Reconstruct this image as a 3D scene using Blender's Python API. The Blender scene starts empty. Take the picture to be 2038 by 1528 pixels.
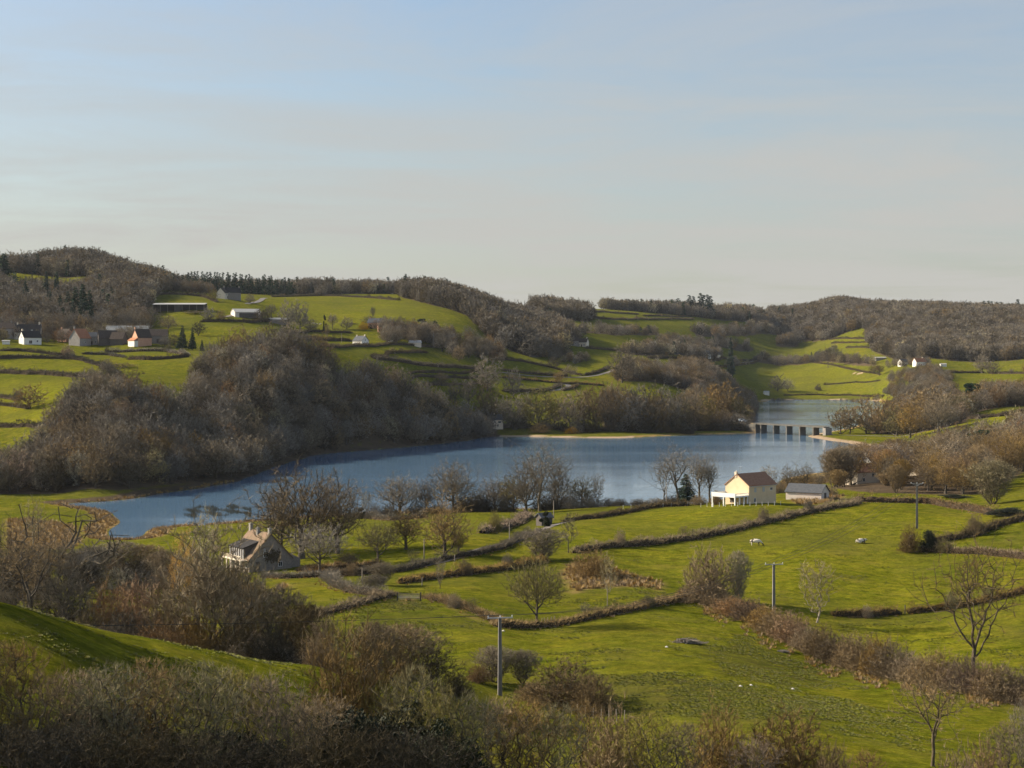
import bpy, math, random
import numpy as np
from mathutils import Vector, Matrix

sc = bpy.context.scene
COL = sc.collection
R = math.radians
random.seed(7)
rng = np.random.default_rng(7)

# ---------------------------------------------------------------- camera, sky, sun
FOC, CX, CY, CH = 3500.0, 1019.0, 700.0, 56.0      # focal length in photo pixels, centre column, horizon row, eye height over the lake
cam_d = bpy.data.cameras.new('camera')
cam = bpy.data.objects.new('camera', cam_d)
COL.objects.link(cam)
cam.location = (0, 0, CH)
cam.rotation_euler = (R(90), 0, 0)
cam_d.sensor_width = 36.0
cam_d.lens = 36.0 * FOC / 2038.0
cam_d.shift_y = -(764 - CY) / 2038.0
cam_d.clip_start = 1.0
cam_d.clip_end = 30000
sc.camera = cam
sc.view_settings.view_transform = 'Standard'
sc.view_settings.look = 'None'
sc.view_settings.gamma = 1
sc.view_settings.use_curve_mapping = False
sc.view_settings.exposure = 0.90

SUN_AZ, SUN_EL = R(-74), R(27)                     # azimuth from +Y (view direction), to the left; elevation
w = bpy.data.worlds.new('World'); sc.world = w; w.use_nodes = True
nt = w.node_tree; nt.nodes.clear()
def N(t, **k):
    n = nt.nodes.new(t)
    for a, b in k.items(): setattr(n, a, b)
    return n
L = lambda a, b: nt.links.new(a, b)
out = N('ShaderNodeOutputWorld'); bg = N('ShaderNodeBackground'); bg.inputs['Strength'].default_value = 0.10
sky = N('ShaderNodeTexSky', sky_type='NISHITA'); sky.sun_disc = False
sky.sun_elevation = SUN_EL; sky.sun_rotation = SUN_AZ
sky.altitude = 300; sky.air_density = 1.0; sky.dust_density = 1.5; sky.ozone_density = 1.4
tc = N('ShaderNodeTexCoord'); sep = N('ShaderNodeSeparateXYZ'); L(tc.outputs['Generated'], sep.inputs[0])
def math_n(op, a, b=None, clamp=False):
    m = N('ShaderNodeMath', operation=op); m.use_clamp = clamp
    for i, v in enumerate((a, b)):
        if v is None: continue
        if isinstance(v, (int, float)): m.inputs[i].default_value = v
        else: L(v, m.inputs[i])
    return m.outputs[0]
# thin cirrus spread over a flat high layer
zc = math_n('MAXIMUM', sep.outputs['Z'], 0.0)
den = math_n('ADD', zc, 0.045)
u = math_n('DIVIDE', sep.outputs['X'], den); v = math_n('DIVIDE', sep.outputs['Y'], den)
cmb = N('ShaderNodeCombineXYZ'); L(u, cmb.inputs[0]); L(v, cmb.inputs[1])
mp = N('ShaderNodeMapping'); mp.inputs['Rotation'].default_value = (0, 0, R(6)); mp.inputs['Scale'].default_value = (0.5, 0.62, 1)
L(cmb.outputs[0], mp.inputs[0])
n1 = N('ShaderNodeTexNoise'); n1.inputs['Scale'].default_value = 1.15; n1.inputs['Detail'].default_value = 9; n1.inputs['Roughness'].default_value = 0.66; n1.inputs['Distortion'].default_value = 0.5
L(mp.outputs[0], n1.inputs['Vector'])
n2 = N('ShaderNodeTexNoise'); n2.inputs['Scale'].default_value = 0.35; n2.inputs['Detail'].default_value = 3
L(mp.outputs[0], n2.inputs['Vector'])
s1 = math_n('ADD', math_n('MULTIPLY', n1.outputs[0], 0.55), math_n('MULTIPLY', n2.outputs[0], 0.45))
rp = N('ShaderNodeValToRGB'); rp.color_ramp.elements[0].position = 0.40; rp.color_ramp.elements[1].position = 0.64
L(s1, rp.inputs[0])
veil = N('ShaderNodeValToRGB')   # high thin overcast is thickest towards the horizon
veil.color_ramp.elements[0].position = 0.0; veil.color_ramp.elements[0].color = (0.95,)*3 + (1,)
veil.color_ramp.elements[1].position = 0.75; veil.color_ramp.elements[1].color = (0.04,)*3 + (1,)
e = veil.color_ramp.elements.new(0.065); e.color = (0.88,)*3 + (1,)
e = veil.color_ramp.elements.new(0.13); e.color = (0.62,)*3 + (1,)
e = veil.color_ramp.elements.new(0.20); e.color = (0.34,)*3 + (1,)
e = veil.color_ramp.elements.new(0.45); e.color = (0.26,)*3 + (1,)
L(zc, veil.inputs[0])
cf = math_n('ADD', veil.outputs[0], math_n('MULTIPLY', math_n('SUBTRACT', rp.outputs[0], 0.5), 0.95), clamp=True)
cf = math_n('MULTIPLY', cf, 0.97)
ccol = N('ShaderNodeValToRGB')
ccol.color_ramp.elements[0].position = 0.0; ccol.color_ramp.elements[0].color = (0.80, 0.775, 0.70, 1)
ccol.color_ramp.elements[1].position = 0.2; ccol.color_ramp.elements[1].color = (0.75, 0.785, 0.80, 1)
L(zc, ccol.inputs[0])
cs = N('ShaderNodeMixRGB', blend_type='MULTIPLY'); cs.inputs[0].default_value = 1
L(ccol.outputs[0], cs.inputs[1]); cs.inputs[2].default_value = (3.75, 3.75, 3.75, 1)   # the background strength brings this back to about 0.7
low = N('ShaderNodeValToRGB'); low.color_ramp.elements[0].color = (0.62, 0.62, 0.62, 1); low.color_ramp.elements[1].position = 0.85; low.color_ramp.elements[1].color = (0.50, 0.47, 0.43, 1)
low.color_ramp.elements.new(0.2).color = (0.80, 0.78, 0.78, 1); low.color_ramp.elements.new(0.42).color = (1.5, 1.5, 1.5, 1); L(zc, low.inputs[0])   # murky air low down
sk2 = N('ShaderNodeMixRGB', blend_type='MULTIPLY'); sk2.inputs[0].default_value = 1; L(sky.outputs[0], sk2.inputs[1]); L(low.outputs[0], sk2.inputs[2])
mixs = N('ShaderNodeMixRGB'); L(cf, mixs.inputs[0]); L(sk2.outputs[0], mixs.inputs[1]); L(cs.outputs[0], mixs.inputs[2])
L(mixs.outputs[0], bg.inputs['Color']); L(bg.outputs[0], out.inputs[0])

sl = bpy.data.lights.new('sun', 'SUN'); sl.energy = 5.0; sl.angle = R(0.55); sl.color = (1.0, 0.885, 0.70)
so = bpy.data.objects.new('sun', sl); COL.objects.link(so)
SUN = Vector((math.sin(SUN_AZ) * math.cos(SUN_EL), math.cos(SUN_AZ) * math.cos(SUN_EL), math.sin(SUN_EL)))
so.rotation_euler = SUN.to_track_quat('Z', 'Y').to_euler()
so.location = (-200, 100, 300)

# ---------------------------------------------------------------- helpers
def tag(o, label=None, cat=None, group=None, kind=None):
    if label: o['label'] = label
    if cat: o['category'] = cat
    if group: o['group'] = group
    if kind: o['kind'] = kind
    return o

def empty(name, loc=(0, 0, 0), rz=0.0):
    o = bpy.data.objects.new(name, None); COL.objects.link(o)
    o.empty_display_size = 0.5
    o.location = loc; o.rotation_euler = (0, 0, rz)
    return o

def mesh_np(name, V, tris=None, quads=None, mats=(), mi_t=None, mi_q=None, smooth=False):
    V = np.asarray(V, dtype=np.float32).reshape(-1, 3)
    me = bpy.data.meshes.new(name)
    nt_ = 0 if tris is None else len(tris); nq = 0 if quads is None else len(quads)
    me.vertices.add(len(V)); me.vertices.foreach_set('co', V.ravel())
    loops = []
    if nt_: loops.append(np.asarray(tris, dtype=np.int32).ravel())
    if nq: loops.append(np.asarray(quads, dtype=np.int32).ravel())
    loops = np.concatenate(loops)
    me.loops.add(len(loops)); me.loops.foreach_set('vertex_index', loops)
    me.polygons.add(nt_ + nq)
    st = np.concatenate([np.arange(nt_) * 3, nt_ * 3 + np.arange(nq) * 4]).astype(np.int32)
    me.polygons.foreach_set('loop_start', st)
    mi = np.zeros(nt_ + nq, dtype=np.int32)
    if mi_t is not None and nt_: mi[:nt_] = mi_t
    if mi_q is not None and nq: mi[nt_:] = mi_q
    me.polygons.foreach_set('material_index', mi)
    me.polygons.foreach_set('use_smooth', np.full(nt_ + nq, smooth))
    for m in mats: me.materials.append(m)
    me.update(calc_edges=True)
    return me

def link_mesh(name, me, parent=None, loc=None, rz=None, scale=None):
    o = bpy.data.objects.new(name, me); COL.objects.link(o)
    if parent: o.parent = parent
    if loc is not None: o.location = loc
    if rz is not None: o.rotation_euler = (0, 0, rz)
    if scale is not None: o.scale = scale
    return o

class MB:
    """collects faces and builds one mesh"""
    def __init__(s): s.v = []; s.f = []
    def poly(s, pts):
        b = len(s.v); s.v += [tuple(p) for p in pts]; s.f.append(tuple(range(b, b + len(pts)))); return s
    def box(s, x0, x1, y0, y1, z0, z1):
        b = len(s.v)
        s.v += [(x0,y0,z0),(x1,y0,z0),(x1,y1,z0),(x0,y1,z0),(x0,y0,z1),(x1,y0,z1),(x1,y1,z1),(x0,y1,z1)]
        s.f += [tuple(b + i for i in q) for q in ((0,3,2,1),(4,5,6,7),(0,1,5,4),(1,2,6,5),(2,3,7,6),(3,0,4,7))]
        return s
    def prism(s, prof, y0, y1, axis='y'):
        """profile of (a, z) points swept along y (or along x)"""
        n = len(prof); b = len(s.v)
        f = (lambda a, t, z: (a, t, z)) if axis == 'y' else (lambda a, t, z: (t, a, z))
        s.v += [f(a, y0, z) for a, z in prof] + [f(a, y1, z) for a, z in prof]
        s.f += [tuple(b + i for i in range(n)), tuple(b + n + i for i in reversed(range(n)))]
        for i in range(n):
            j = (i + 1) % n
            s.f.append((b + j, b + i, b + n + i, b + n + j))
        return s
    def tube(s, p0, p1, r0, r1, k=8):
        p0 = Vector(p0); p1 = Vector(p1); d = (p1 - p0).normalized()
        a = d.orthogonal().normalized(); c = d.cross(a); b = len(s.v)
        for p, r in ((p0, r0), (p1, r1)):
            s.v += [tuple(p + (a * math.cos(t) + c * math.sin(t)) * r) for t in [2 * math.pi * i / k for i in range(k)]]
        for i in range(k):
            j = (i + 1) % k; s.f.append((b + i, b + j, b + k + j, b + k + i))
        s.f += [tuple(b + i for i in reversed(range(k))), tuple(b + k + i for i in range(k))]
        return s
    def build(s, name, mat, parent=None, loc=None, rz=None, bevel=0):
        me = bpy.data.meshes.new(name); me.from_pydata(s.v, [], s.f)
        import bmesh
        bm = bmesh.new(); bm.from_mesh(me)
        bmesh.ops.recalc_face_normals(bm, faces=bm.faces)
        if bevel: bmesh.ops.bevel(bm, geom=list(bm.edges), offset=bevel, segments=1, affect='EDGES')
        bm.to_mesh(me); bm.free()
        if mat: me.materials.append(mat)
        return link_mesh(name, me, parent, loc, rz)

# ---------------------------------------------------------------- materials
def mat_new(name):
    m = bpy.data.materials.new(name); m.use_nodes = True
    return m, m.node_tree, m.node_tree.nodes['Principled BSDF']

def mat(name, col, rough=0.85, var=0.12, scale=3.0, spec=0.25, bump=0.0, col2=None, stretch=None, obj_random=0.0, metal=0.0):
    """procedural paint / stone / bark: base colour broken up by noise, optional second colour and bump"""
    m, t, b = mat_new(name)
    def n(k): return t.nodes.new(k)
    tcn = n('ShaderNodeTexCoord'); mpn = n('ShaderNodeMapping')
    t.links.new(tcn.outputs['Object'], mpn.inputs[0])
    if stretch: mpn.inputs['Scale'].default_value = stretch
    nz = n('ShaderNodeTexNoise'); nz.inputs['Scale'].default_value = scale; nz.inputs['Detail'].default_value = 6; nz.inputs['Roughness'].default_value = 0.65
    t.links.new(mpn.outputs[0], nz.inputs['Vector'])
    rmp = n('ShaderNodeValToRGB'); rmp.color_ramp.elements[0].position = 0.3; rmp.color_ramp.elements[1].position = 0.7
    c2 = col2 or tuple(c * (1 + var) for c in col); c1 = tuple(c * (1 - var) for c in col) if not col2 else col
    rmp.color_ramp.elements[0].color = (*c1, 1); rmp.color_ramp.elements[1].color = (*c2, 1)
    t.links.new(nz.outputs[0], rmp.inputs[0])
    last = rmp.outputs[0]
    if obj_random:
        oi = n('ShaderNodeObjectInfo'); mr = n('ShaderNodeMapRange'); mr.inputs[3].default_value = 1 - obj_random; mr.inputs[4].default_value = 1 + obj_random
        t.links.new(oi.outputs['Random'], mr.inputs[0])
        hs = n('ShaderNodeMixRGB'); hs.blend_type = 'MULTIPLY'; hs.inputs[0].default_value = 1
        t.links.new(last, hs.inputs[1]); t.links.new(mr.outputs[0], hs.inputs[2]); last = hs.outputs[0]
        hv = n('ShaderNodeHueSaturation'); ml = n('ShaderNodeMath'); ml.operation = 'MULTIPLY'; ml.inputs[1].default_value = 7.31
        fr = n('ShaderNodeMath'); fr.operation = 'FRACT'; mr2 = n('ShaderNodeMapRange'); mr2.inputs[3].default_value = 0.75; mr2.inputs[4].default_value = 1.3
        t.links.new(oi.outputs['Random'], ml.inputs[0]); t.links.new(ml.outputs[0], fr.inputs[0]); t.links.new(fr.outputs[0], mr2.inputs[0])
        t.links.new(mr2.outputs[0], hv.inputs['Saturation']); t.links.new(last, hv.inputs['Color']); last = hv.outputs[0]
    t.links.new(last, b.inputs['Base Color'])
    b.inputs['Roughness'].default_value = rough
    b.inputs['Metallic'].default_value = metal
    b.inputs['Specular IOR Level'].default_value = spec
    if bump:
        bp = n('ShaderNodeBump'); bp.inputs['Strength'].default_value = bump; bp.inputs['Distance'].default_value = 0.05
        t.links.new(nz.outputs[0], bp.inputs['Height']); t.links.new(bp.outputs[0], b.inputs['Normal'])
    return m
# ---------------------------------------------------------------- terrain heights
# survey points: (photo column, photo row, distance in metres) -> ground height
S = """
0 1750 60;500 1800 60;1019 1850 60;1500 1850 60;2038 1850 60
0 1530 100;300 1560 100;600 1590 100;900 1610 105;1200 1620 110;1500 1660 115;1800 1680 120;2038 1690 120
0 1330 130;0 1209 150;150 1245 160;300 1274 170;429 1297 180;632 1326 198;888 1362 225;991 1383 233;1129 1417 222;1250 1450 205
250 1400 135;500 1440 145;750 1480 160;1000 1500 175
1300 1528 170;1400 1528 175;1600 1528 172;1855 1530 180;2038 1528 190;1400 1400 220;1600 1420 215;1750 1430 225
1200 1300 265;1400 1300 270;1640 1330 280;1800 1350 270;1935 1370 260;2038 1400 250
0 1245 200;0 1225 260;0 1185 320;200 1300 215;200 1290 260;200 1200 320;430 1330 220;430 1310 250;430 1230 300;200 1150 390;350 1150 390;630 1345 240;630 1290 262;650 1220 300;800 1340 250
0 1120 400;0 1060 535;0 1003 641;150 1095 450;240 1085 490;330 1062 530;330 1110 440
430 1170 350;525 1140 390;525 1080 470;600 1060 500;700 1200 310;800 1165 350;850 1260 280;900 1195 320;1068 1248 300;1000 1290 270
740 1150 365;850 1125 390;950 1105 405;700 1055 500;800 1045 510;900 1080 430;950 1040 480;950 1024 530;1040 1024 530;1040 1075 440;1150 1050 450
1140 1108 400;1140 1150 370;1300 1140 380;1300 1200 330;1400 1195 342;1250 1025 500;1250 1006 545;1400 1003 545;1300 1080 425
1540 1230 322;1505 1085 420;1713 1080 425;1475 1006 500;1600 1008 500;1600 1100 405;1650 1210 340;1450 1060 440;1600 985 560
1700 1000 510;1640 990 545;1825 1055 440;1830 1095 415;1900 1080 420;2038 1040 440;1900 1010 500;1900 1210 340;2038 1180 345;1900 1300 290;2038 1100 400
1740 960 620;1820 945 680;1960 905 800;2038 960 580;1950 1000 515;2038 890 760
1750 871 1160;1900 850 1100;1980 845 1050;2000 812 1200;1870 890 960;1950 870 900;1800 880 1080
1950 745 2000;1850 790 1500;1950 790 1500;2038 790 1480;2038 745 1900;1750 722 2300;1750 690 2500;1750 650 2700;1900 690 2400;1900 640 2700;2038 632 2900;1800 740 2000;1900 735 2050;1650 613 3100;1760 622 3050
1530 796 2045;1550 775 2180;1650 785 2120;1600 745 2350;1600 720 2550;1600 690 2750;1600 655 2950;1600 620 3200;1450 622 3000;1500 645 2800
985 866 1180;1000 830 1230;1000 780 1300;1000 720 1420;1000 690 1550;1000 650 1720;1000 628 1900
1150 868 1190;1150 820 1260;1150 772 1350;1150 742 1480;1150 700 1650;1150 660 1900;1150 634 2200;1180 618 2500;1060 632 2100
1300 864 1210;1300 830 1290;1300 780 1380;1300 762 1430;1300 715 1700;1300 690 2000;1300 650 2400;1300 630 2600;1380 624 2850
1400 850 1280;1480 842 1330;1400 800 1420;1400 750 1550;1400 722 1950;1500 748 2330;1500 716 2560;1400 700 2300;1400 665 2550;1460 790 1550;1500 690 2680
-300 1000 650;-300 1060 530;-300 880 820;-300 780 1000;-300 690 1180;-300 600 1450;-300 540 1750
0 900 800;0 850 860;0 780 970;0 745 1020;0 720 1080;0 690 1140;0 640 1320;0 600 1480;0 545 1720
130 560 1700;160 525 1800;250 545 1780;100 980 690
250 900 740;250 800 860;250 757 950;250 722 1080;280 690 1150;300 640 1370;330 600 1500;330 572 1700;330 570 1900
420 950 800;600 850 960;600 775 1020;600 705 1080;600 672 1330;600 645 1450;600 600 1750;600 590 1850;500 632 1400;455 595 1570;350 618 1420;500 590 1800
430 760 990;430 720 1050;430 690 1200
750 900 985;750 830 1030;750 770 1090;750 700 1250;718 682 1320;700 640 1500;750 590 1850;700 615 1650
850 880 1070;850 830 1110;850 780 1160;850 722 1280;850 692 1380;850 650 1500;900 612 1720;900 598 1820;950 640 1620
2338 745 1900;2338 632 2900;2338 850 1100;2338 960 580;2338 1040 440;2338 1180 345;2338 1400 250;2338 1600 170
-300 1230 240;-300 1180 150;-300 1480 100;-300 1140 400
"""
pts = [tuple(map(float, p.split())) for p in S.replace('\n', ';').split(';') if p.strip()]
PX = np.array([p[0] for p in pts]); PY = np.array([p[1] for p in pts]); PD = np.array([p[2] for p in pts])
PZ = CH - (PY - CY) * PD / FOC
# land falls away behind the ridges
ext = [(px, 4200, z) for px, z in ((-300,110),(200,112),(600,95),(1019,90),(1200,80),(1600,105),(2038,95),(2338,90))] + \
      [(px, 9000, 40) for px in (-300, 400, 1019, 1600, 2338)] + \
      [(px, 30, z) for px, z in ((-300, 42), (600, 41), (1400, 40), (2338, 40))]
PX = np.concatenate([PX, [e_[0] for e_ in ext]]); PD = np.concatenate([PD, [e_[1] for e_ in ext]]); PZ = np.concatenate([PZ, [e_[2] for e_ in ext]])

SH = [(497,1038),(380,1047),(327,1048),(290,1054),(285,1065),(283,1074),(250,1077),(217,1073),(209,1062),(228,1047),(243,1035),(220,1018),(157,1008),(105,1003),
      (236,997),(288,989),(353,977),(419,968),(479,957),(538,931),(560,925),(626,905),(714,897),(861,885),(925,877),(979,868),(1060,869),(1150,871),(1240,872),
      (1310,868),(1400,865),(1513,862),(1506,850),(1492,840),(1489,836),(1502,824),(1502,809),(1499,802),(1527,799),(1531,796),(1620,795),(1720,796),(1740,797),(1765,805),
      (1740,830),(1700,850),(1655,858),(1632,862),(1602,868),(1640,875),(1680,880),(1735,894),(1775,905),(1780,922),(1720,940),(1656,939),(1615,941),(1562,951),(1540,972),(1450,988),(1400,1008),(1200,1012),
      (1000,1016),(850,1020),(700,1026),(600,1030)]
LK = np.array([((x - CX) / FOC * (FOC * CH / (y - CY)), FOC * CH / (y - CY)) for x, y in SH])
# soften the traced corners
def resample(P, step, closed=True):
    Q = np.vstack([P, P[:1]]) if closed else P
    seg = np.linalg.norm(np.diff(Q, axis=0), axis=1); s = np.concatenate([[0], np.cumsum(seg)])
    n = max(4, int(s[-1] / step)); t = np.linspace(0, s[-1], n, endpoint=not closed)
    return np.stack([np.interp(t, s, Q[:, k]) for k in range(Q.shape[1])], 1)
LK = resample(LK, 6.0)
for _ in range(2): LK = (np.roll(LK, 1, 0) + 2 * LK + np.roll(LK, -1, 0)) / 4
_t = np.arange(len(LK)); LK = LK + np.stack([np.sin(_t * .9) + np.sin(_t * .37 + 1), np.sin(_t * .7 + 2) + np.sin(_t * .23)], 1) * 0.5

def inside(P, Q):
    x, y = Q[..., 0], Q[..., 1]; r = np.zeros(x.shape, bool); n = len(P)
    for i in range(n):
        x0, y0 = P[i]; x1, y1 = P[(i + 1) % n]
        if y0 == y1: continue
        c = ((y0 > y) != (y1 > y)) & (x < (x1 - x0) * (y - y0) / (y1 - y0) + x0)
        r ^= c
    return r
def dist_poly(P, Q, closed=True):
    d = np.full(Q.shape[:-1], 1e9); n = len(P)
    for i in range(n if closed else n - 1):
        a = P[i]; b = P[(i + 1) % n]; ab = b - a; L2 = float(ab @ ab) + 1e-9
        t = np.clip(((Q - a) @ ab) / L2, 0, 1)
        dd = np.hypot(Q[..., 0] - a[0] - t * ab[0], Q[..., 1] - a[1] - t * ab[1])
        d = np.minimum(d, dd)
    return d

def uv(px, d): return np.stack([(px - CX) / 330.0, np.log(d) * 2.6], -1)
sx = CX + FOC * LK[::5, 0] / LK[::5, 1]
cp = np.vstack([uv(PX, PD), uv(sx, LK[::5, 1])]); cz = np.concatenate([PZ, np.full(len(sx), 0.4)])
def phi(r2): return 0.5 * r2 * np.log(r2 + 1e-12)
def d2(A, B): return ((A[:, None, :] - B[None, :, :]) ** 2).sum(-1)
K = phi(d2(cp, cp)) + np.eye(len(cp)) * 0.004
Pm = np.hstack([np.ones((len(cp), 1)), cp])
Am = np.block([[K, Pm], [Pm.T, np.zeros((3, 3))]])
sol = np.linalg.solve(Am, np.concatenate([cz, np.zeros(3)]))
def rbf(Q):
    o = np.empty(len(Q))
    for i in range(0, len(Q), 20000):
        q = Q[i:i + 20000]; o[i:i + 20000] = phi(d2(q, cp)) @ sol[:len(cp)] + sol[-3] + q @ sol[-2:]
    return o
GX = np.arange(-700, 2740, 8.0)
GD = np.exp(np.arange(math.log(30), math.log(9000), 0.0078))
gx, gd = np.meshgrid(GX, GD)                      # rows: distance
# the surface is smooth: solve it on a coarser grid, then refine
cx_ = np.arange(-704, 2745, 24.0); cd_ = np.linspace(math.log(29), math.log(9100), 300)
CXX, CDD = np.meshgrid(cx_, cd_)
Zc = rbf(uv(CXX.ravel(), np.exp(CDD.ravel()))).reshape(CXX.shape)
def bil(A, x, y, x0, dx, y0, dy):
    fx = np.clip((x - x0) / dx, 0, A.shape[1] - 1.001); fy = np.clip((y - y0) / dy, 0, A.shape[0] - 1.001)
    ix = fx.astype(int); iy = fy.astype(int); fx = fx - ix; fy = fy - iy
    return (A[iy, ix] * (1 - fx) + A[iy, ix + 1] * fx) * (1 - fy) + (A[iy + 1, ix] * (1 - fx) + A[iy + 1, ix + 1] * fx) * fy
GZ = bil(Zc, gx, np.log(gd), cx_[0], 24.0, cd_[0], cd_[1] - cd_[0])
WX = (gx - CX) / FOC * gd
WQ = np.stack([WX, gd], -1)
msk = (gd > 380) & (gd < 2400)
DS = np.full(gx.shape, 500.0)
DS[msk] = dist_poly(LK, WQ[msk])
IN = np.zeros(gx.shape, bool); IN[msk] = inside(LK, WQ[msk])
def sst(x): x = np.clip(x, 0, 1); return x * x * (3 - 2 * x)
def vnoise(x, y, sc_, seed):
    r_ = np.random.default_rng(seed).random((256, 256)); x = x / sc_ + 1000; y = y / sc_ + 1000
    ix = np.floor(x).astype(int); iy = np.floor(y).astype(int); fx = x - ix; fy = y - iy
    fx = fx * fx * (3 - 2 * fx); fy = fy * fy * (3 - 2 * fy)
    g = lambda a, b: r_[a % 256, b % 256]
    return (g(ix, iy) * (1 - fx) + g(ix + 1, iy) * fx) * (1 - fy) + (g(ix, iy + 1) * (1 - fx) + g(ix + 1, iy + 1) * fx) * fy - 0.5
amp = np.clip((gd - 80) / 500, 0.15, 1)
GZ = GZ + amp * (vnoise(WX, gd, 60, 3) * 2.0 + vnoise(WX, gd, 23, 4) * 0.7) * np.clip(DS / 60, 0.1, 1) + vnoise(WX, gd, 7, 5) * 0.16
ramp = sst(DS / 32)
GZ = np.where(IN, -np.minimum(0.10 * DS, 4.0), 0.10 * DS * (1 - ramp) + np.maximum(GZ, 0.4 + np.minimum(DS, 40) * 0.02) * ramp)

lgx0, lgd0, dlg = GX[0], math.log(GD[0]), 0.0078
def zat(X, Y):
    X = np.asarray(X, float); Y = np.asarray(Y, float)
    return bil(GZ, CX + FOC * X / Y, np.log(Y), GX[0], 8.0, lgd0, dlg)
def pd(px, d, dz=0.0):
    """ground point under photo column px at distance d"""
    X = (px - CX) / FOC * d; return Vector((X, d, float(zat(X, d)) + dz))
def pxy(px, py, dmin=70.0):
    """first ground point seen at photo pixel (px, py) beyond dmin"""
    ds = np.exp(np.arange(math.log(dmin), math.log(4500), 0.002)); X = (px - CX) / FOC * ds
    rows = CY + FOC * (CH - zat(X, ds)) / ds
    k = np.argmax(rows <= py)
    if rows[k] > py: k = int(np.argmin(rows))
    return Vector((X[k], ds[k], float(zat(X[k], ds[k]))))
def row_of(p): return CY + FOC * (CH - p.z) / p.y
# ---------------------------------------------------------------- ground colours that belong to the land itself
def pw(lst): return np.array([((x - CX) / FOC * d, d) for x, d in lst])
WOODS = {   # (photo column, distance) outlines of the woods
 'peninsula': [(-400,700),(0,676),(100,680),(236,684),(288,702),(353,726),(419,748),(479,782),(538,862),(560,890),(626,962),(714,1012),(861,1066),(925,1112),(990,1172),(990,1212),(920,1175),(850,1135),(760,1108),(700,1090),(590,1090),(470,1072),(410,1040),(385,960),(330,895),(250,872),(140,850),(100,790),(0,748),(-400,745)],
 'farshore': [(1200,1200),(1400,1215),(1485,1245),(1490,1340),(1500,1600),(1500,1950),(1440,1900),(1400,1560),(1350,1330),(1200,1300)],
 'knollrow': [(1225,1430),(1400,1450),(1430,1640),(1380,1680),(1330,1540),(1225,1500)],
 'centre': [(800,1790),(860,1700),(930,1650),(985,1560),(1060,1540),(1110,1610),(1150,1760),(1100,1900),(1040,1950),(960,1990),(800,1960)],
 'dome': [(1062,2120),(1172,2150),(1178,2330),(1062,2330)],
 'bandlow': [(1070,1560),(1200,1600),(1205,1680),(1100,1660)],
 'band1': [(1150,2150),(1290,2180),(1390,2050),(1400,2120),(1290,2260),(1160,2220)],
 'band2': [(1180,1890),(1300,1900),(1420,1960),(1500,2010),(1500,2090),(1380,2060),(1240,1960)],
 'band3': [(1380,2380),(1560,2400),(1620,2360),(1640,2420),(1560,2500),(1390,2480)],
 'band4': [(1430,2120),(1560,2160),(1700,2240),(1745,2200),(1745,2290),(1600,2300),(1430,2240)],
 'skyleft': [(330,1930),(520,1960),(640,1950),(800,1960),(800,2060),(330,2050)],
 'skyright': [(1200,2680),(1330,2740),(1530,2860),(1530,3020),(1330,2880),(1200,2780)],
 'rightfar': [(1530,2900),(1640,2760),(1760,2740),(1760,3250),(1530,3200)],
 'rightmain': [(1722,2640),(1740,2450),(1790,2260),(1900,2180),(2060,2140),(2500,2100),(2500,3200),(1750,3200),(1722,2900)],
 'lefthill': [(-400,1600),(0,1640),(20,1560),(150,1560),(200,1700),(60,1735),(-60,1760),(-60,1800),(60,1810),(90,1870),(330,1880),(335,1700),(300,1500),(290,1410),(215,1300),(120,1270),(0,1280),(-400,1280)],
 'leftdip': [(-400,230),(20,232),(150,290),(170,380),(60,400),(-400,400)],
 'rightbank': [(1762,1540),(1785,1420),(1890,1470),(1900,1640),(1860,1760),(1790,1760),(1768,1700)],
 'rightmid': [(1728,1172),(1780,1160),(1880,1110),(1925,1120),(1930,1280),(1900,1400),(1805,1400),(1785,1290),(1740,1232)],
 'rightlane': [(1905,1180),(2060,1240),(2400,1240),(2400,1500),(1960,1480)],
 'rightnear': [(1650,600),(1750,560),(1950,545),(2060,640),(2400,640),(2400,880),(1960,860),(1850,900),(1790,860),(1700,800),(1680,700)],
 'hamlet': [(870,1385),(1000,1400),(1010,1480),(930,1500),(880,1450)],
}
WPOLY = {k: pw(v) for k, v in WOODS.items()}
def pwp(lst, dm): return np.array([tuple(pxy(x, y, dm)[:2]) for x, y in lst])
for k_, dm_, v_ in (('band1', 1900, [(1158,660),(1225,658),(1312,660),(1312,667),(1225,668),(1160,668)]),
                    ('band2', 1700, [(1240,699),(1300,697),(1370,700),(1432,700),(1432,711),(1370,709),(1300,708),(1240,704)]),
                    ('band2b', 1900, [(1309,676),(1440,676),(1500,690),(1500,700),(1440,692),(1309,687)]),
                    ('band3', 2100, [(1378,658),(1450,655),(1560,655),(1560,668),(1450,669),(1385,669)]),
                    ('band4', 2100, [(1500,706),(1640,708),(1735,720),(1752,730),(1700,727),(1640,720),(1500,717)]),
                    ('band5', 2200, [(1545,678),(1585,678),(1590,690),(1545,690)]),
                    ('bandlow', 1300, [(1045,690),(1090,692),(1168,716),(1180,728),(1110,722),(1045,703)])):
    WPOLY[k_] = pwp(v_, dm_)
litter = np.zeros(gx.shape)
for k, P in WPOLY.items():
    if k in ('leftdip', 'hamlet', 'bandlow'): continue
    lo = P.min(0) - 20; hi = P.max(0) + 20
    m_ = (WX > lo[0]) & (WX < hi[0]) & (gd > lo[1]) & (gd < hi[1])
    q = WQ[m_]; ins = inside(P, q); dd = dist_poly(P, q)
    litter[m_] = np.maximum(litter[m_], sst(np.where(ins, 0.5 + dd / 10, 0.5 - dd / 10)))
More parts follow.
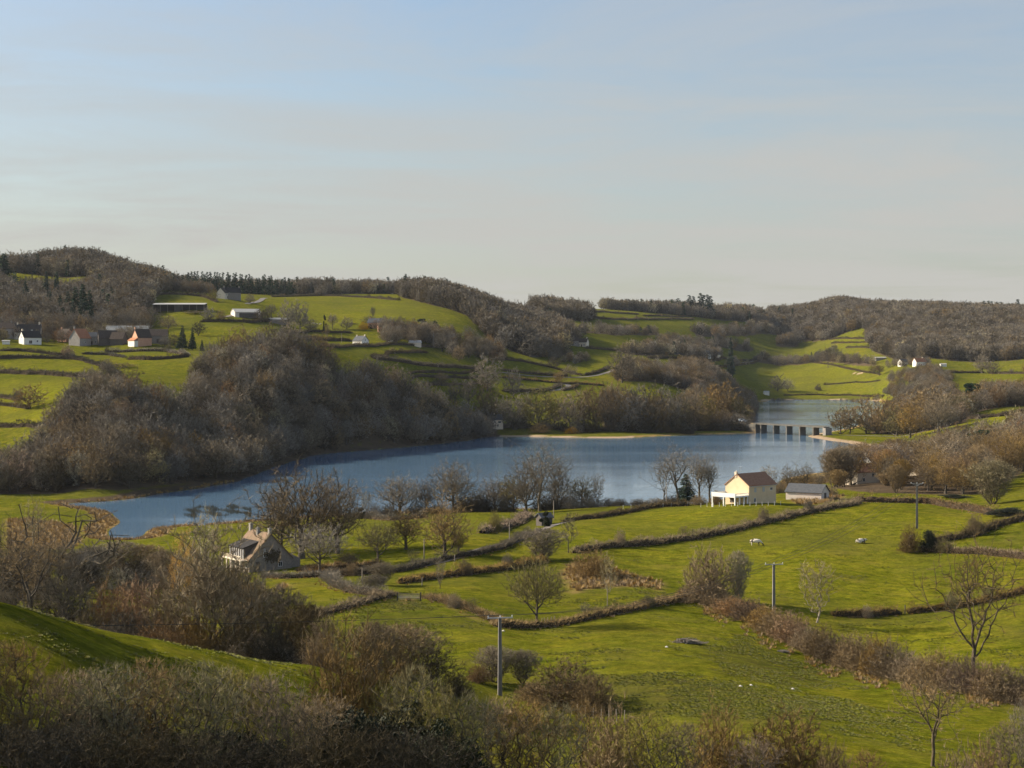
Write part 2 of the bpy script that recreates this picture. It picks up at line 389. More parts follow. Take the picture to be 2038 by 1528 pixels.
def blob(lst, arr, val=1.0, soft=6):
    """rough patch of another ground cover given by (column, row) points"""
    P = np.array([(p.x, p.y) for p in [pxy(x, y, dm) for x, y, dm in lst]])
    lo = P.min(0) - 30; hi = P.max(0) + 30
    m_ = (WX > lo[0]) & (WX < hi[0]) & (gd > lo[1]) & (gd < hi[1])
    q = WQ[m_]; ins = inside(P, q); dd = dist_poly(P, q)
    arr[m_] = np.maximum(arr[m_], val * sst(np.where(ins, 0.5 + dd / soft, 0.5 - dd / soft)))
dry = np.zeros(gx.shape); sand = np.zeros(gx.shape)
near_shore = (~IN) & (DS < 60)
wshore = np.where((gx < 560) & (gd > 640), 4.0, np.where(gx < 990, np.where(gd > 700, 3.0, 12.0), 12.0))
dry = np.where(near_shore, np.maximum(dry, 0.7 * sst(1.3 - DS / wshore)), dry)
mud = np.where(near_shore & (gx < 1000) & (gd > 640), sst(1.5 - DS / 9), 0)
col_ = gx
far_b = near_shore & (((col_ > 995) & (col_ < 1262) & (gd > 1100) & (gd < 1300)) | ((col_ > 1512) & (gd > 1980)) | ((col_ > 1590) & (col_ < 1900) & (gd > 860) & (gd < 1230)))
sand = np.where(far_b, 0.8 * sst(1.5 - DS / 8), sand)
sand = np.where(IN & (DS < 8), 0.6, sand)
sand = np.where(near_shore & (col_ > 1380) & (col_ < 1520) & (gd > 1180) & (gd < 1300), np.maximum(sand, 0.5 * sst(1.2 - DS / 9)), sand)
for b_ in ([(0,1030,480),(70,1032,480),(160,1045,480),(180,1075,470),(150,1095,460),(80,1100,455),(0,1095,455)],
           [(1800,893,700),(1850,893,700),(1893,900,700),(1870,912,700),(1810,910,700)],
           [(540,1160,330),(600,1162,330),(560,1185,320),(525,1180,320)],
           [(590,1128,380),(700,1118,390),(780,1120,380),(780,1138,370),(690,1140,370),(590,1142,370)],
           [(1115,1115,350),(1180,1120,350),(1250,1135,350),(1340,1160,340),(1330,1180,340),(1250,1170,340),(1180,1175,340),(1130,1190,330),(1100,1150,350)],
           [(1560,945,700),(1660,940,700),(1660,960,640),(1580,970,640)],
           [(1400,1215,300),(1470,1235,300),(1560,1285,280),(1640,1320,270),(1700,1345,260),(1800,1365,250),(1790,1345,260),(1650,1300,280),(1500,1235,310),(1420,1200,320)],
           [(850,1195,300),(950,1225,290),(1040,1262,270),(1000,1255,270),(900,1222,290)],
           [(1560,995,480),(1660,985,480),(1700,985,480),(1660,1000,480),(1580,1008,480)],
           [(780,1190,310),(840,1190,310),(845,1204,305),(785,1204,305)]):
    blob(b_, dry, 0.62, 10)
blob([(1695,741,1900),(1722,741,1900),(1722,745,1900),(1695,745,1900)], sand, 0.8, 4)
tint = np.zeros(gx.shape); rough = np.zeros(gx.shape)
for b_, v_ in (([(1060,1345,170),(1300,1340,170),(1500,1370,170),(1700,1400,170),(1760,1440,170),(1500,1450,150),(1250,1420,170),(1080,1400,170)], .9),
               ([(1380,1285,220),(1480,1275,220),(1620,1320,220),(1700,1370,200),(1560,1370,200),(1420,1340,200)], .75),
               ([(700,1225,240),(860,1205,260),(960,1240,250),(900,1290,240),(760,1290,230)], .6),
               ([(760,1192,290),(850,1192,290),(860,1212,280),(770,1212,280)], 1.0),
               ([(1700,1230,300),(1900,1222,300),(1880,1240,290),(1720,1244,290)], .7),
               ([(1590,1150,350),(1780,1135,350),(1800,1160,340),(1640,1180,340)], .45),
               ([(1780,1080,400),(1830,1085,400),(1850,1110,380),(1770,1110,380)], .7),
               ([(0,1260,120),(250,1310,120),(400,1345,120),(200,1360,110),(0,1330,110)], .5),
               ([(1500,1180,340),(1640,1185,340),(1640,1205,330),(1500,1200,330)], .6),
               ([(1140,1135,350),(1330,1160,340),(1300,1195,330),(1140,1200,330)], .5)):
    blob(b_, rough, v_, 9)
# each field is grazed and fertilised differently
for b_, t_ in (([(0,1215,120),(300,1280,120),(640,1332,120),(560,1360,110),(300,1400,100),(0,1340,100)], .35),
               ([(850,1200,300),(1060,1258,270),(1380,1205,300),(1480,1250,290),(1640,1340,250),(1960,1390,230),(2038,1528,180),(1200,1528,160),(1100,1420,200),(900,1350,220)], .30),
               ([(1700,1235,320),(1900,1225,310),(2038,1195,310),(2038,1380,250),(1800,1330,270)], .55),
               ([(1180,1100,380),(1450,1070,400),(1700,1012,460),(1960,1030,440),(1820,1090,410),(1850,1215,340),(1540,1225,320),(1400,1160,350)], .62),
               ([(1150,1060,430),(1320,1012,500),(1650,1000,480),(1300,1070,430),(1150,1090,410)], .50),
               ([(800,1050,480),(950,1025,500),(1040,1030,500),(900,1100,420)], .42),
               ([(0,755,850),(250,765,850),(110,840,820),(0,840,820)], .70),
               ([(0,722,950),(160,730,950),(220,748,950),(0,738,950)], .45),
               ([(540,600,1600),(800,605,1550),(930,640,1500),(640,650,1450),(540,630,1500)], .40),
               ([(760,705,1150),(900,705,1150),(900,735,1150),(770,725,1150)], .62),
               ([(1000,740,1300),(1190,740,1300),(1000,710,1300)], .45),
               ([(1470,730,2000),(1640,720,2000),(1750,755,2000),(1700,785,2000),(1540,785,2000)], .55),
               ([(1930,835,900),(2038,825,900),(2038,865,850),(1960,880,850)], .8),
               ([(1240,630,2300),(1440,625,2300),(1380,650,2200),(1200,640,2300)], .35)):
    blob(b_, tint, t_, 8)
litter = np.maximum(litter, mud)
NV, NU = gx.shape
me = mesh_np('ground', np.stack([WX, gd, GZ], -1).reshape(-1, 3),
             quads=(lambda a: np.stack([a, a + 1, a + NU + 1, a + NU], 1))((np.arange(NV - 1)[:, None] * NU + np.arange(NU - 1)[None, :]).ravel()), smooth=True)
at = me.color_attributes.new('cover', 'FLOAT_COLOR', 'POINT')
at.data.foreach_set('color', np.stack([dry, litter, sand, rough], -1).astype(np.float32).ravel())
at2 = me.attributes.new('tint', 'FLOAT', 'POINT'); at2.data.foreach_set('value', tint.astype(np.float32).ravel())
ground = link_mesh('ground', me); tag(ground, kind='structure')

m, t, b = mat_new('pasture'); n = t.nodes.new; l = t.links.new
g_tc = n('ShaderNodeTexCoord')
def noise(scale, det=6, rough=0.6, vec=None, stretch=None):
    q = n('ShaderNodeTexNoise'); q.inputs['Scale'].default_value = scale; q.inputs['Detail'].default_value = det; q.inputs['Roughness'].default_value = rough
    if stretch:
        mm = n('ShaderNodeMapping'); mm.inputs['Scale'].default_value = stretch; l(g_tc.outputs['Object'], mm.inputs[0]); l(mm.outputs[0], q.inputs['Vector'])
    else: l(g_tc.outputs['Object'], q.inputs['Vector'])
    return q.outputs[0]
def ramp_(f, stops):
    r_ = n('ShaderNodeValToRGB'); l(f, r_.inputs[0])
    for i, (p, c) in enumerate(stops):
        el = r_.color_ramp.elements[i] if i < 2 else r_.color_ramp.elements.new(p)
        el.position = p; el.color = (*c, 1) if len(c) == 3 else c
    return r_.outputs[0]
def mixc(f, a, c, mode='MIX'):
    q = n('ShaderNodeMixRGB'); q.blend_type = mode
    for i, v in enumerate((f, a, c)):
        if isinstance(v, (int, float)): q.inputs[i].default_value = v
        elif isinstance(v, tuple): q.inputs[i].default_value = (*v, 1)
        else: l(v, q.inputs[i])
    return q.outputs[0]
def mth(op, a, c=None, clamp=False):
    q = n('ShaderNodeMath'); q.operation = op; q.use_clamp = clamp
    for i, v in enumerate((a, c)):
        if v is None: continue
        if isinstance(v, (int, float)): q.inputs[i].default_value = v
        else: l(v, q.inputs[i])
    return q.outputs[0]
cov = n('ShaderNodeAttribute'); cov.attribute_name = 'cover'; spc = n('ShaderNodeSeparateColor'); l(cov.outputs['Color'], spc.inputs[0])
tn = n('ShaderNodeAttribute'); tn.attribute_name = 'tint'
nA = noise(0.028, 5); nB = noise(0.16, 6, 0.65); nC = noise(1.6, 7, 0.8); nD = noise(0.45, 7, 0.75, stretch=(0.5, 1.0, 1.0))
grass = ramp_(mth('ADD', mth('MULTIPLY', nA, 0.5), mth('MULTIPLY', nB, 0.5)), [(0.33, (0.092, 0.116, 0.010)), (0.66, (0.215, 0.190, 0.018)), (0.5, (0.142, 0.150, 0.013))])
field2 = ramp_(nB, [(0.3, (0.168, 0.186, 0.011)), (0.7, (0.250, 0.228, 0.020))])
grass = mixc(tn.outputs['Fac'], grass, field2)
# tussocks, poached ground and droppings
tus = ramp_(nD, [(0.50, (0, 0, 0)), (0.68, (1, 1, 1))])
grass = mixc(mth('MULTIPLY', tus, 0.62), grass, (0.135, 0.105, 0.024))
fine = ramp_(nC, [(0.28, (0.50, 0.52, 0.5)), (0.72, (1.42, 1.38, 1.3))])
grass = mixc(1.0, grass, fine, 'MULTIPLY')
mott = ramp_(noise(0.34, 9, 0.85), [(0.38, (0.42, 0.48, 0.45)), (0.62, (1.38, 1.32, 1.25))])
grass = mixc(1.0, grass, mott, 'MULTIPLY')
rgh = mth('MULTIPLY', mth('SUBTRACT', mth('ADD', cov.outputs['Alpha'], mth('MULTIPLY', mth('SUBTRACT', nD, 0.5), 2.2)), 0.45), 1.8, True)
grass = mixc(mth('MULTIPLY', rgh, 0.62), grass, (0.075, 0.062, 0.026))
yel = ramp_(noise(0.07, 6, 0.7), [(0.52, (0, 0, 0)), (0.70, (1, 1, 1))])
grass = mixc(mth('MULTIPLY', yel, 0.4), grass, (0.24, 0.19, 0.045))
patch = ramp_(noise(0.013, 6, 0.7), [(0.46, (0, 0, 0)), (0.62, (1, 1, 1))])
grass = mixc(mth('MULTIPLY', patch, 0.6), grass, (0.105, 0.105, 0.020))
dryc = ramp_(nC, [(0.3, (0.20, 0.125, 0.045)), (0.7, (0.42, 0.29, 0.13))])
litc = ramp_(nB, [(0.3, (0.070, 0.052, 0.036)), (0.7, (0.13, 0.095, 0.06))])
sndc = ramp_(nC, [(0.3, (0.30, 0.21, 0.13)), (0.7, (0.52, 0.39, 0.26))])
def brk(o_, nz, amt=0.7):
    return mth('MULTIPLY', mth('SUBTRACT', mth('ADD', o_, mth('MULTIPLY', mth('SUBTRACT', nz, 0.5), amt)), 0.35), 3.0, True)
cc = mixc(brk(spc.outputs[0], nD), grass, dryc)
cc = mixc(brk(spc.outputs[1], nB), cc, litc)
cc = mixc(brk(spc.outputs[2], nC, 0.5), cc, sndc)
l(cc, b.inputs['Base Color']); b.inputs['Roughness'].default_value = 1.0; b.inputs['Specular IOR Level'].default_value = 0.0
bp = n('ShaderNodeBump'); bp.inputs['Strength'].default_value = 0.8; bp.inputs['Distance'].default_value = 0.6
l(mth('ADD', mth('ADD', nC, mth('MULTIPLY', nD, 1.6)), mth('MULTIPLY', nB, 1.2)), bp.inputs['Height']); l(bp.outputs[0], b.inputs['Normal'])
ground.data.materials.append(m)

# ---------------------------------------------------------------- the lake
lo = LK.min(0) - 30; hi = LK.max(0) + 30
lme = bpy.data.meshes.new('lake'); lme.from_pydata([(lo[0], lo[1], 0), (hi[0], lo[1], 0), (hi[0], hi[1], 0), (lo[0], hi[1], 0)], [], [(0, 1, 2, 3)])
# the sheet only covers the basin: keep it under the land elsewhere by cutting it to a widened outline
ctr = []
nrm = np.roll(LK, -1, 0) - np.roll(LK, 1, 0); nrm = np.stack([nrm[:, 1], -nrm[:, 0]], 1); nrm /= np.linalg.norm(nrm, axis=1)[:, None] + 1e-9
A_ = 0.5 * np.sum(LK[:, 0] * np.roll(LK[:, 1], -1) - np.roll(LK[:, 0], -1) * LK[:, 1])
O_ = LK + nrm * (1.5 if A_ > 0 else -1.5)
from mathutils.geometry import tessellate_polygon
tri = tessellate_polygon([[Vector((p[0], p[1], 0)) for p in O_]])
lme = bpy.data.meshes.new('lake'); lme.from_pydata([(p[0], p[1], 0.0) for p in O_], [], [tuple(x) for x in tri])
lake = link_mesh('lake', lme); tag(lake, kind='structure')
import bmesh
bm = bmesh.new(); bm.from_mesh(lme); bmesh.ops.recalc_face_normals(bm, faces=bm.faces)
if sum(f.normal.z for f in bm.faces) < 0: bmesh.ops.reverse_faces(bm, faces=bm.faces)
bm.to_mesh(lme); bm.free()
m, t, b = mat_new('lake_water'); n = t.nodes.new; l = t.links.new
g_tc = n('ShaderNodeTexCoord')
b.inputs['Base Color'].default_value = (0.11, 0.20, 0.31, 1); b.inputs['IOR'].default_value = 1.333
b.inputs['Specular IOR Level'].default_value = 0.85
gust = noise(0.016, 5, 0.6, stretch=(0.14, 1.0, 1))
rr = n('ShaderNodeMapRange'); rr.inputs[1].default_value = 0.35; rr.inputs[2].default_value = 0.68; rr.inputs[3].default_value = 0.02; rr.inputs[4].default_value = 0.11
l(gust, rr.inputs[0]); l(rr.outputs[0], b.inputs['Roughness'])
wv = noise(0.9, 4, 0.6, stretch=(0.6, 1.0, 1)); wv2 = noise(0.22, 3, 0.5, stretch=(0.5, 1.0, 1))
st = n('ShaderNodeMapRange'); st.inputs[1].default_value = 0.38; st.inputs[2].default_value = 0.66; st.inputs[3].default_value = 0.14; st.inputs[4].default_value = 0.62
l(gust, st.inputs[0])
hh = mth('ADD', mth('MULTIPLY', wv, 0.07), mth('MULTIPLY', wv2, 0.12))
wsp = n('ShaderNodeSeparateXYZ'); l(g_tc.outputs['Object'], wsp.inputs[0]); wnd = n('ShaderNodeMapRange'); wnd.inputs[1].default_value = 1180; wnd.inputs[2].default_value = 1400; wnd.inputs[3].default_value = 1.0; wnd.inputs[4].default_value = 3.2; l(wsp.outputs['Y'], wnd.inputs[0])   # the upper pool is more exposed to the wind
bp = n('ShaderNodeBump'); bp.inputs['Distance'].default_value = 1.0; l(st.outputs[0], bp.inputs['Strength']); hh = mth('MULTIPLY', hh, wnd.outputs[0]); l(hh, bp.inputs['Height']); l(bp.outputs[0], b.inputs['Normal'])
lme.materials.append(m)

# ---------------------------------------------------------------- lanes
lane_m = mat('lane_asphalt', (0.13, 0.115, 0.10), col2=(0.23, 0.20, 0.17), scale=0.8, rough=0.9)
def ribbon(name, P, width, mt, lift=0.10, kind='structure'):
    Q = resample(np.array(P, float), 2.0, closed=False)
    for _ in range(3): Q[1:-1] = (Q[:-2] + 2 * Q[1:-1] + Q[2:]) / 4
    T = np.gradient(Q, axis=0); T /= np.linalg.norm(T, axis=1)[:, None]; Nn = np.stack([-T[:, 1], T[:, 0]], 1)
    rows = []
    for s_ in np.linspace(-0.5, 0.5, 5):
        X = Q + Nn * width * s_; rows.append(np.column_stack([X, zat(X[:, 0], X[:, 1]) + lift]))
    V = np.stack(rows, 1); k = V.shape[1]
    V[:, :, 2] = np.maximum(V[:, :, 2], V[:, :, 2].mean(1, keepdims=True) - 0.15)
    a = (np.arange(len(Q) - 1)[:, None] * k + np.arange(k - 1)[None, :]).ravel()
    o = link_mesh(name, mesh_np(name, V.reshape(-1, 3), quads=np.stack([a, a + 1, a + k + 1, a + k], 1), mats=[mt], smooth=True))
    return tag(o, kind=kind)
def gp(lst, dm=900): return [tuple(pxy(x, y, dm)[:2]) for x, y in lst]
def dp(lst): return [tuple(pd(x, d)[:2]) for x, d in lst]
ribbon('lane', gp([(1095,779),(1112,776),(1128,771),(1133,767),(1124,764),(1112,763)]), 4.5, lane_m)
ribbon('lane', gp([(1000,742),(1080,750),(1150,751),(1190,747),(1215,740),(1222,735)], 1250), 3.6, lane_m)
ribbon('lane', gp([(440,632),(458,629),(470,626)], 1350), 5.0, lane_m)
ribbon('lane', gp([(492,605),(512,601),(520,597),(528,593)], 1500), 5.0, lane_m)
ribbon('lane', gp([(1432,729),(1470,724),(1508,717)], 1700), 5.0, lane_m)
ribbon('lane', dp([(1640,1165),(1700,1155),(1790,1135),(1900,1135)]), 4.0, lane_m)
ribbon('lane', dp([(600,378),(700,378),(800,385),(900,398),(960,415),(1020,432),(1065,455),(1110,475),(1160,486)]), 2.8, lane_m)
# ---------------------------------------------------------------- trees: branch skeletons grown into a crown shape
BARK = mat('bark_grey', (0.058, 0.047, 0.034), col2=(0.145, 0.120, 0.090), scale=2.2, obj_random=0.15, rough=0.95, spec=0.05)
BARKP = mat('bark_pale', (0.17, 0.15, 0.12), col2=(0.34, 0.30, 0.24), scale=2.0, obj_random=0.1, rough=0.95, spec=0.05)
def twig(name, a, c): return mat(name, a, col2=c, scale=0.35, obj_random=0.36, rough=0.95, spec=0.05)
TW = {
 'grey':  twig('twigs_grey_brown', (0.160, 0.134, 0.098), (0.288, 0.244, 0.182)),
 'brown': twig('twigs_warm_brown', (0.182, 0.132, 0.072), (0.31, 0.226, 0.124)),
 'red':   twig('twigs_reddish', (0.185, 0.126, 0.078), (0.31, 0.212, 0.130)),
 'olive': twig('twigs_olive', (0.150, 0.126, 0.050), (0.26, 0.22, 0.088)),
 'gold':  twig('twigs_golden', (0.34, 0.20, 0.045), (0.50, 0.31, 0.08)),
 'pale':  twig('twigs_pale', (0.26, 0.222, 0.135), (0.42, 0.36, 0.225)),
 'tan':   twig('twigs_tan', (0.235, 0.165, 0.080), (0.38, 0.275, 0.140)),
 'thorn': twig('twigs_shade_black', (0.034, 0.029, 0.019), (0.078, 0.064, 0.040)),  # near-black colour puts the foreground shade into the twigs
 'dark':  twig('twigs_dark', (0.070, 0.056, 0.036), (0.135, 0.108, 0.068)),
}
NEEDLE = mat('needles_dark_green', (0.018, 0.034, 0.020), col2=(0.042, 0.066, 0.034), scale=1.2, obj_random=0.2, rough=0.8, spec=0.1)
IVY = mat('evergreen_leaves', (0.016, 0.020, 0.009), col2=(0.036, 0.042, 0.018), scale=1.0, obj_random=0.2, rough=0.7, spec=0.2)

def grow(root_nodes, targets, bf=0.35, up=1.0, rng_=rng):
    """greedy spanning tree with a path-length cost; root_nodes: list of (pos, parent)"""
    P = [np.array(p, float) for p, _ in root_nodes]; par = [q for _, q in root_nodes]
    pl = []
    for i, (p, q) in enumerate(root_nodes): pl.append(0.0 if q < 0 else pl[q] + np.linalg.norm(P[i] - P[q]))
    T = np.array(targets); M = len(T)
    best = np.full(M, 1e9); arg = np.zeros(M, int)
    def relax(j):
        d = T - P[j]; L_ = np.sqrt((d ** 2).sum(1)); c = L_ + bf * pl[j] + up * np.maximum(0, -d[:, 2] + 0.0 * L_)
        k = c < best; best[k] = c[k]; arg[k] = j
    for j in range(len(P)): relax(j)
    alive = np.ones(M, bool)
    for _ in range(M):
        bb = np.where(alive, best, 1e12); k = int(np.argmin(bb)); a = arg[k]
        alive[k] = False; P.append(T[k]); par.append(a); pl.append(pl[a] + np.linalg.norm(T[k] - P[a])); relax(len(P) - 1)
    return np.array(P), np.array(par)

def skeleton_mesh(name, P, par, r_tip, expo, twigs, k_thick=6, split=None, r_scale=1.0, base_flare=1.4, droop=0.0, twig_up=0.35):
    """returns (trunk mesh, crown mesh) or one joined mesh if split is None. twigs=(per_node, length, width)"""
    n = len(P); r = np.full(n, 0.0); nch = np.zeros(n, int)
    acc = np.zeros(n)
    # accumulate from the tips: parents always come before children
    for i in range(n - 1, -1, -1):
        if acc[i] == 0: acc[i] = r_tip ** expo
        if par[i] >= 0: acc[par[i]] += acc[i]; nch[par[i]] += 1
    r = acc ** (1 / expo) * r_scale
    e = np.where(par >= 0)[0]; A = P[par[e]]; B = P[e]
    ra = np.minimum(r[par[e]], r[e] * 1.35); rb = r[e].copy()
    root = par[par[e]] < 0; ra[root] = r[par[e]][root] * base_flare
    D = B - A; Ln = np.linalg.norm(D, axis=1)[:, None] + 1e-9; Dn = D / Ln
    hlp = np.where(np.abs(Dn[:, 2:3]) < 0.9, np.array([[0, 0, 1.0]]), np.array([[1.0, 0, 0]]))
    U = np.cross(Dn, hlp); U /= np.linalg.norm(U, axis=1)[:, None]; W = np.cross(Dn, U)
    def tubes(sel, k):
        a, b_, u, w_, r0, r1 = A[sel], B[sel], U[sel], W[sel], ra[sel][:, None], rb[sel][:, None]
        m_ = len(a); vs = []
        for c0, rr_ in ((a, r0), (b_ + Dn[sel] * r1 * 0.3, r1)):
            for i in range(k):
                th = 2 * math.pi * i / k; vs.append(c0 + (u * math.cos(th) + w_ * math.sin(th)) * rr_)
        V = np.stack(vs, 1).reshape(-1, 3); base = np.arange(m_)[:, None] * (2 * k)
        i_ = np.arange(k)[None, :]; j_ = (i_ + 1) % k
        F = np.stack([base + i_, base + j_, base + k + j_, base + k + i_], -1).reshape(-1, 4)
        return V, F
    thick = rb > (split if split else 0.06)
    V1, F1 = tubes(thick, k_thick); V2, F2 = tubes(~thick, 3)
    # twigs
    per, tl, tw = twigs
    fine_n = e[rb < np.quantile(rb, 0.86)]
    src = np.repeat(fine_n, per); m_ = len(src)
    pa = P[par[src]]; pb = P[src]; f = rng.random((m_, 1)) * 1.05
    o = pa + (pb - pa) * f
    dr = (pb - pa); dr /= np.linalg.norm(dr, axis=1)[:, None] + 1e-9
    dr = dr + rng.normal(0, 0.62, (m_, 3)); dr[:, 2] += twig_up - droop; dr /= np.linalg.norm(dr, axis=1)[:, None]
    ln = tl * (0.45 + rng.random((m_, 1)))
    sd = np.cross(dr, rng.normal(0, 1, (m_, 3))); sd /= np.linalg.norm(sd, axis=1)[:, None]
    tip = o + dr * ln
    Vt = np.stack([o - sd * tw * 0.5, o + sd * tw * 0.5, tip], 1).reshape(-1, 3)
    Ft = np.arange(m_ * 3).reshape(-1, 3)
    if split:
        tm = mesh_np(name + '_trunk', V1, quads=F1, mats=[BARK], smooth=True)
        cm = mesh_np(name + '_crown', np.vstack([V2, Vt]), tris=Ft + len(V2), quads=F2, mats=[BARK, TW['grey']], mi_t=1, mi_q=0)
        return tm, cm
    V = np.vstack([V1, V2, Vt]) if len(V1) else np.vstack([V2, Vt])
    return mesh_np(name, V, tris=Ft + len(V1) + len(V2), quads=np.vstack([F1, F2 + len(V1)]) if len(V1) else F2, mats=[BARK, TW['grey']], mi_t=1, mi_q=0)

def crown_pts(n, z0, z1, rx, shape='dome', lump=0.22, inner=0.45, rg=rng):
    """points through a crown volume; more of them near the outside"""
    out_ = []; ph = rg.random(12) * 6.28
    while len(out_) < n:
        d = rg.normal(0, 1, 3); d /= np.linalg.norm(d); th = math.atan2(d[1], d[0])
        rad = (inner + (1 - inner) * rg.random()) if rg.random() < 0.8 else rg.random()
        lum = 1 + lump * (math.sin(3 * th + ph[0]) * math.cos(2.3 * d[2] + ph[1]) + 0.6 * math.sin(5 * th + ph[2] + 3 * d[2]) + 0.4 * math.sin(8 * th + 5 * d[2] + ph[3]))
        zz = d[2]; h = z1 - z0
        if shape == 'dome':          # broad oak: widest low, rounded top
            c = z0 + h * 0.40
            z = c + (h * 0.60 if zz > 0 else h * 0.40) * zz * rad * lum; rr = rx * rad * lum
        elif shape == 'oval':
            z = z0 + h * 0.5 + h * 0.5 * zz * rad * lum; rr = rx * rad * lum
        elif shape == 'vase':        # fan opening upward
            t_ = rg.random() ** 0.7; z = z0 + h * t_ * (1 - 0.25 * rad * rad); rr = rx * rad * lum * (0.25 + 0.75 * t_ ** 0.8); 
            out_.append((math.cos(th) * rr, math.sin(th) * rr, z)); continue
        elif shape == 'bush':        # half ball on the ground
            z = z0 + h * abs(zz) * rad * lum; rr = rx * rad * lum
        hor = math.hypot(d[0], d[1])
        out_.append((d[0] * rr, d[1] * rr, z))
    return np.array(out_)

def make_bare(name, seed, H, W, crown0, shape, n, twigs, bf=0.35, up=0.8, stems=1, r_tip=0.012, expo=2.35, split=0.05, lump=0.22, lean=0.03, droop=0.0, inner=0.45, rs=1.0, trunk_to=None, twup=0.35):
    global rng
    rng = np.random.default_rng(seed)
    T = crown_pts(n, crown0 * H, H, W / 2, shape, lump, inner, rng)
    T[:, 2] = np.clip(T[:, 2], 0.04 * H, None)
    roots = []
    if stems == 0:      # a trunk that forks into a few long limbs
        p = np.array([0.0, 0.0, -0.3]); k = 4; top = (trunk_to or 0.28) * H
        for i in range(k + 1):
            roots.append((p.copy(), i - 1)); p = p + np.array([rng.normal(0, .10), rng.normal(0, .10), (top + .3) / k])
        a0 = rng.random() * 6.28; fk = len(roots) - 1
        for li in range(4):
            a = a0 + li * 1.75 + rng.normal(0, .3); par_ = fk - (li == 3); q = roots[par_][0].copy(); reach = W * rng.uniform(.20, .34); hgt = H * rng.uniform(.32, .50); m_ = 6
            for j in range(m_):
                f = (j + 1) / m_; nxt = roots[par_ if j == 0 else len(roots) - 1][0] * 0 + q + np.array([math.cos(a) * reach * f ** .8, math.sin(a) * reach * f ** .8, hgt * f]) + rng.normal(0, .12, 3)
                roots.append((nxt, par_ if j == 0 else len(roots) - 1))
    elif stems == 1:
        top = (trunk_to or (crown0 + 0.12)) * H; k = max(3, int(top / 0.9)); p = np.array([0.0, 0.0, -0.3]); 
        for i in range(k + 1):
            roots.append((p.copy(), i - 1)); p = p + np.array([rng.normal(0, lean) , rng.normal(0, lean), (top + 0.3) / k])
    else:
        for s_ in range(stems):
            a = rng.random() * 6.28; rr = rng.random() * W * 0.012; base = len(roots)
            p = np.array([math.cos(a) * rr, math.sin(a) * rr, -0.25]); roots.append((p.copy(), -1))
            dirv = np.array([math.cos(a) * 0.6, math.sin(a) * 0.6, 1.0]) * H * 0.10
            for i in range(2):
                p = p + dirv + rng.normal(0, 0.05, 3); roots.append((p.copy(), len(roots) - 1))
    P, par = grow(roots, T, bf, up)
    # slight kinks
    P[len(roots):] += rng.normal(0, 0.012 * H / 10, (len(P) - len(roots), 3))
    r = skeleton_mesh(name, P, par, r_tip, expo, twigs, split=split, droop=droop, r_scale=rs, twig_up=twup)
    rng = np.random.default_rng(seed + 1000)
    return r

def make_conifer(name, seed, H, W, levels, per, nl, leaf, low=0.10, open_=0.0, parts=True, mt=None):
    rg = np.random.default_rng(seed); V = []; F = []; Vb = []; Fb = []
    mb_v = []; 
    lz = np.linspace(low, 0.985, levels)
    for li, t_ in enumerate(lz):
        z = t_ * H; Rr = W / 2 * (1 - t_) ** 0.85 * (0.8 + 0.35 * rg.random()) + 0.12
        k = max(4, int(per * (1 - 0.6 * t_)))
        for b_ in range(k):
            a = rg.random() * 6.28; L_ = Rr * (0.7 + 0.4 * rg.random()); dz = -0.28 * L_ + 0.1
            if rg.random() < open_: continue
            q = max(3, int(nl * L_ / (W / 2)) + 2)
            s_ = rg.random(q) ** 0.7
            c = np.stack([np.cos(a) * L_ * s_, np.sin(a) * L_ * s_, z + dz * s_ + 0.10 * L_ * s_ ** 2], 1)
            c += rg.normal(0, 0.06 * L_ + 0.05, c.shape) * np.array([1, 1, .5])
            lw = leaf * (0.6 + 0.8 * rg.random((q, 1)))
            d1 = np.stack([np.cos(a + rg.normal(0, .7, q)), np.sin(a + rg.normal(0, .7, q)), rg.normal(-0.35, .3, q)], 1) * lw
            d2_ = np.cross(d1, rg.normal(0, 1, (q, 3))); d2_ /= np.linalg.norm(d2_, axis=1)[:, None]; d2_ *= lw * 0.35
            V.append(np.stack([c - d2_, c + d2_, c + d1], 1).reshape(-1, 3))
    V = np.vstack(V); Ft = np.arange(len(V)).reshape(-1, 3)
    k = 7; zz = np.array([-0.3, H * 0.5, H * 0.97]); rr = np.array([0.022 * H, 0.012 * H, 0.002 * H])
    Vt = np.vstack([[(rr[i] * math.cos(6.283 * j / k), rr[i] * math.sin(6.283 * j / k), zz[i]) for j in range(k)] for i in range(3)])
    Fq = np.array([(i * k + j, i * k + (j + 1) % k, (i + 1) * k + (j + 1) % k, (i + 1) * k + j) for i in range(2) for j in range(k)])
    if parts:
        return mesh_np(name + '_trunk', Vt, quads=Fq, mats=[BARK], smooth=True), mesh_np(name + '_crown', V, tris=Ft, mats=[BARK, mt or NEEDLE], mi_t=1)
    return mesh_np(name, np.vstack([Vt, V]), tris=Ft + len(Vt), quads=Fq, mats=[BARK, mt or NEEDLE], mi_t=1, mi_q=0)

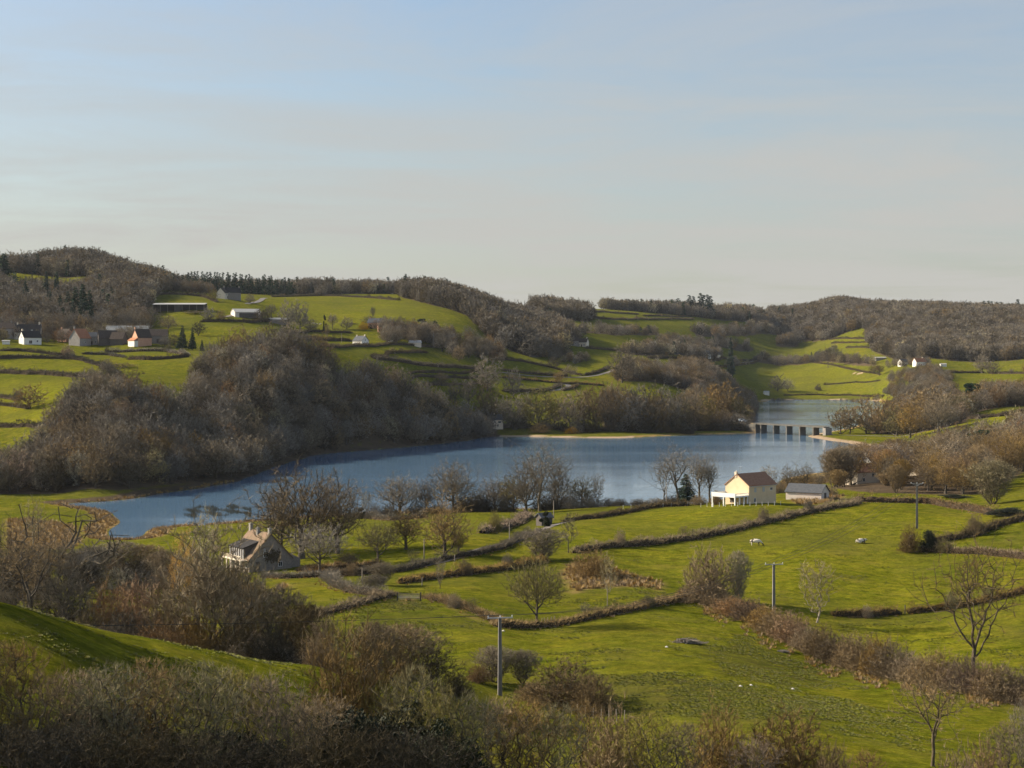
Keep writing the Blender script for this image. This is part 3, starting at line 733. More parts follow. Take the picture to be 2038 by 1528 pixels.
def make_leafy(name, seed, H, W, n, leaf, z0=0.0, clumps=14, stem=True, flat=1.0, mt=None, parts=True):
    """evergreen mass: leaves gathered in clumps round stems"""
    rg = np.random.default_rng(seed)
    cz = crown_pts(clumps, z0 * H, H * 0.92, W * 0.42, 'oval' if z0 > 0 else 'bush', 0.2, 0.5, rg)
    V = []
    for c in cz:
        q = n // clumps; rad = W * 0.17 * (0.7 + 0.6 * rg.random())
        d = rg.normal(0, 1, (q, 3)); d /= np.linalg.norm(d, axis=1)[:, None]; d *= (0.55 + 0.5 * rg.random((q, 1)))
        p = c + d * rad * np.array([1, 1, flat])
        l1 = rg.normal(0, 1, (q, 3)); l1 /= np.linalg.norm(l1, axis=1)[:, None]; l2 = np.cross(l1, rg.normal(0, 1, (q, 3))); l2 /= np.linalg.norm(l2, axis=1)[:, None]
        sz = leaf * (0.6 + 0.8 * rg.random((q, 1)))
        V.append(np.stack([p - l2 * sz * .4, p + l2 * sz * .4, p + l1 * sz], 1).reshape(-1, 3))
    V = np.vstack(V); V[:, 2] = np.maximum(V[:, 2], 0.02); Ft = np.arange(len(V)).reshape(-1, 3)
    roots = [(np.array([0, 0, -0.3]), -1), (np.array([0.05, 0, max(z0 * H * 0.8, H * 0.12)]), 0)]
    P, par = grow(roots, cz, 0.3, 0.5)
    n_ = len(P); acc = np.zeros(n_)
    mbv, mbf = [], []
    tm = MB()
    for i in range(n_ - 1, 0, -1):
        acc[i] = max(acc[i], 1); acc[par[i]] += acc[i]
    for i in range(1, n_):
        r0 = 0.018 * H * (acc[i] / clumps) ** 0.45; tm.tube(P[par[i]], P[i], r0 * 1.15, r0 * 0.9, 5)
    tv = np.array(tm.v); q4 = np.array([f for f in tm.f if len(f) == 4])
    if parts:
        return mesh_np(name + '_trunk', tv, quads=q4, mats=[BARK]), mesh_np(name + '_crown', V, tris=Ft, mats=[BARK, mt or IVY], mi_t=1)
    return mesh_np(name, np.vstack([tv, V]), tris=Ft + len(tv), quads=q4, mats=[BARK, mt or IVY], mi_t=1, mi_q=0)

# library: kind -> list of (trunk mesh, crown mesh, height, width)
LIB = {}
def lib(kind, H, W, r): LIB.setdefault(kind, []).append((r[0], r[1], H, W))
for s_ in range(3):   # near, finely branched
    lib('oak', 12, 12, make_bare('oak%d' % s_, 10 + s_, 12, 12, 0.20, 'dome', 1300, (8, 0.75, 0.042), bf=0.42, up=0.35, lump=0.3, r_tip=0.024, expo=2.2))
    lib('ash', 15, 9, make_bare('ash%d' % s_, 20 + s_, 15, 9, 0.28, 'oval', 1100, (6, 0.7, 0.038), bf=0.30, up=1.6, lump=0.38, r_tip=0.024, expo=2.15, inner=0.35))
    lib('tall', 14, 9, make_bare('tall%d' % s_, 30 + s_, 14, 9, 0.12, 'dome', 1300, (7, 0.75, 0.040), bf=0.35, up=1.1, lump=0.32, r_tip=0.021, inner=0.3))
    lib('shrub', 5, 6, make_bare('shrub%d' % s_, 40 + s_, 5, 6, 0.02, 'bush', 1300, (10, 0.5, 0.036), bf=0.5, up=0.8, stems=9, r_tip=0.009, lump=0.14, split=0.025, inner=0.3))
    lib('coppice', 8, 7, make_bare('coppice%d' % s_, 50 + s_, 8, 7, 0.10, 'vase', 1500, (9, 0.6, 0.038), bf=0.22, up=2.0, stems=9, r_tip=0.012, lump=0.15, split=0.03, inner=0.2))
for s_ in range(3):
    lib('thicket', 8, 6, make_bare('thicket%d' % s_, 90 + s_, 8, 6, 0.06, 'vase', 800, (8, 0.5, 0.024), bf=0.14, up=3.4, stems=9, r_tip=0.0125, lump=0.2, split=0.03, inner=0.15, twup=1.1))
    lib('bigthicket', 11, 8, make_bare('bigthicket%d' % s_, 95 + s_, 11, 8, 0.15, 'dome', 1700, (9, 0.6, 0.030), bf=0.3, up=1.6, stems=4, r_tip=0.011, lump=0.2, split=0.03, inner=0.2, twup=0.8))
lib('ash', 15, 9, make_bare('ash9', 29, 15, 9, 0.34, 'vase', 1000, (7, 0.8, 0.042), bf=0.22, up=2.2, lump=0.2, r_tip=0.02, expo=2.1, inner=0.3))
for s_ in range(3): lib('forked', 16, 12, make_bare('forked%d' % s_, 160 + s_, 16, 12, 0.34, 'oval', 620, (8, 0.7, 0.036), bf=0.28, up=0.7, lump=0.42, r_tip=0.022, expo=2.2, inner=0.4, stems=0, trunk_to=0.26 + .05 * s_))
lib('snag', 8, 8, make_bare('snag0', 61, 8, 8, 0.26, 'dome', 130, (4, 0.6, 0.03), bf=0.25, up=0.8, r_tip=0.035, expo=2.1, inner=0.75))
lib('fan', 11, 13, make_bare('fan0', 62, 11, 13, 0.30, 'dome', 1000, (6, 0.85, 0.065), bf=0.5, up=0.2, lump=0.14, r_tip=0.018, expo=2.25, inner=0.35, trunk_to=0.6))
lib('sapling', 7, 3.2, make_bare('sap0', 63, 7, 3.2, 0.2, 'oval', 220, (5, 0.5, 0.045), bf=0.25, up=1.5, r_tip=0.012, split=0.03))
lib('sapling', 7, 4.5, make_bare('sap1', 64, 7, 4.5, 0.15, 'vase', 380, (5, 0.5, 0.04), bf=0.2, up=2.0, stems=3, r_tip=0.013, split=0.03))
lib('willow', 7, 7, make_bare('wil0', 65, 7, 7, 0.05, 'bush', 900, (9, 0.8, 0.035), bf=0.4, up=0.6, stems=4, droop=0.5))
lib('poplar', 16, 3.2, make_bare('pop0', 66, 16, 3.2, 0.05, 'oval', 500, (7, 0.8, 0.04), bf=0.3, up=2.5, r_tip=0.02, lump=0.1, trunk_to=0.9))
for s_ in range(2):
    lib('spruce', 15, 6, make_conifer('spruce%d' % s_, 70 + s_, 15, 6, 34, 13, 16, 0.55))
lib('yew', 5, 2.6, make_leafy('yew0', 75, 5, 2.6, 4200, 0.22, clumps=12))
lib('pine', 12, 9, make_leafy('pine0', 76, 12, 9, 9000, 0.42, z0=0.35, clumps=16, flat=0.6, mt=NEEDLE))
for s_ in range(3): lib('holly', 4, 5, make_leafy('holly%d' % s_, 80 + s_, 4, 5, 15000, 0.13, clumps=24))
# medium / far: one light mesh each
for s_ in range(5):
    a = make_bare('mid%d' % s_, 100 + s_, 14, 11.5, 0.12, 'dome', 430, (10, 1.05, 0.135), bf=0.35, up=0.8, r_tip=0.042, split=None, lump=0.3, inner=0.62)
    LIB.setdefault('mid', []).append((a, None, 14, 10.5))
for s_ in range(2):
    a = make_bare('midtall%d' % s_, 110 + s_, 15, 8, 0.28, 'oval', 300, (6, 1.1, 0.18), bf=0.3, up=1.4, r_tip=0.042, split=None)
    LIB.setdefault('midtall', []).append((a, None, 15, 8))
for s_ in range(3):
    a = make_bare('bushfar%d' % s_, 120 + s_, 5, 6, 0.0, 'bush', 260, (7, 0.9, 0.15), bf=0.4, up=0.8, stems=6, r_tip=0.02, split=None)
    LIB.setdefault('bushfar', []).append((a, None, 5, 6))
for s_ in range(5):
    a = make_bare('far%d' % s_, 130 + s_, 14, 12, 0.06, 'dome', 230, (12, 1.35, 0.25), bf=0.35, up=0.8, r_tip=0.075, split=None, lump=0.32, inner=0.7)
    LIB.setdefault('far', []).append((a, None, 14, 11))
for s_ in range(2):
    a = make_conifer('firfar%d' % s_, 140 + s_, 17, 6.5, 20, 9, 6, 1.1, parts=False); LIB.setdefault('firfar', []).append((a, None, 17, 6.5))
# ---------------------------------------------------------------- hedges
HCORE = mat('hedge_twig_mass', (0.036, 0.027, 0.018), col2=(0.085, 0.062, 0.040), scale=1.6, bump=0.6, rough=0.95, spec=0.05)
def hedge(P, h, w_, label, tw='brown', dens=None, group=None, name='hedge', cat='hedge', ragged=0.27, thorn=0.62):
    P = np.array(P, float); D0 = P[:, 1].mean(); far = D0 > 800
    step = 0.9 if not far else 1.8
    Q = resample(P, step, closed=False)
    for _ in range(4): Q[1:-1] = (Q[:-2] + 2 * Q[1:-1] + Q[2:]) / 4
    T = np.gradient(Q, axis=0); T /= np.linalg.norm(T, axis=1)[:, None] + 1e-9; Nn = np.stack([-T[:, 1], T[:, 0]], 1)
    rg = np.random.default_rng(int(abs(P.sum() * 7)) % 99991); n_ = len(Q)
    lump = lambda sc_: np.interp(np.arange(n_), np.arange(0, n_ + sc_, sc_), rg.random(len(np.arange(0, n_ + sc_, sc_)))) if n_ > sc_ else rg.random(n_)
    hh = h * (1 - ragged + 2 * ragged * (0.5 * lump(6) + 0.5 * lump(2))) * 1.05; ww = w_ * (0.65 + 0.7 * lump(4))
    hh[0] *= .5; hh[-1] *= .5
    wob = (lump(4) - .5) * w_ * .3 + (lump(9) - .5) * w_ * .35
    sprig = np.where(lump(3) > .62, 1.0 + lump(2) * .9, 1.0)
    prof = [(-0.5, -0.1), (-0.52, 0.45), (-0.34, 0.82), (0.0, 0.93), (0.34, 0.82), (0.52, 0.45), (0.5, -0.1)]
    z0 = zat(Q[:, 0], Q[:, 1]); rows = []
    for a, c in prof:
        X = Q + Nn * (ww * a * 0.55 + wob)[:, None]; z_ = z0 + hh * c * 0.66
        rows.append(np.column_stack([X + rg.normal(0, 0.10 + .05 * far, X.shape), z_ + rg.normal(0, 0.13 + .1 * far, n_) * (c > 0)]))
    V = np.stack(rows, 1); k = len(prof); a = (np.arange(n_ - 1)[:, None] * k + np.arange(k - 1)[None, :]).ravel()
    quads = np.stack([a, a + k, a + k + 1, a + 1], 1); V = V.reshape(-1, 3)
    dn = dens or (110 if D0 < 460 else 60 if D0 < 700 else 24); m_ = int(dn * len(Q) * step)
    i = rg.integers(0, n_, m_); a_ = rg.uniform(-0.55, 0.55, m_); c_ = rg.random(m_) ** 0.6
    lim = 1 - np.abs(a_) * 0.5; c_ = c_ * lim
    o = np.column_stack([Q[i] + Nn[i] * (ww[i] * a_ + wob[i])[:, None] + T[i] * rg.uniform(-.5, .5, (m_, 1)) * step, z0[i] + hh[i] * c_ * 0.82 * sprig[i]])
    dr = np.column_stack([Nn[i] * (a_ * 1.6)[:, None], np.full(m_, 0.75)]) + rg.normal(0, 0.45, (m_, 3)); dr /= np.linalg.norm(dr, axis=1)[:, None]
    ln = (thorn if not far else 1.0) * (0.5 + rg.random((m_, 1))); tw_ = (0.036 if D0 < 460 else 0.05 if not far else 0.13)
    sd = np.cross(dr, rg.normal(0, 1, (m_, 3))); sd /= np.linalg.norm(sd, axis=1)[:, None]
    Vt = np.stack([o - sd * tw_, o + sd * tw_, o + dr * ln], 1).reshape(-1, 3)
    me_ = mesh_np(name, np.vstack([V, Vt]), tris=np.arange(len(Vt)).reshape(-1, 3) + len(V), quads=quads, mats=[HCORE, TW[tw]], mi_t=1, mi_q=0)
    o_ = link_mesh(name, me_); return tag(o_, label, cat, group)

def hp(lst, dm=700): return [tuple(pxy(x, y, dm)[:2]) for x, y in lst]
NEARH = [
 ([(1145,1102,380),(1200,1092,390),(1300,1083,400),(1400,1070,410),(1460,1058,430),(1550,1036,450),(1640,1015,470),(1712,1002,490)], 1.8, 2.2, 'long clipped brown hedge climbing to the right below the yellow house field', 'brown'),
 ([(600,1147,350),(700,1146,350),(800,1137,360),(870,1120,380),(950,1105,400),(1010,1088,420),(1050,1065,440)], 1.5, 1.8, 'clipped hedge on the near side of the lane running up from the stone cottage', 'grey'),
 ([(795,1162,340),(880,1150,350),(960,1140,360),(1040,1128,370),(1090,1118,380)], 1.6, 2.0, 'thick low hedge on the near side of the narrow green strip below the lane', 'brown'),
 ([(1120,1040,460),(1180,1032,470),(1240,1022,480),(1300,1011,500),(1370,1006,500)], 1.5, 1.6, 'dark hedge along the lane above the field left of the yellow house', 'dark'),
 ([(985,1247,270),(1020,1250,270),(1060,1250,270),(1120,1243,280),(1180,1232,285),(1250,1218,290),(1320,1203,300),(1385,1186,310)], 1.4, 1.7, 'low dark hedge running right from the foot of the lone field tree', 'brown'),
 ([(1655,1225,320),(1720,1229,320),(1780,1224,320),(1795,1223,320)], 1.5, 1.7, 'short hedge length left of the gap in the field below the cows', 'brown'),
 ([(1806,1222,320),(1860,1216,320),(1920,1208,325),(1975,1195,335),(2038,1182,345),(2120,1165,350)], 1.5, 1.8, 'dark hedge right of the gap running behind the tall field tree to the right edge', 'brown'),
 ([(1850,1082,400),(1900,1074,410),(1950,1062,420),(1990,1047,430),(2038,1036,435),(2110,1030,440)], 2.0, 2.4, 'tall dark hedge sloping up to the right behind the cut tree stump', 'dark'),
 ([(1835,1098,390),(1900,1100,390),(1960,1104,385),(2038,1112,380),(2110,1118,375)], 1.9, 2.6, 'broad reddish bramble hedge right of the cut tree stump', 'red'),
 ([(600,1232,280),(650,1222,285),(700,1210,290),(745,1195,300),(785,1186,305)], 1.2, 2.0, 'low brown hedge dropping left from the wooden field gate', 'brown'),
 ([(655,1148,345),(652,1160,340),(672,1172,335),(720,1182,325),(762,1188,320)], 1.7, 2.4, 'curved bushy hedge wrapping round the small field beside the gate', 'grey'),
 ([(520,1150,350),(560,1152,350),(600,1150,350),(650,1148,350)], 1.3, 1.6, 'garden hedge in front of the stone cottage', 'grey'),
 ([(590,1137,370),(650,1136,375),(720,1130,380),(760,1124,385)], 1.1, 1.2, 'dark hedge behind the lane beside the stone cottage garden', 'dark'),
 ([(960,1062,430),(1000,1052,440),(1030,1042,455),(1055,1030,470)], 2.2, 3.5, 'reddish bramble bank along the upper lane', 'red'),
 ([(1000,1243,272),(960,1226,280),(915,1208,290),(865,1194,300),(845,1190,305)], 1.0, 2.6, 'sprawling bramble strip between the gate and the lone field tree', 'brown'),
 ([(700,1030,500),(780,1036,500),(850,1030,505)], 1.8, 2.5, 'scrubby hedge in shade behind the orchard trees', 'grey'),
 ([(1700,1000,500),(1780,1000,500),(1850,1002,500),(1930,1015,490),(1975,1030,470)], 2.2, 4.0, 'wide bank of brown brambles behind the right hand electricity pole', 'red'),
]
for P_, h_, w_, lb, tw_ in NEARH:
    hedge([tuple(pxy(x, y, dm)[:2]) for x, y, dm in P_], h_, w_, lb, tw_)
FARH = [
 ([(-60,742),(0,743),(90,745),(170,752),(250,757)], 850, 3.4, 'thick dark hedge across the left edge fields, third below the village', 'dark'),
 ([(-60,714),(0,714),(110,714),(150,716),(200,730),(235,748)], 900, 2.8, 'dark hedge curving down to the wood, second below the village', 'dark'),
 ([(0,699),(50,700),(100,706),(150,712)], 950, 2.2, 'hedge just below the white gabled village house', 'dark'),
 ([(165,705),(210,706),(250,712)], 950, 1.8, 'short hedge below the dark barns of the village', 'grey'),
 ([(213,701),(260,700),(330,700),(375,708)], 950, 2.2, 'hedge along the lane under the brick gabled farm', 'grey'),
 ([(255,716),(300,717),(350,713),(375,710)], 950, 2.6, 'dark hedge at the head of the lane left of the big wood', 'dark'),
 ([(-40,790),(0,791),(34,797)], 800, 2.0, 'upper one of two short hedge stubs at the left edge', 'dark'),
 ([(-40,806),(0,807),(30,810),(58,814)], 800, 2.2, 'lower one of two short hedge stubs at the left edge', 'dark'),
 ([(-60,850),(0,850),(60,850),(112,852)], 780, 2.6, 'hedge along the top of the dark wood at the left edge', 'dark'),
 ([(280,590),(340,586),(400,590),(432,602)], 1400, 2.6, 'hedge above the sunlit field beside the hill farmhouse', 'dark'),
 ([(400,641),(450,640),(500,643),(560,640)], 1300, 3.0, 'dark hedge below the white roofed barn', 'dark'),
 ([(560,662),(620,660),(700,664)], 1200, 2.6, 'hedge above the little white house', 'dark'),
 ([(600,676),(660,678),(700,680)], 1150, 3.6, 'dark hedge left of the little white house', 'dark'),
 ([(640,690),(700,690),(780,686),(850,691),(870,692)], 1150, 2.0, 'hedge below the little white house and its garden', 'dark'),
 ([(740,712),(768,712),(775,704),(830,702),(850,703)], 1150, 2.4, 'stepped hedge between two small fields below the hamlet', 'dark'),
 ([(745,715),(830,727),(900,731),(960,736)], 1120, 3.2, 'long dark hedge sloping under the field right of the big wood', 'dark'),
 ([(815,745),(880,742),(950,739)], 1080, 1.5, 'upper one of the thin dark strips standing for shadow lines low on the slope right of the big wood', 'dark'),  # this and the next two are hedge strips standing in for shadow lines
 ([(820,754),(900,752),(965,749)], 1080, 1.6, 'middle one of the thin dark strips standing for shadow lines low on the slope right of the big wood', 'dark'),
 ([(850,769),(910,767),(960,763)], 1080, 1.6, 'lowest of the thin dark strips standing for shadow lines low on the slope right of the big wood', 'dark'),
 ([(985,716),(1040,720),(1100,733),(1160,748)], 1300, 2.4, 'hedge running downhill to the bend in the lane', 'dark'),
 ([(1000,739),(1060,745),(1130,749)], 1250, 2.4, 'roadside hedge above the lane across the middle of the valley', 'dark'),
 ([(1165,748),(1190,743),(1212,733)], 1300, 2.6, 'hedge inside the lane bend by the tall bare tree', 'dark'),
 ([(1000,752),(1070,758),(1130,764),(1200,768)], 1200, 2.0, 'brown hedge below the lane across the middle of the valley', 'brown'),
 ([(1000,780),(1060,780),(1100,776),(1118,768)], 1100, 3.0, 'dark hedge along the hairpin lane above the far shore', 'dark'),
 ([(1120,778),(1140,774),(1150,768)], 1100, 2.2, 'short dark hedge right of the hairpin lane', 'dark'),
 ([(1170,622),(1220,623),(1270,626)], 2000, 2.6, 'topmost hedge on the distant right hill', 'dark'),
 ([(1280,629),(1340,631),(1400,630)], 2000, 2.2, 'distant hedge below the skyline conifers', 'dark'),
 ([(1165,633),(1230,636),(1300,636),(1380,635)], 2000, 2.6, 'long distant hedge across the pale hill fields', 'dark'),
 ([(1345,620),(1420,618),(1500,616)], 2200, 2.0, 'distant hedge along the foot of the skyline wood', 'dark'),
 ([(1010,681),(1060,686),(1090,688)], 1450, 2.6, 'short hedge below the shaded central wood', 'dark'),
 ([(1165,694),(1230,699),(1300,706),(1380,709)], 1500, 2.6, 'hedge under the middle belt of trees', 'dark'),
 ([(1290,713),(1360,713),(1440,714),(1510,714)], 1600, 2.6, 'hedge in front of the two pale gables', 'dark'),
 ([(1430,731),(1470,727),(1512,718)], 1650, 2.4, 'hedge beside the pale lane right of the tree knoll', 'dark'),
 ([(1650,676),(1700,675),(1752,676)], 2000, 2.8, 'upper hedge of three in the far right hill field', 'dark'),
 ([(1655,684),(1710,683),(1765,683)], 2000, 2.4, 'middle hedge of three in the far right hill field', 'dark'),
 ([(1685,693),(1730,693),(1782,692)], 2000, 2.4, 'lowest hedge of three in the far right hill field', 'dark'),
 ([(1580,715),(1640,725),(1700,737),(1752,746)], 1800, 2.2, 'hedge running diagonally behind the far lake meadow', 'dark'),
 ([(1640,766),(1700,762),(1752,758)], 1800, 1.6, 'thin hedge across the far lake meadow', 'dark'),
 ([(1560,787),(1620,786),(1690,787),(1750,788)], 1900, 2.2, 'scrubby hedge along the far end of the lake', 'dark'),
 ([(1880,741),(1920,742),(1958,742)], 1700, 2.8, 'hedge in the far right meadow under the grey forest', 'dark'),
 ([(1968,743),(2005,744),(2060,746)], 1700, 2.6, 'last hedge at the right edge under the grey forest', 'dark'),
 ([(1915,832),(1950,833),(2000,828),(2060,820)], 900, 3.6, 'tall rough hedge above the bright field at the right edge', 'dark'),
 ([(540,591),(640,589),(720,592),(790,598)], 1700, 2.2, 'hedge along the crest of the long sunlit hill field', 'dark'),
 ([(30,541),(80,540),(120,538)], 1500, 2.6, 'hedge below the thin line of saplings at the top left', 'dark'),
]
for P_, dm, h_, lb, tw_ in FARH: hedge(hp(P_, dm), h_, h_ * 1.1, lb, tw_)

# ---------------------------------------------------------------- single trees and shrubs
INVENTORY = []
def put(kind, p, hm, wm, tw='grey', label=None, group=None, name=None, cat=None, pale=False, idx=None, rz=None):
    v = LIB[kind]; a = v[(idx if idx is not None else random.randrange(len(v))) % len(v)]
    con = kind in ('spruce', 'firfar', 'yew', 'pine'); sh = kind in ('shrub', 'bushfar', 'holly', 'thicket')
    name = name or ('conifer_tree' if con else 'evergreen_shrub' if kind == 'holly' else 'bare_shrub' if sh else 'bare_tree')
    cat = cat or ('conifer' if con else 'shrub' if sh else 'tree')
    sx_ = wm / a[3] * 1.12; sz_ = hm / a[2] * 1.02; rz = random.random() * 6.28 if rz is None else rz
    if a[1] is None:
        o = link_mesh(name, a[0], loc=p, rz=rz, scale=(sx_, sx_, sz_)); kids = [o]
    else:
        o = empty(name, p, rz); o.scale = (sx_, sx_, sz_)
        kids = [link_mesh('stems' if (sh or kind in ('coppice', 'bigthicket')) else 'trunk', a[0], o), link_mesh('twigs' if sh else 'crown', a[1], o)]
    for k_ in kids:
        for i, sl_ in enumerate(k_.material_slots):
            mm = sl_.material
            if mm and mm.name == 'twigs_grey_brown' and tw != 'grey':
                sl_.link = 'OBJECT'; sl_.material = TW[tw]
            if pale and mm and mm.name == 'bark_grey':
                sl_.link = 'OBJECT'; sl_.material = BARKP
    tag(o, label, cat, group); return o
ORD = ['first','second','third','fourth','fifth','sixth','seventh','eighth','ninth','tenth','eleventh','twelfth','thirteenth','fourteenth','fifteenth','sixteenth','seventeenth','eighteenth','nineteenth','twentieth','twenty first','twenty second','twenty third','twenty fourth','twenty fifth','twenty sixth','twenty seventh','twenty eighth','twenty ninth','thirtieth']
def tr(kind, px, top, D=None, y=None, w=None, tw='grey', label=None, dm=70, **k):
    p = pxy(px, y, dm) if D is None else pd(px, D)
    hm = max(1.0, (row_of(p) - top) * p.y / FOC); a = LIB[kind][0]
    wm = w * p.y / FOC if w else a[3] * hm / a[2]
    return put(kind, p, hm, wm, tw, label, **k)

# -- left, beyond the crest of the near field
tr('forked', 62, 1042, 248, w=170, tw='brown', label='tall twiggy tree with dark trunk behind the crest at the lower left')
tr('tall', 8, 1046, 262, w=130, tw='brown', label='bare tree cut by the left edge of the photo beside the lower left field')
tr('oak', 128, 1078, 250, w=130, tw='grey', label='shaded bare tree right of the tall dark trunked tree at the lower left')
tr('snag', 140, 1000, 335, w=215, tw='grey', label='gaunt old tree with crooked spreading limbs beside the lake inlet')
tr('sapling', 66, 984, 440, w=44, tw='pale', label='pair of thin pale saplings on the brown meadow at the left', pale=True)
for x, top, D, w_, tw_, lb in ((185,1088,385,100,'grey','grey shrub at the foot of the gaunt old tree'),(235,1078,400,105,'grey','leafy grey shrub in the hollow between gaunt tree and cottage'),
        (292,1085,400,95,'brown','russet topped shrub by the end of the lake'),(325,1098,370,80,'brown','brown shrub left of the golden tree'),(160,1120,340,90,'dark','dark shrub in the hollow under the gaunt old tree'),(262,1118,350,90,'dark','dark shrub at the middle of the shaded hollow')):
    tr('coppice', x, top, D, w=w_, tw=tw_, label=lb, name='bare_shrub', cat='shrub')
for x, top, D, w_, tw_, lb in ((215,1160,262,130,'red','leftmost of the big reddish shrubs beyond the near field'),(280,1150,268,140,'red','broad reddish shrub mass between left trees and tall central tree'),(345,1168,262,120,'brown','brown shrub at the left foot of the tall tree above the crest'),
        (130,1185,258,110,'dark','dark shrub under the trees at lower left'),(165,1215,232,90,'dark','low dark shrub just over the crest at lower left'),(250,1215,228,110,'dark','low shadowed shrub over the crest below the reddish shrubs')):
    tr('shrub', x, top, D, w=w_, tw=tw_, label=lb)
tr('bigthicket', 427, 1024, 228, w=225, tw='grey', label='tallest bare tree above the near field crest, many fine upswept limbs', idx=1)
tr('sapling', 410, 1008, 262, w=60, tw='pale', label='pale birch like stems poking above the tallest tree', pale=True, idx=1)
tr('willow', 372, 1062, 340, w=74, tw='gold', label='golden twigged tree behind the tallest bare tree')
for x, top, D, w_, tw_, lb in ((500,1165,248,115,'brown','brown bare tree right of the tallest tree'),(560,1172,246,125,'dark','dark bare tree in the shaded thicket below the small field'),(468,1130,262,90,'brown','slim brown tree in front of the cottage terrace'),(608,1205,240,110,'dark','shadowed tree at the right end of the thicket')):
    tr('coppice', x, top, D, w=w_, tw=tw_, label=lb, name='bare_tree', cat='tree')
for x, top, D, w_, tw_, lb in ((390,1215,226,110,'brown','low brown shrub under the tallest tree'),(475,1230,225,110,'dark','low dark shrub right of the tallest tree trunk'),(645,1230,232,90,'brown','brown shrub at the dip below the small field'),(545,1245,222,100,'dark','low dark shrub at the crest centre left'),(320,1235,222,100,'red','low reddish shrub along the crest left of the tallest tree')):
    tr('shrub', x, top, D, w=w_, tw=tw_, label=lb)
# -- by the cottage and the lane
tr('oak', 600, 932, 425, w=190, tw='brown', label='huge rounded bare tree behind the cottage against the lake', idx=0)
tr('oak', 672, 950, 430, w=110, tw='brown', label='second big rounded tree right of the cottage, overlapping the largest', idx=1)
tr('tall', 560, 960, 440, w=90, tw='grey', label='grey bare tree left of the huge rounded tree by the lake')
tr('fan', 636, 1043, 388, w=120, tw='grey', label='low spreading tree close beside the cottage gable')
tr('fan', 752, 1040, 400, w=88, tw='olive', label='olive tinged tree with fanned branches above the lane hedge')
tr('tall', 808, 1008, 425, w=86, tw='brown', label='slender brown tree between the olive tree and the round oak')
tr('fan', 693, 1098, y=1134, w=46, tw='red', dm=350, label='small pruned fruit tree right of the cottage')
tr('sapling', 822, 1092, y=1120, w=30, tw='pale', dm=350, label='leaning pollarded willow stump with short shoots beside the lane', idx=1)
tr('tall', 886, 982, y=1110, w=104, tw='brown', dm=350, label='dense reddish brown oak standing alone beside the lane', idx=2)
tr('ash', 913, 1062, y=1106, w=44, tw='dark', dm=350, label='small ivy dark tree at the right foot of the lane oak')
tr('coppice', 760, 1120, 352, w=60, tw='grey', label='many stemmed tree left of the wooden field gate')
tr('coppice', 742, 1145, 335, w=60, tw='grey', label='lower many stemmed shrub left of the wooden field gate', name='bare_shrub', cat='shrub')
tr('sapling', 876, 1108, y=1172, w=24, tw='grey', dm=300, label='thin young tree in the middle hedge line')
# -- along the near shore
for x, top, D, w_, kind, tw_, lb in (
   (795,944,556,92,'oak','grey','rounded bare tree on the shore left of the dome shaped tree'),(848,948,560,56,'tall','grey','slim tree beside the rounded shore tree'),
   (902,916,556,88,'oak','grey','dome shaped bare tree on the shore above the lane oak'),(729,976,556,26,'sapling','pale','single thin sapling standing against the lake'),
   (985,946,566,70,'tall','grey','low bare tree in the shore thicket left of the tallest lakeside tree'),(1022,948,560,60,'oak','olive','olive grey tree left of the tallest lakeside tree'),
   (1074,882,548,105,'forked','grey','tallest lakeside tree with twisted dark crown'),(1047,922,535,84,'oak','brown','brown oak in front of the tallest lakeside tree'),
   (1108,906,556,60,'tall','grey','grey tree at the right flank of the tallest lakeside tree'),(1158,948,560,66,'oak','olive','olive tinted tree on the shore right of the tallest lakeside tree'),
   (1190,942,556,28,'sapling','grey','thin upright tree by the shore, right of the olive one'),
   (1348,884,566,92,'forked','grey','tall bare tree with high crown left of the yellow house'),(1322,908,566,50,'forked','grey','slimmer tree left of the tall high crowned one by the yellow house'),
   (1392,902,572,46,'ash','grey','upright tree between spruce and yellow house'),(1412,914,572,36,'ash','grey','slender tree nearest the yellow house terrace'),
   (1530,925,600,40,'sapling','grey','thin tree rising behind the yellow house roof'),(1570,925,640,46,'tall','grey','wispy tree between yellow house and grey barn'),
   (1602,922,640,50,'tall','grey','wispy tree directly behind the grey roofed barn'),(1632,936,650,36,'tall','grey','small wispy tree at the right of the grey roofed barn')):
    tr(kind, x, top, D, w=w_, tw=tw_, label=lb)
tr('spruce', 1366, 944, y=1003, w=48, dm=480, label='dark green spruce left of the yellow house')
tr('yew', 718, 1006, 552, w=22, label='little dark conifer on the shore beside the single sapling')
for x, top, D, w_, tw_ in ((745,1003,548,40,'grey'),(775,1000,548,40,'dark'),(830,1002,556,46,'dark'),(870,1003,556,44,'dark'),(920,985,558,50,'dark'),(945,978,562,56,'dark'),(965,985,556,50,'dark'),(1005,982,556,50,'dark'),
                           (1085,985,556,56,'dark'),(1115,978,560,60,'dark'),(1140,985,556,50,'grey'),(1175,985,556,44,'grey'),(1210,990,552,40,'grey'),(1235,992,548,34,'dark'),(1270,992,550,40,'grey'),(1305,990,552,46,'grey'),(1335,985,552,40,'dark'),(1390,985,552,36,'brown')):
    tr('shrub', x, top, D, w=w_, tw=tw_, label='low dark scrub bush in the thicket along the near lake shore', group='scrub bushes along the near lake shore')
for x, top, D, w_, lb in ((1548,958,600,40,'grey brush just right of the yellow house'),(1425,975,530,26,'small brown bush behind the white terrace'),(1650,965,560,40,'brown bush at the right end of the grey roofed barn')):
    tr('shrub', x, top, D, w=w_, tw='brown', label=lb)
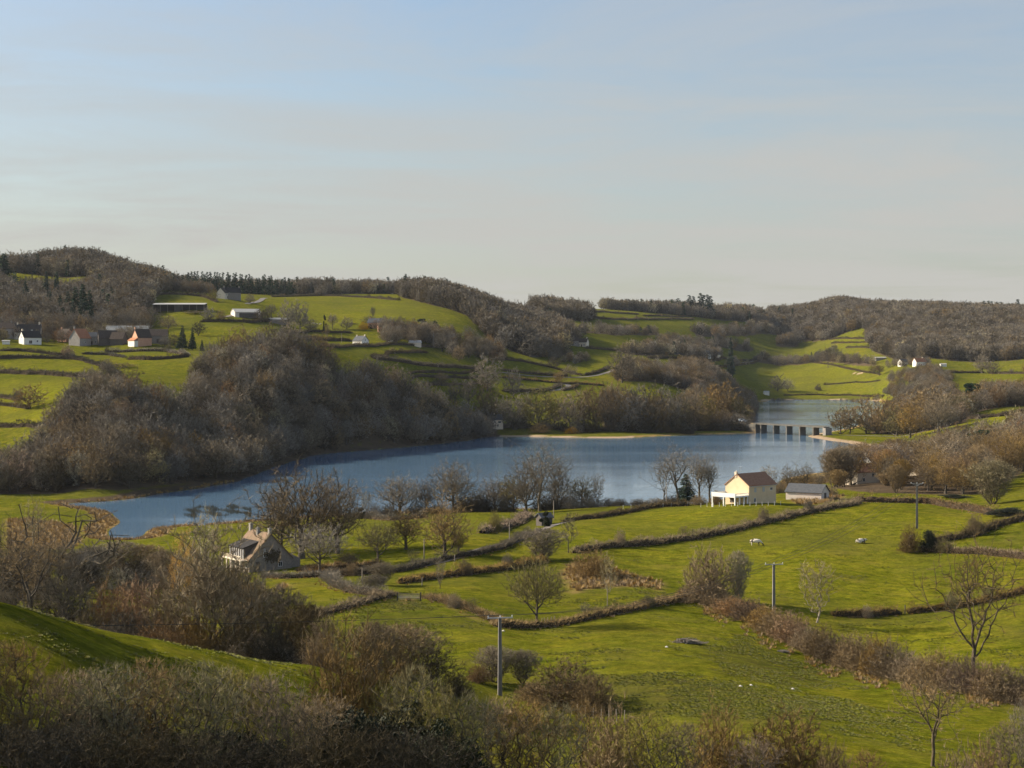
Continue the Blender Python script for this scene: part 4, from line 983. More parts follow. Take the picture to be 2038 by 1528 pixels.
for i, (x, y, hpx, w_, k_) in enumerate(((1235,1088,34,26,'shrub'),(1362,1074,30,24,'sapling'),(1520,1042,34,26,'shrub'),(1610,1021,30,22,'shrub'),(925,1145,34,30,'shrub'),(1010,1132,30,26,'shrub'),(700,1146,26,30,'shrub'),
        (1165,1232,34,24,'sapling'),(1290,1209,26,26,'shrub'),(1725,1229,26,24,'shrub'),(1895,1212,36,34,'shrub'),(1965,1196,30,26,'shrub'),(1940,1066,44,40,'shrub'),(985,1058,40,30,'shrub'),(905,1210,30,30,'shrub'),(940,1222,34,24,'sapling'),(1880,1100,30,34,'shrub'))):
    tr(k_, x, y - hpx, y=y, w=w_, dm=250, tw=random.choice(['brown', 'grey', 'olive']), label='untrimmed bush standing out of a near hedge, ' + ORD[i] + ' of the scattered ones', group='untrimmed bushes in the near hedges', name='hedge_bush', cat='bush')
# -- middle fields
tr('coppice', 1080, 1052, 395, w=92, tw='grey', label='tangled shrub clump where the central hedges meet', name='bare_shrub', cat='shrub')
tr('sapling', 1131, 1020, y=1100, w=36, tw='olive', dm=350, label='thin olive tree rising from the hedge right of the shrub clump')
tr('yew', 1086, 1010, 470, w=20, label='small dark evergreen by the road bend near the lake')
tr('fan', 1068, 1112, y=1247, w=122, tw='olive', dm=260, label='lone bare oak with drooping lower branches in the middle field', pale=False)
tr('shrub', 1180, 1094, 372, w=90, tw='brown', label='rounded brown bush on the dry grass bank')
tr('sapling', 1209, 1096, y=1206, w=34, tw='pale', dm=280, label='slender white stemmed birch right of the lone oak', pale=True, idx=0)
tr('shrub', 1410, 1088, 338, w=112, tw='brown', label='big dense brown bush at the top of the diagonal bramble hedge')
tr('coppice', 1470, 1098, 340, w=52, tw='pale', label='upright pale stemmed bush beside the big dense brown bush', name='bare_shrub', cat='shrub', pale=True)
tr('sapling', 1624, 1112, y=1240, w=76, tw='pale', dm=290, label='pale twin stemmed young tree in the cow field hedge', pale=True, idx=1, name='bare_tree', cat='tree')
tr('forked', 1938, 1072, y=1370, w=170, tw='brown', dm=230, label='tall forked tree with high open crown at the right', idx=0, rz=0.4)
tr('forked', 1856, 1322, 182, w=140, tw='brown', label='bare tree with broken white side branch at the lower right corner', idx=1)
tr('shrub', 1810, 1045, 412, w=44, tw='brown', label='brown bush round the foot of the right electricity pole')
tr('holly', 1850, 1052, 412, w=42, label='dark evergreen bush right of the right electricity pole')
tr('coppice', 1975, 918, 505, w=100, tw='pale', label='big upright pale twigged tree on the right bank above the tall hedge')
tr('holly', 2005, 1010, 462, w=80, label='large dark evergreen bush near the right edge')
tr('holly', 1900, 985, 540, w=60, label='dark evergreen bush below the right hand houses')
for i in range(24):
    t_ = i / 23; x = 1405 + t_ * 660; y_ = np.interp(x, [1400,1470,1540,1640,1760,1900,2065],[1195,1225,1262,1312,1345,1372,1408])
    hgt = np.interp(x, [1400,1500,1650,1800,2060],[34,40,62,66,62]) * (0.8 + 0.4 * random.random())
    tr('shrub', x, y_ - hgt, y=y_, w=70 + 34 * random.random(), tw=random.choice(['brown', 'red', 'brown']), dm=200, label='rusty bramble bush, ' + ORD[i] + ' from the left in the diagonal hedge', group='bramble bushes of the diagonal hedge')
# -- along the near crest in the centre
tr('coppice', 985, 1288, 243, w=90, tw='grey', label='young many stemmed tree just behind the nearest electricity pole')
tr('shrub', 952, 1322, 240, w=50, tw='red', label='orange brown shrub left of the nearest electricity pole')
tr('coppice', 1040, 1295, 244, w=76, tw='grey', label='grey young tree right of the nearest electricity pole')
tr('shrub', 1058, 1355, 232, w=70, tw='brown', label='low shrub right of the nearest pole on the crest')
tr('shrub', 1130, 1312, 226, w=150, tw='brown', label='broad pale brown shrub right of the nearest electricity pole')
tr('shrub', 1180, 1345, 220, w=90, tw='brown', label='shrub overlapping the broad pale brown one on its right')
tr('coppice', 800, 1245, 212, w=150, tw='brown', label='dense brown tree beyond the crest right of the tall foreground tree', name='bare_tree')
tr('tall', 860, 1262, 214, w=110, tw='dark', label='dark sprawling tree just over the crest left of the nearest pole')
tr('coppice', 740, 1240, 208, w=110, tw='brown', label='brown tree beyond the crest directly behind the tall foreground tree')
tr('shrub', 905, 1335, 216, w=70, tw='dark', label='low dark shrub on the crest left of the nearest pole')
# -- foreground thicket
tr('bigthicket', 702, 1222, 118, w=215, tw='brown', label='tall twiggy foreground tree rising out of the dark thicket', idx=0)
fg = [(-40,1270,104,170),(30,1290,100,170),(95,1335,96,160),(160,1330,102,170),(225,1335,98,170),(290,1325,100,180),(350,1330,104,170),(415,1330,100,180),(475,1330,106,170),(535,1350,104,160),(590,1375,100,160),(640,1380,108,150),
      (770,1345,116,160),(825,1345,112,170),(880,1370,110,150),(930,1395,112,150),(990,1400,116,150),(1050,1400,116,150),(1105,1405,118,140)]
for i, (x, top, D, w_) in enumerate(fg):
    tr('thicket', x, top + random.randint(-14, 14), D, w=w_, tw=random.choice(['brown', 'olive', 'brown', 'olive']), name='bare_shrub', cat='shrub', label='many stemmed brown sapling bush, ' + ORD[i] + ' from the left in the foreground thicket', group='sapling bushes of the foreground thicket')
for i, (x, top, D, w_) in enumerate([(-10,1430,104,180),(70,1450,104,190),(150,1400,106,200),(240,1410,106,190),(320,1430,104,190),(400,1440,104,180),(480,1440,104,150),(640,1425,108,170),(720,1405,110,180),(790,1405,110,170),(860,1430,108,150),(560,1470,100,190),(930,1475,104,130)]):
    tr('holly', x, top, D, w=w_, label='near black evergreen bush, ' + ORD[[0,1,2,3,4,5,6,8,9,10,11,7,12][i]] + ' from the left under the foreground thicket', group='dark evergreens in the foreground thicket')
for i9, (x, top, D, w_, tw_, lb) in enumerate(((1165,1398,150,110,'brown','pale brown bush left of the fence posts at the bottom'),(1225,1408,140,130,'brown','ragged bush at the bottom centre right below the fence posts'),(1290,1420,138,130,'olive','olive brown bush at the bottom centre right'),
        (1360,1440,140,120,'brown','bush left of the two round bushes at the bottom'),(1432,1412,158,130,'brown','left one of the two big round bushes at the bottom right'),(1565,1412,158,190,'brown','right one of the two big round bushes at the bottom right'),
        (1500,1465,140,120,'red','rusty bush in front of the two round bushes'),(1660,1478,140,90,'brown','small bush right of the two round bushes'),(1725,1496,132,90,'red','low rusty bush at the bottom edge, lower right'),
        (1905,1498,132,110,'red','low rusty bush right of the corner tree'),(2000,1440,160,90,'brown','brown bush near the lower right corner'),(2035,1395,190,60,'grey','grey bush cut by the right edge low down'),(1960,1478,140,100,'red','rusty bush between corner tree and right edge'))):
    tr('shrub' if i9 in (1, 4, 5, 7, 9, 12) else 'thicket', x, top, D, w=w_, tw=tw_, label=lb, name='bare_shrub', cat='shrub')
for i, (x, D_, h_) in enumerate([(-245,158,17),(-130,163,13),(-420,156,16)]):
    put('tall' if i % 2 else 'ash', pd(x, D_), h_, h_ * .6, 'brown', 'tall bare tree outside the left edge, ' + ORD[i] + ' of the row shading the near field')
# -- far shore and its trees
fs = [(1000,790,1205,40),(1022,788,1195,46),(1045,792,1200,36),(1072,778,1195,60),(1104,785,1205,46),(1135,790,1195,50),(1160,782,1205,46),(1185,765,1200,54),(1210,770,1195,46),(1232,762,1200,56),(1255,772,1195,50),(1282,765,1200,56),(1305,775,1200,46),(1330,778,1210,54),(1352,785,1215,46),(1375,782,1220,50),(1425,770,1270,60),(1448,775,1268,60),(1470,790,1262,48),(1400,785,1240,50)]
for i, (x, top, D, w_) in enumerate(sorted(fs)):
    tr('mid', x, top + random.randint(-5, 5), D, w=w_, tw=random.choice(['grey', 'olive', 'brown']), label='bare tree in the row behind the far lake shore, ' + ORD[i] + ' from the left', group='trees behind the far lake shore')
for i, x in enumerate(range(995, 1500, 17)):
    tr('bushfar', x + random.randint(-6, 6), 838 + random.randint(-6, 8), 1188 + (30 if x > 1380 else 0) + random.randint(0, 14), w=34, tw=random.choice(['dark', 'grey', 'dark']), label='dark scrub bush under the far shore trees, ' + ORD[i] + ' from the left', group='scrub under the far shore trees')
tr('willow', 1075, 842, 1176, w=42, tw='gold', label='larger of two golden willows on the far shore')
tr('willow', 1137, 850, 1177, w=28, tw='gold', label='smaller of two golden willows on the far shore')
for x, top, D, w_, kind, tw_, lb in (
   (970,712,1290,52,'mid','grey','large round headed tree above the far shore, left of the hairpin lane'),(1022,735,1290,32,'mid','grey','lone small tree in the field left of the hairpin lane'),
   (905,757,1190,28,'mid','dark','leftmost of three dark trees below the striped fields'),(932,752,1190,30,'midtall','grey','thin middle tree below the striped fields'),(968,762,1190,42,'mid','dark','bushy tree below the striped fields, nearest the white villa'),
   (1238,690,1420,48,'mid','grey','tall bare tree at the left end of the tree knoll'),(900,662,1460,46,'mid','grey','round grey tree beside the descending hill field'),
   (574,600,1400,34,'mid','grey','left one of the pair of bare trees below the hill field'),(597,602,1405,34,'mid','grey','right one of the pair of bare trees below the hill field'),
   (735,628,1480,24,'mid','grey','small bare tree in the hill field above the hamlet'),(742,610,1520,10,'midtall','grey','spindly dead tree above the hamlet'),(690,632,1430,22,'mid','grey','small grey orchard tree left of the golden bush'),(662,625,1430,20,'midtall','grey','small tree beside the dark cypress'),
   (760,638,1480,30,'mid','grey','grey tree behind the hamlet roofs'),(388,618,1400,38,'mid','grey','spreading grey tree below the long barn'),
   (134,688,1110,28,'bushfar','red','reddish bush in the field below the village'),(245,722,1040,44,'mid','brown','brown tree at the corner of the hedges left of the big wood'),(700,665,1480,18,'mid','grey','small tree behind the little white house'),
   (1648,690,-732,16,'midtall','dark','ivy covered tree on the hedge of the far lake meadow'),(1610,638,-662,22,'mid','grey','single grey tree at the top of the far right field'),(1660,684,-714,16,'midtall','grey','slim tree left of the three far hedges'),
   (1548,747,-779,28,'mid','grey','grey tree left on the far lake meadow'),(1568,755,-779,24,'mid','pale','paler tree on the far lake meadow'),(1628,764,-777,13,'bushfar','grey','tiny isolated bush in the far lake meadow'),
   (1955,706,-743,28,'mid','grey','left one of the two trees at the edge of the far right meadow'),(1975,718,-745,28,'mid','grey','right one of the two trees at the edge of the far right meadow'),(1750,726,-748,20,'midtall','brown','brown tree at the right end of the diagonal meadow hedge'),
   (1462,706,-726,11,'midtall','grey','thin tree beside the pale lane by the knoll'),(1673,812,1178,40,'mid','brown','first tree of the right bank beside the bridge end'),(1692,808,1182,36,'mid','brown','second tree beside the bridge end'),
   (1724,794,1185,56,'mid','brown','third tree beside the bridge end, the broadest'),(1765,792,1200,48,'mid','brown','fourth tree along the road from the bridge'),(1785,812,1150,52,'mid','olive','low crowned tree standing on the right bank meadow'),
   (1852,770,1190,90,'mid','brown','large russet tree towering over the right bank'),(1905,785,1170,60,'mid','olive','golden brown tree by the bright right field'),(1960,770,1230,60,'mid','brown','tall brown tree above the bright right field'),(2010,765,1230,60,'mid','grey','grey brown tree above the bright field near the right edge')):
    tr(kind, x, top, D if D > 0 else None, y=-D if D < 0 else None, dm=1900, w=w_, tw=tw_, label=lb)
tr('willow', 724, 641, 1430, w=22, tw='gold', label='golden leaved bush beside the hamlet')
tr('willow', 378, 676, 1160, w=9, tw='gold', label='small yellow bush right of the brick gabled farm')
for x, top, D, w_, lb in ((646,618,1400,7,'narrow dark cypress in the field below the hill'),(363,648,1150,22,'broad dark conifer right of the village'),(383,656,1148,17,'narrower dark conifer at the right end of the village'),
        (402,676,1130,10,'tiny dark conifer at the top of the big wood'),(1454,672,2080,17,'dark conifer right of the two pale gables'),(840,632,1500,16,'round dark evergreen in the hamlet'),(865,638,1470,26,'biggest dark conifer in the hamlet'),
        (903,650,1470,9,'slender conifer at the right of the hamlet'),(737,643,1440,12,'dark evergreen next to the golden bush'),(1937,756,1260,34,'dark cedar above the bright right field'),(1290,646,2250,14,'dark fir in the middle belt of trees'),
        (1275,650,2250,8,'smaller dark fir in the middle belt of trees'),(8,505,1640,46,'dark fir clump at the top left corner of the hill'),(651,642,1330,11,'brown leafless poplar above the big wood')):
    if 'poplar' in lb: tr('poplar', x, top, D, w=w_, tw='brown', label=lb)
    elif 'cedar' in lb or 'round dark' in lb: tr('pine', x, top, D, w=w_, label=lb)
    elif 'cypress' in lb or 'evergreen next' in lb: tr('yew', x, top, D, w=w_, label=lb)
    else: tr('spruce', x, top, D, w=w_, label=lb)
for i, (x, top, D, w_, k_) in enumerate(((1672,902,640,56,'tall'),(1688,884,665,44,'forked'),(1776,876,640,64,'forked'),(1800,888,720,56,'tall'),(1856,900,640,50,'forked'),(1880,892,650,70,'tall'),(1922,885,640,60,'forked'),(2008,872,660,80,'tall'),(1812,792,1100,60,'tall'),(1868,782,1090,70,'oak'),(1668,935,600,40,'coppice'),(1764,940,590,40,'coppice'),(1850,940,590,52,'coppice'))):
    tr(k_, x, top, D, w=w_, tw='tan', label='tall golden brown tree on the right bank, ' + ORD[i] + ' of the taller ones', group='taller golden brown trees of the right bank', name='bare_tree', cat='tree')
for i, (X_, Y_, h_) in enumerate(((-40,78,13),(-44,86,14),(-41,95,13),(-47,104,14),(-39,68,12),(-50,112,13))):  # off-frame pines added to cast shade on the foreground thicket
    put('pine', Vector((X_, Y_, float(zat(X_, Y_)))), h_, 9, 'grey', 'unseen pine added past the left edge to shade the foreground, ' + ORD[i] + ' of the row')
tr('pine', 1968, 848, 770, w=66, label='dark pine with layered crown above the white house at the right')
tr('holly', 1990, 880, 750, w=40, label='dark evergreen below the layered pine')
tr('yew', 1872, 915, 690, w=8, label='narrow dark conifer between the right hand houses')
for x, top, D, w_ in ((120,588,1330,22),(135,580,1340,26),(150,572,1335,30),(165,566,1320,34),(178,578,1330,26),(145,600,1290,24),(162,596,1280,28),(182,606,1290,22),(92,541,1480,18),(112,541,1480,22),(50,560,1440,22),(222,572,1450,20)):
    tr('spruce', x, top, D, w=w_, label='dark spruce in the clump on the slope above the village', group='spruces above the village')
for i in range(40):
    x = 330 + i * 6.4 + random.uniform(-2, 2); topy = np.interp(x, [330,400,470,560,600],[545,543,545,553,562])
    tr('firfar', x, topy + random.uniform(-4, 5), 1900 + random.uniform(0, 60), w=13, label='small dark fir on the skyline at the left', group='skyline firs at the left')
for x, top in ((1276,604),(1320,606),(1338,598),(1349,594),(1372,588),(1380,590),(1394,584),(1400,588),(1408,587),(1414,590),(1362,600),(620,562),(640,563),(665,558),(750,566),(765,565),(773,566)):
    tr('firfar', x, top, 2800 if x > 1000 else 1960, w=20 if x > 1000 else 11, label='dark fir standing above the distant skyline wood', group='firs above the distant skyline woods')
for x, top in ((1925,602),(1944,604),(1958,599),(1968,599),(1974,600),(1984,601),(1992,601),(2008,604),(2026,596)):
    tr('firfar', x, top, 2980, w=15, label='dark fir on the ridge of the grey forest at the far right', group='firs on the right hand ridge')
for i in range(17):
    x = 22 + i * 5.5; tr('midtall', x, 508 + random.uniform(-4, 4), 1815, w=9, tw='pale', label='thin see-through sapling in the line on the top left skyline', group='line of saplings on the top left skyline')

# -- woods whose nearer trees stand out one by one
def scatter(key, sp, rg):
    P = WPOLY[key]; lo = P.min(0); hi = P.max(0); A = (hi[0] - lo[0]) * (hi[1] - lo[1]); n_ = int(A / sp ** 2 * 1.0)
    q = []
    gxx = np.arange(lo[0], hi[0], sp); gyy = np.arange(lo[1], hi[1], sp); XX, YY = np.meshgrid(gxx, gyy)
    q = np.stack([XX.ravel(), YY.ravel()], 1) + rg.uniform(-.42, .42, (XX.size, 2)) * sp
    q = q[inside(P, q)]; c = CX + FOC * q[:, 0] / q[:, 1]
    return q[(c > -260) & (c < 2300)]
HOUSES_CLEAR = []
rg = np.random.default_rng(5)
q = scatter('rightnear', 9.0, rg)
q = q[np.argsort(q[:, 1])]; rest = []; n_ind = 0
for X, Y in q:
    col = CX + FOC * X / Y
    if col > 2150: continue
    if n_ind >= 112 and not (col < 1800 and Y < 760):
        rest.append((X, Y)); continue
    if any(abs(col - hx) < hw and Y < hd + 4 and Y > hd - dep for hx, hw, hd, dep in ((1716,20,648,200),(1735,15,676,200),(1822,14,703,200),(1960,12,798,60),(1600,60,600,60))): continue
    hm = rg.uniform(10, 15) * (0.82 if Y < 600 else 1); n_ind += 1
    put(['tall', 'coppice', 'tall', 'ash', 'oak'][rg.integers(5)], Vector((X, Y, float(zat(X, Y)))), hm, hm * rg.uniform(.7, .95), ['brown', 'tan', 'tan', 'grey', 'red'][rg.integers(5)],
        'warm brown bare tree in the copse round the right hand houses', 'trees of the copse round the right hand houses', name='bare_tree', cat='tree')
REST = np.array(rest)
q = scatter('leftdip', 12.5, rg)
q = q[np.argsort(q[:, 0] / q[:, 1])]; q = q[(CX + FOC * q[:, 0] / q[:, 1]) > -120]
for i, (X, Y) in enumerate(q):
    hm = rg.uniform(6, 9); put(['tall', 'coppice'][rg.integers(2)], Vector((X, Y, float(zat(X, Y)))), hm, hm * .85, ['brown', 'grey'][rg.integers(2)],
        'shaded bare tree in the hollow at the left edge, ' + ORD[min(i, 29)] + ' from the left', 'trees of the left hollow', name='bare_tree', cat='tree')

# -- trees and bushes standing in the far hedges
rh = random.Random(12)
for P_, dm, h_, lb, tw_ in FARH:
    Q_ = resample(np.array(hp(P_, dm)), 14.0, closed=False)
    for X, Y in Q_:
        if rh.random() > (.30 if Y < 1250 else .22): continue
        hm = rh.choice([2.5, 3, 3, 3.5, 4, 5, 8, 10]) * rh.uniform(.9, 1.2)
        put('mid' if hm > 6 else 'bushfar', Vector((X + rh.uniform(-2, 2), Y + rh.uniform(-2, 2), float(zat(X, Y)))), hm, hm * rh.uniform(.8, 1.2), rh.choice(['grey', 'grey', 'brown', 'dark', 'olive']),
            'bare tree or thorn bush growing in one of the far field hedges', 'hedgerow trees of the far fields', name='hedgerow_tree', cat='tree')
for i, (x, y, top, w_) in enumerate(sorted(((105,674,626,40),(90,672,640,24),(205,660,618,34),(232,655,614,30),(262,652,618,30),(300,650,612,36),(335,655,628,30),(345,690,664,26),(328,692,668,20),(20,668,636,34),(150,668,634,24),(395,668,640,26),(415,640,612,24),(498,604,584,18),(520,632,618,26),(540,628,606,22),(880,700,664,34),(800,668,632,30),(820,672,636,28),(850,676,640,34),(785,664,636,22)))):
    tr('mid', x, top, y=y, w=w_, dm=1120, tw=rh.choice(['grey', 'brown', 'grey', 'dark']), label='bare tree among the village and farm buildings, ' + ORD[i] + ' from the left', group='trees among the left slope buildings', name='village_tree', cat='tree')
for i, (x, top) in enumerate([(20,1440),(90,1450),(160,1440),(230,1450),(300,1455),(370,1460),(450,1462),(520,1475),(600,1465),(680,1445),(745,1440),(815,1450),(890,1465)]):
    tr('thicket', x, top + 4, 84, w=170, tw='thorn', label='bare bush with twigs blackened for shade, ' + ORD[i] + ' from the left along the very bottom edge', group='bushes with twigs blackened for shade along the bottom edge', name='bare_shrub', cat='shrub')
# ---------------------------------------------------------------- woods that read as one mass
def src_coll(name, items):
    c = bpy.data.collections.new(name)
    for i, (me_, tw_) in enumerate(items):
        o = bpy.data.objects.new('%s_%02d' % (name, i), me_)
        c.objects.link(o)
        if tw_ and tw_ != 'grey':
            for sl_ in o.material_slots:
                if sl_.material.name == 'twigs_grey_brown': sl_.link = 'OBJECT'; sl_.material = TW[tw_]
    return c
def gn_group(coll):
    g = bpy.data.node_groups.new('scatter_' + coll.name, 'GeometryNodeTree')
    g.interface.new_socket('Geometry', in_out='INPUT', socket_type='NodeSocketGeometry'); g.interface.new_socket('Geometry', in_out='OUTPUT', socket_type='NodeSocketGeometry')
    gi = g.nodes.new('NodeGroupInput'); go = g.nodes.new('NodeGroupOutput'); ip = g.nodes.new('GeometryNodeInstanceOnPoints'); ci = g.nodes.new('GeometryNodeCollectionInfo')
    ci.inputs['Collection'].default_value = coll; ci.inputs['Separate Children'].default_value = True; ci.inputs['Reset Children'].default_value = True
    def na(nm, ty):
        a = g.nodes.new('GeometryNodeInputNamedAttribute'); a.data_type = ty; a.inputs[0].default_value = nm; return a.outputs[0]
    L_ = g.links.new
    L_(gi.outputs[0], ip.inputs['Points']); L_(ci.outputs[0], ip.inputs['Instance']); ip.inputs['Pick Instance'].default_value = True
    L_(na('pick', 'INT'), ip.inputs['Instance Index']); L_(na('turn', 'FLOAT_VECTOR'), ip.inputs['Rotation']); L_(na('size', 'FLOAT_VECTOR'), ip.inputs['Scale'])
    L_(ip.outputs[0], go.inputs[0]); return g
def stuff(name, g, P3, size, pick, label, cat):
    me_ = bpy.data.meshes.new(name); me_.vertices.add(len(P3)); me_.vertices.foreach_set('co', np.asarray(P3, np.float32).ravel())
    rt = np.zeros((len(P3), 3), np.float32); rt[:, 2] = rng.random(len(P3)) * 6.28
    a = me_.attributes.new('turn', 'FLOAT_VECTOR', 'POINT'); a.data.foreach_set('vector', rt.ravel())
    a = me_.attributes.new('size', 'FLOAT_VECTOR', 'POINT'); a.data.foreach_set('vector', np.asarray(size, np.float32).ravel())
    a = me_.attributes.new('pick', 'INT', 'POINT'); a.data.foreach_set('value', np.asarray(pick, np.int32))
    o = link_mesh(name, me_); md = o.modifiers.new('scatter', 'NODES'); md.node_group = g
    return tag(o, label, cat, kind='stuff')
MIX = [(LIB['mid'][i][0], t_) for i, t_ in ((0,'grey'),(1,'grey'),(2,'brown'),(3,'grey'),(4,'red'),(0,'brown'),(1,'pale'),(2,'dark'))]
FARMIX = [(LIB['far'][i][0], t_) for i, t_ in ((0,'grey'),(1,'grey'),(2,'brown'),(3,'grey'),(4,'dark'),(0,'pale'),(1,'dark'))] + [(LIB['firfar'][0][0], None)]
cM = src_coll('woodmid', MIX); cF = src_coll('woodfar', FARMIX)
gM = gn_group(cM); gF = gn_group(cF)
def wood(name, key, sp, hrange, g, probs, label, fir=0.0, edge=None):
    q = scatter(key, sp, rg); n_ = len(q); hm = rg.uniform(*hrange, n_); 
    lump_ = vnoise(q[:, 0], q[:, 1], 34, 9) + 0.5 * vnoise(q[:, 0], q[:, 1], 15, 10)
    hm = hm * (1 + 0.32 * lump_)
    wd = hm * rg.uniform(.85, 1.2, n_) / 13.5
    if g is gF: wd *= 1.05
    pk = rg.choice(len(probs), n_, p=np.array(probs) / sum(probs))
    return stuff(name, g, np.column_stack([q, zat(q[:, 0], q[:, 1]) - 0.2]), np.column_stack([wd, wd, hm / 14]), pk, label, 'wood')
wood('woodland', 'peninsula', 8.4, (10.5, 17), gM, [3, 3, 1.6, 2.4, .7, .8, .5, 1.2], 'large bare purplish brown wood covering the slope left of the lake')
wood('woodland', 'farshore', 7.8, (10, 14.5), gM, [2, 2, 3, 2, 1, 2, .3, .5], 'brown wood at the tip of the far shore beside the bridge')
wood('woodland', 'knollrow', 8.5, (10, 13.5), gM, [2, 2, 3, 2, 1, 2, .3, .5], 'belt of brown trees along the knoll above the far shore')
wood('woodland', 'centre', 8.5, (14, 18), gF, [3, 3, 1, 3, 2, .3, 1, 0.1], 'dark grey wood running down the hill in the centre')
wood('woodland', 'dome', 9, (16, 20), gF, [3, 3, 1, 3, 1, .3, 1, 0], 'small domed wood on the skyline right of the centre')
wood('woodland', 'bandlow', 9.5, (7, 9.5), gF, [3, 3, 1, 3, 1, .5, 1, 0], 'low thicket in the hollow below the central wood')
wood('woodland', 'band1', 13, (9, 12), gF, [3, 3, 1, 3, 0, 1, .5, .15], 'upper belt of trees crossing the distant fields')
wood('woodland', 'band2b', 13, (9, 12), gF, [3, 3, 2, 3, 0, 1, .5, .1], 'belt of trees on the rise between the distant fields')
wood('woodland', 'band5', 11, (13, 18), gF, [3, 3, 2, 3, 0, 1, .5, .1], 'round clump of trees above the far lake meadow')
wood('woodland', 'band2', 12, (10, 13), gF, [3, 3, 2, 3, 0, 1, .5, .1], 'middle belt of trees crossing the distant fields')
wood('woodland', 'band3', 13, (11, 15), gF, [3, 3, 1, 3, 1, .5, 1, .1], 'dark belt of trees below the skyline right of the centre')
wood('woodland', 'band4', 13, (9, 13), gF, [3, 3, 2, 3, 0, 1, .5, .1], 'belt of grey trees behind the far lake meadow')
wood('woodland', 'skyleft', 10, (13, 16), gF, [3, 3, 1, 3, 0, 2, .5, .5], 'pale grey wood along the left skyline behind the hill field')
wood('woodland', 'skyright', 11, (14, 18), gF, [3, 3, 1, 3, 0, 1, .5, .6], 'grey wood along the skyline under the tall firs')
wood('woodland', 'rightfar', 11, (15, 18), gF, [3, 3, 1, 3, 1, .5, 1, .1], 'high forest on the skyline at the right')
wood('woodland', 'rightmain', 11.5, (16, 20), gF, [3, 3, .8, 3, 1, .6, .6, 0], 'great grey forest covering the hillside at the far right')
wood('woodland', 'lefthill', 9, (13, 17), gF, [3, 3, 2, 3, 1, .5, 1, .35], 'dark wooded hill at the upper left behind the village')
wood('woodland', 'rightbank', 9.5, (7, 10), gF, [3, 3, 2, 3, 1, .5, 1, .1], 'dark trees round the far right end of the lake')
hm_ = rg.uniform(9.5, 14, len(REST)); wd_ = hm_ * rg.uniform(.85, 1.1, len(REST)) / 14
REST = REST[[not any(abs(CX + FOC * a / b - hx) < hw and hd - dep < b < hd + 4 for hx, hw, hd, dep in ((1733,20,668,30),(1822,22,690,30),(1960,22,800,60),(1851,12,745,20))) for a, b in REST]]
stuff('woodland', gM, np.column_stack([REST, zat(REST[:, 0], REST[:, 1]) - .2]), np.column_stack([wd_, wd_, hm_ / 14])[:len(REST)], rg.integers(0, 7, len(REST)), 'rear part of the copse round the right hand houses', 'wood')
wood('woodland', 'rightmid', 8.5, (9, 13), gM, [2, 2, 3, 1, 2, 2, .5, .3], 'russet trees crowding the right bank beside the bridge')
wood('woodland', 'rightlane', 8.5, (11, 15), gM, [2, 2, 3, 1, 2, 2, .5, .3], 'brown trees above the bright field at the right edge')
wood('woodland', 'hamlet', 12, (8, 11), gM, [2, 2, 2, 2, 1, 1, .5, .5], 'grey brown thicket right of the hamlet')
def bits(name, PD_, sp, hrange, label, mixp=(3, 3, 2, 2, 1, 1, .5, .5), g=gM):
    WPOLY['tmp'] = pw(PD_); return wood(name, 'tmp', sp, hrange, g, list(mixp), label)
for v_, dm_, sp_, hr_, lb_ in (([(1760,788),(1885,792),(1895,752),(1850,738),(1812,744),(1775,752)], 1440, 9.5, (8, 11), 'dark trees on the slope below the red roofed lake house'),
        ([(1762,728),(1790,722),(1850,722),(1850,729),(1790,731),(1765,733)], 1750, 11, (7, 10), 'thin screen of trees round the red roofed lake house'),
        ([(750,672),(830,668),(905,672),(905,690),(840,690),(770,686)], 1200, 9, (9, 14), 'tall trees hiding the houses of the hamlet'),
        ([(890,702),(1000,700),(1010,724),(905,722)], 1150, 14, (11, 14), 'round topped trees on the slope right of the hamlet')):
    WPOLY['tmp'] = pwp(v_, dm_); wood('woodland', 'tmp', sp_, hr_, gM, [3, 3, 2, 2, 1, 1, .5, .8], lb_)
bits('woodland', [(745,1395),(830,1400),(900,1400),(900,1450),(745,1440)], 8, (8, 12), 'trees and bushes tangled between the hamlet houses')
bits('woodland', [(-60,1225),(60,1240),(215,1245),(290,1290),(285,1400),(215,1330),(120,1290),(-60,1300)], 8, (11, 15), 'dark trees on the slope directly behind the village')
bits('woodland', [(-60,1160),(20,1165),(100,1180),(290,1200),(300,1260),(-60,1240)], 9, (8, 11), 'bare trees standing behind the village roofs')
bits('woodland', [(1530,2020),(1760,2010),(1760,2035),(1530,2045)], 6, (2.5, 4), 'scrub fringing the far end of the lake')
bits('woodland', [(335,1610),(420,1640),(420,1720),(330,1700)], 9, (9, 12), 'grey trees left of the hill farmhouse')
bits('woodland', [(100,410),(340,400),(430,380),(440,330),(220,330),(120,380)], 8, (4, 6.5), 'shaded thicket filling the hollow left of the cottage')
bits('woodland', [(200,215),(640,222),(640,250),(430,262),(180,262)], 5.5, (3, 5), 'tangled undergrowth in the dip beyond the near field')
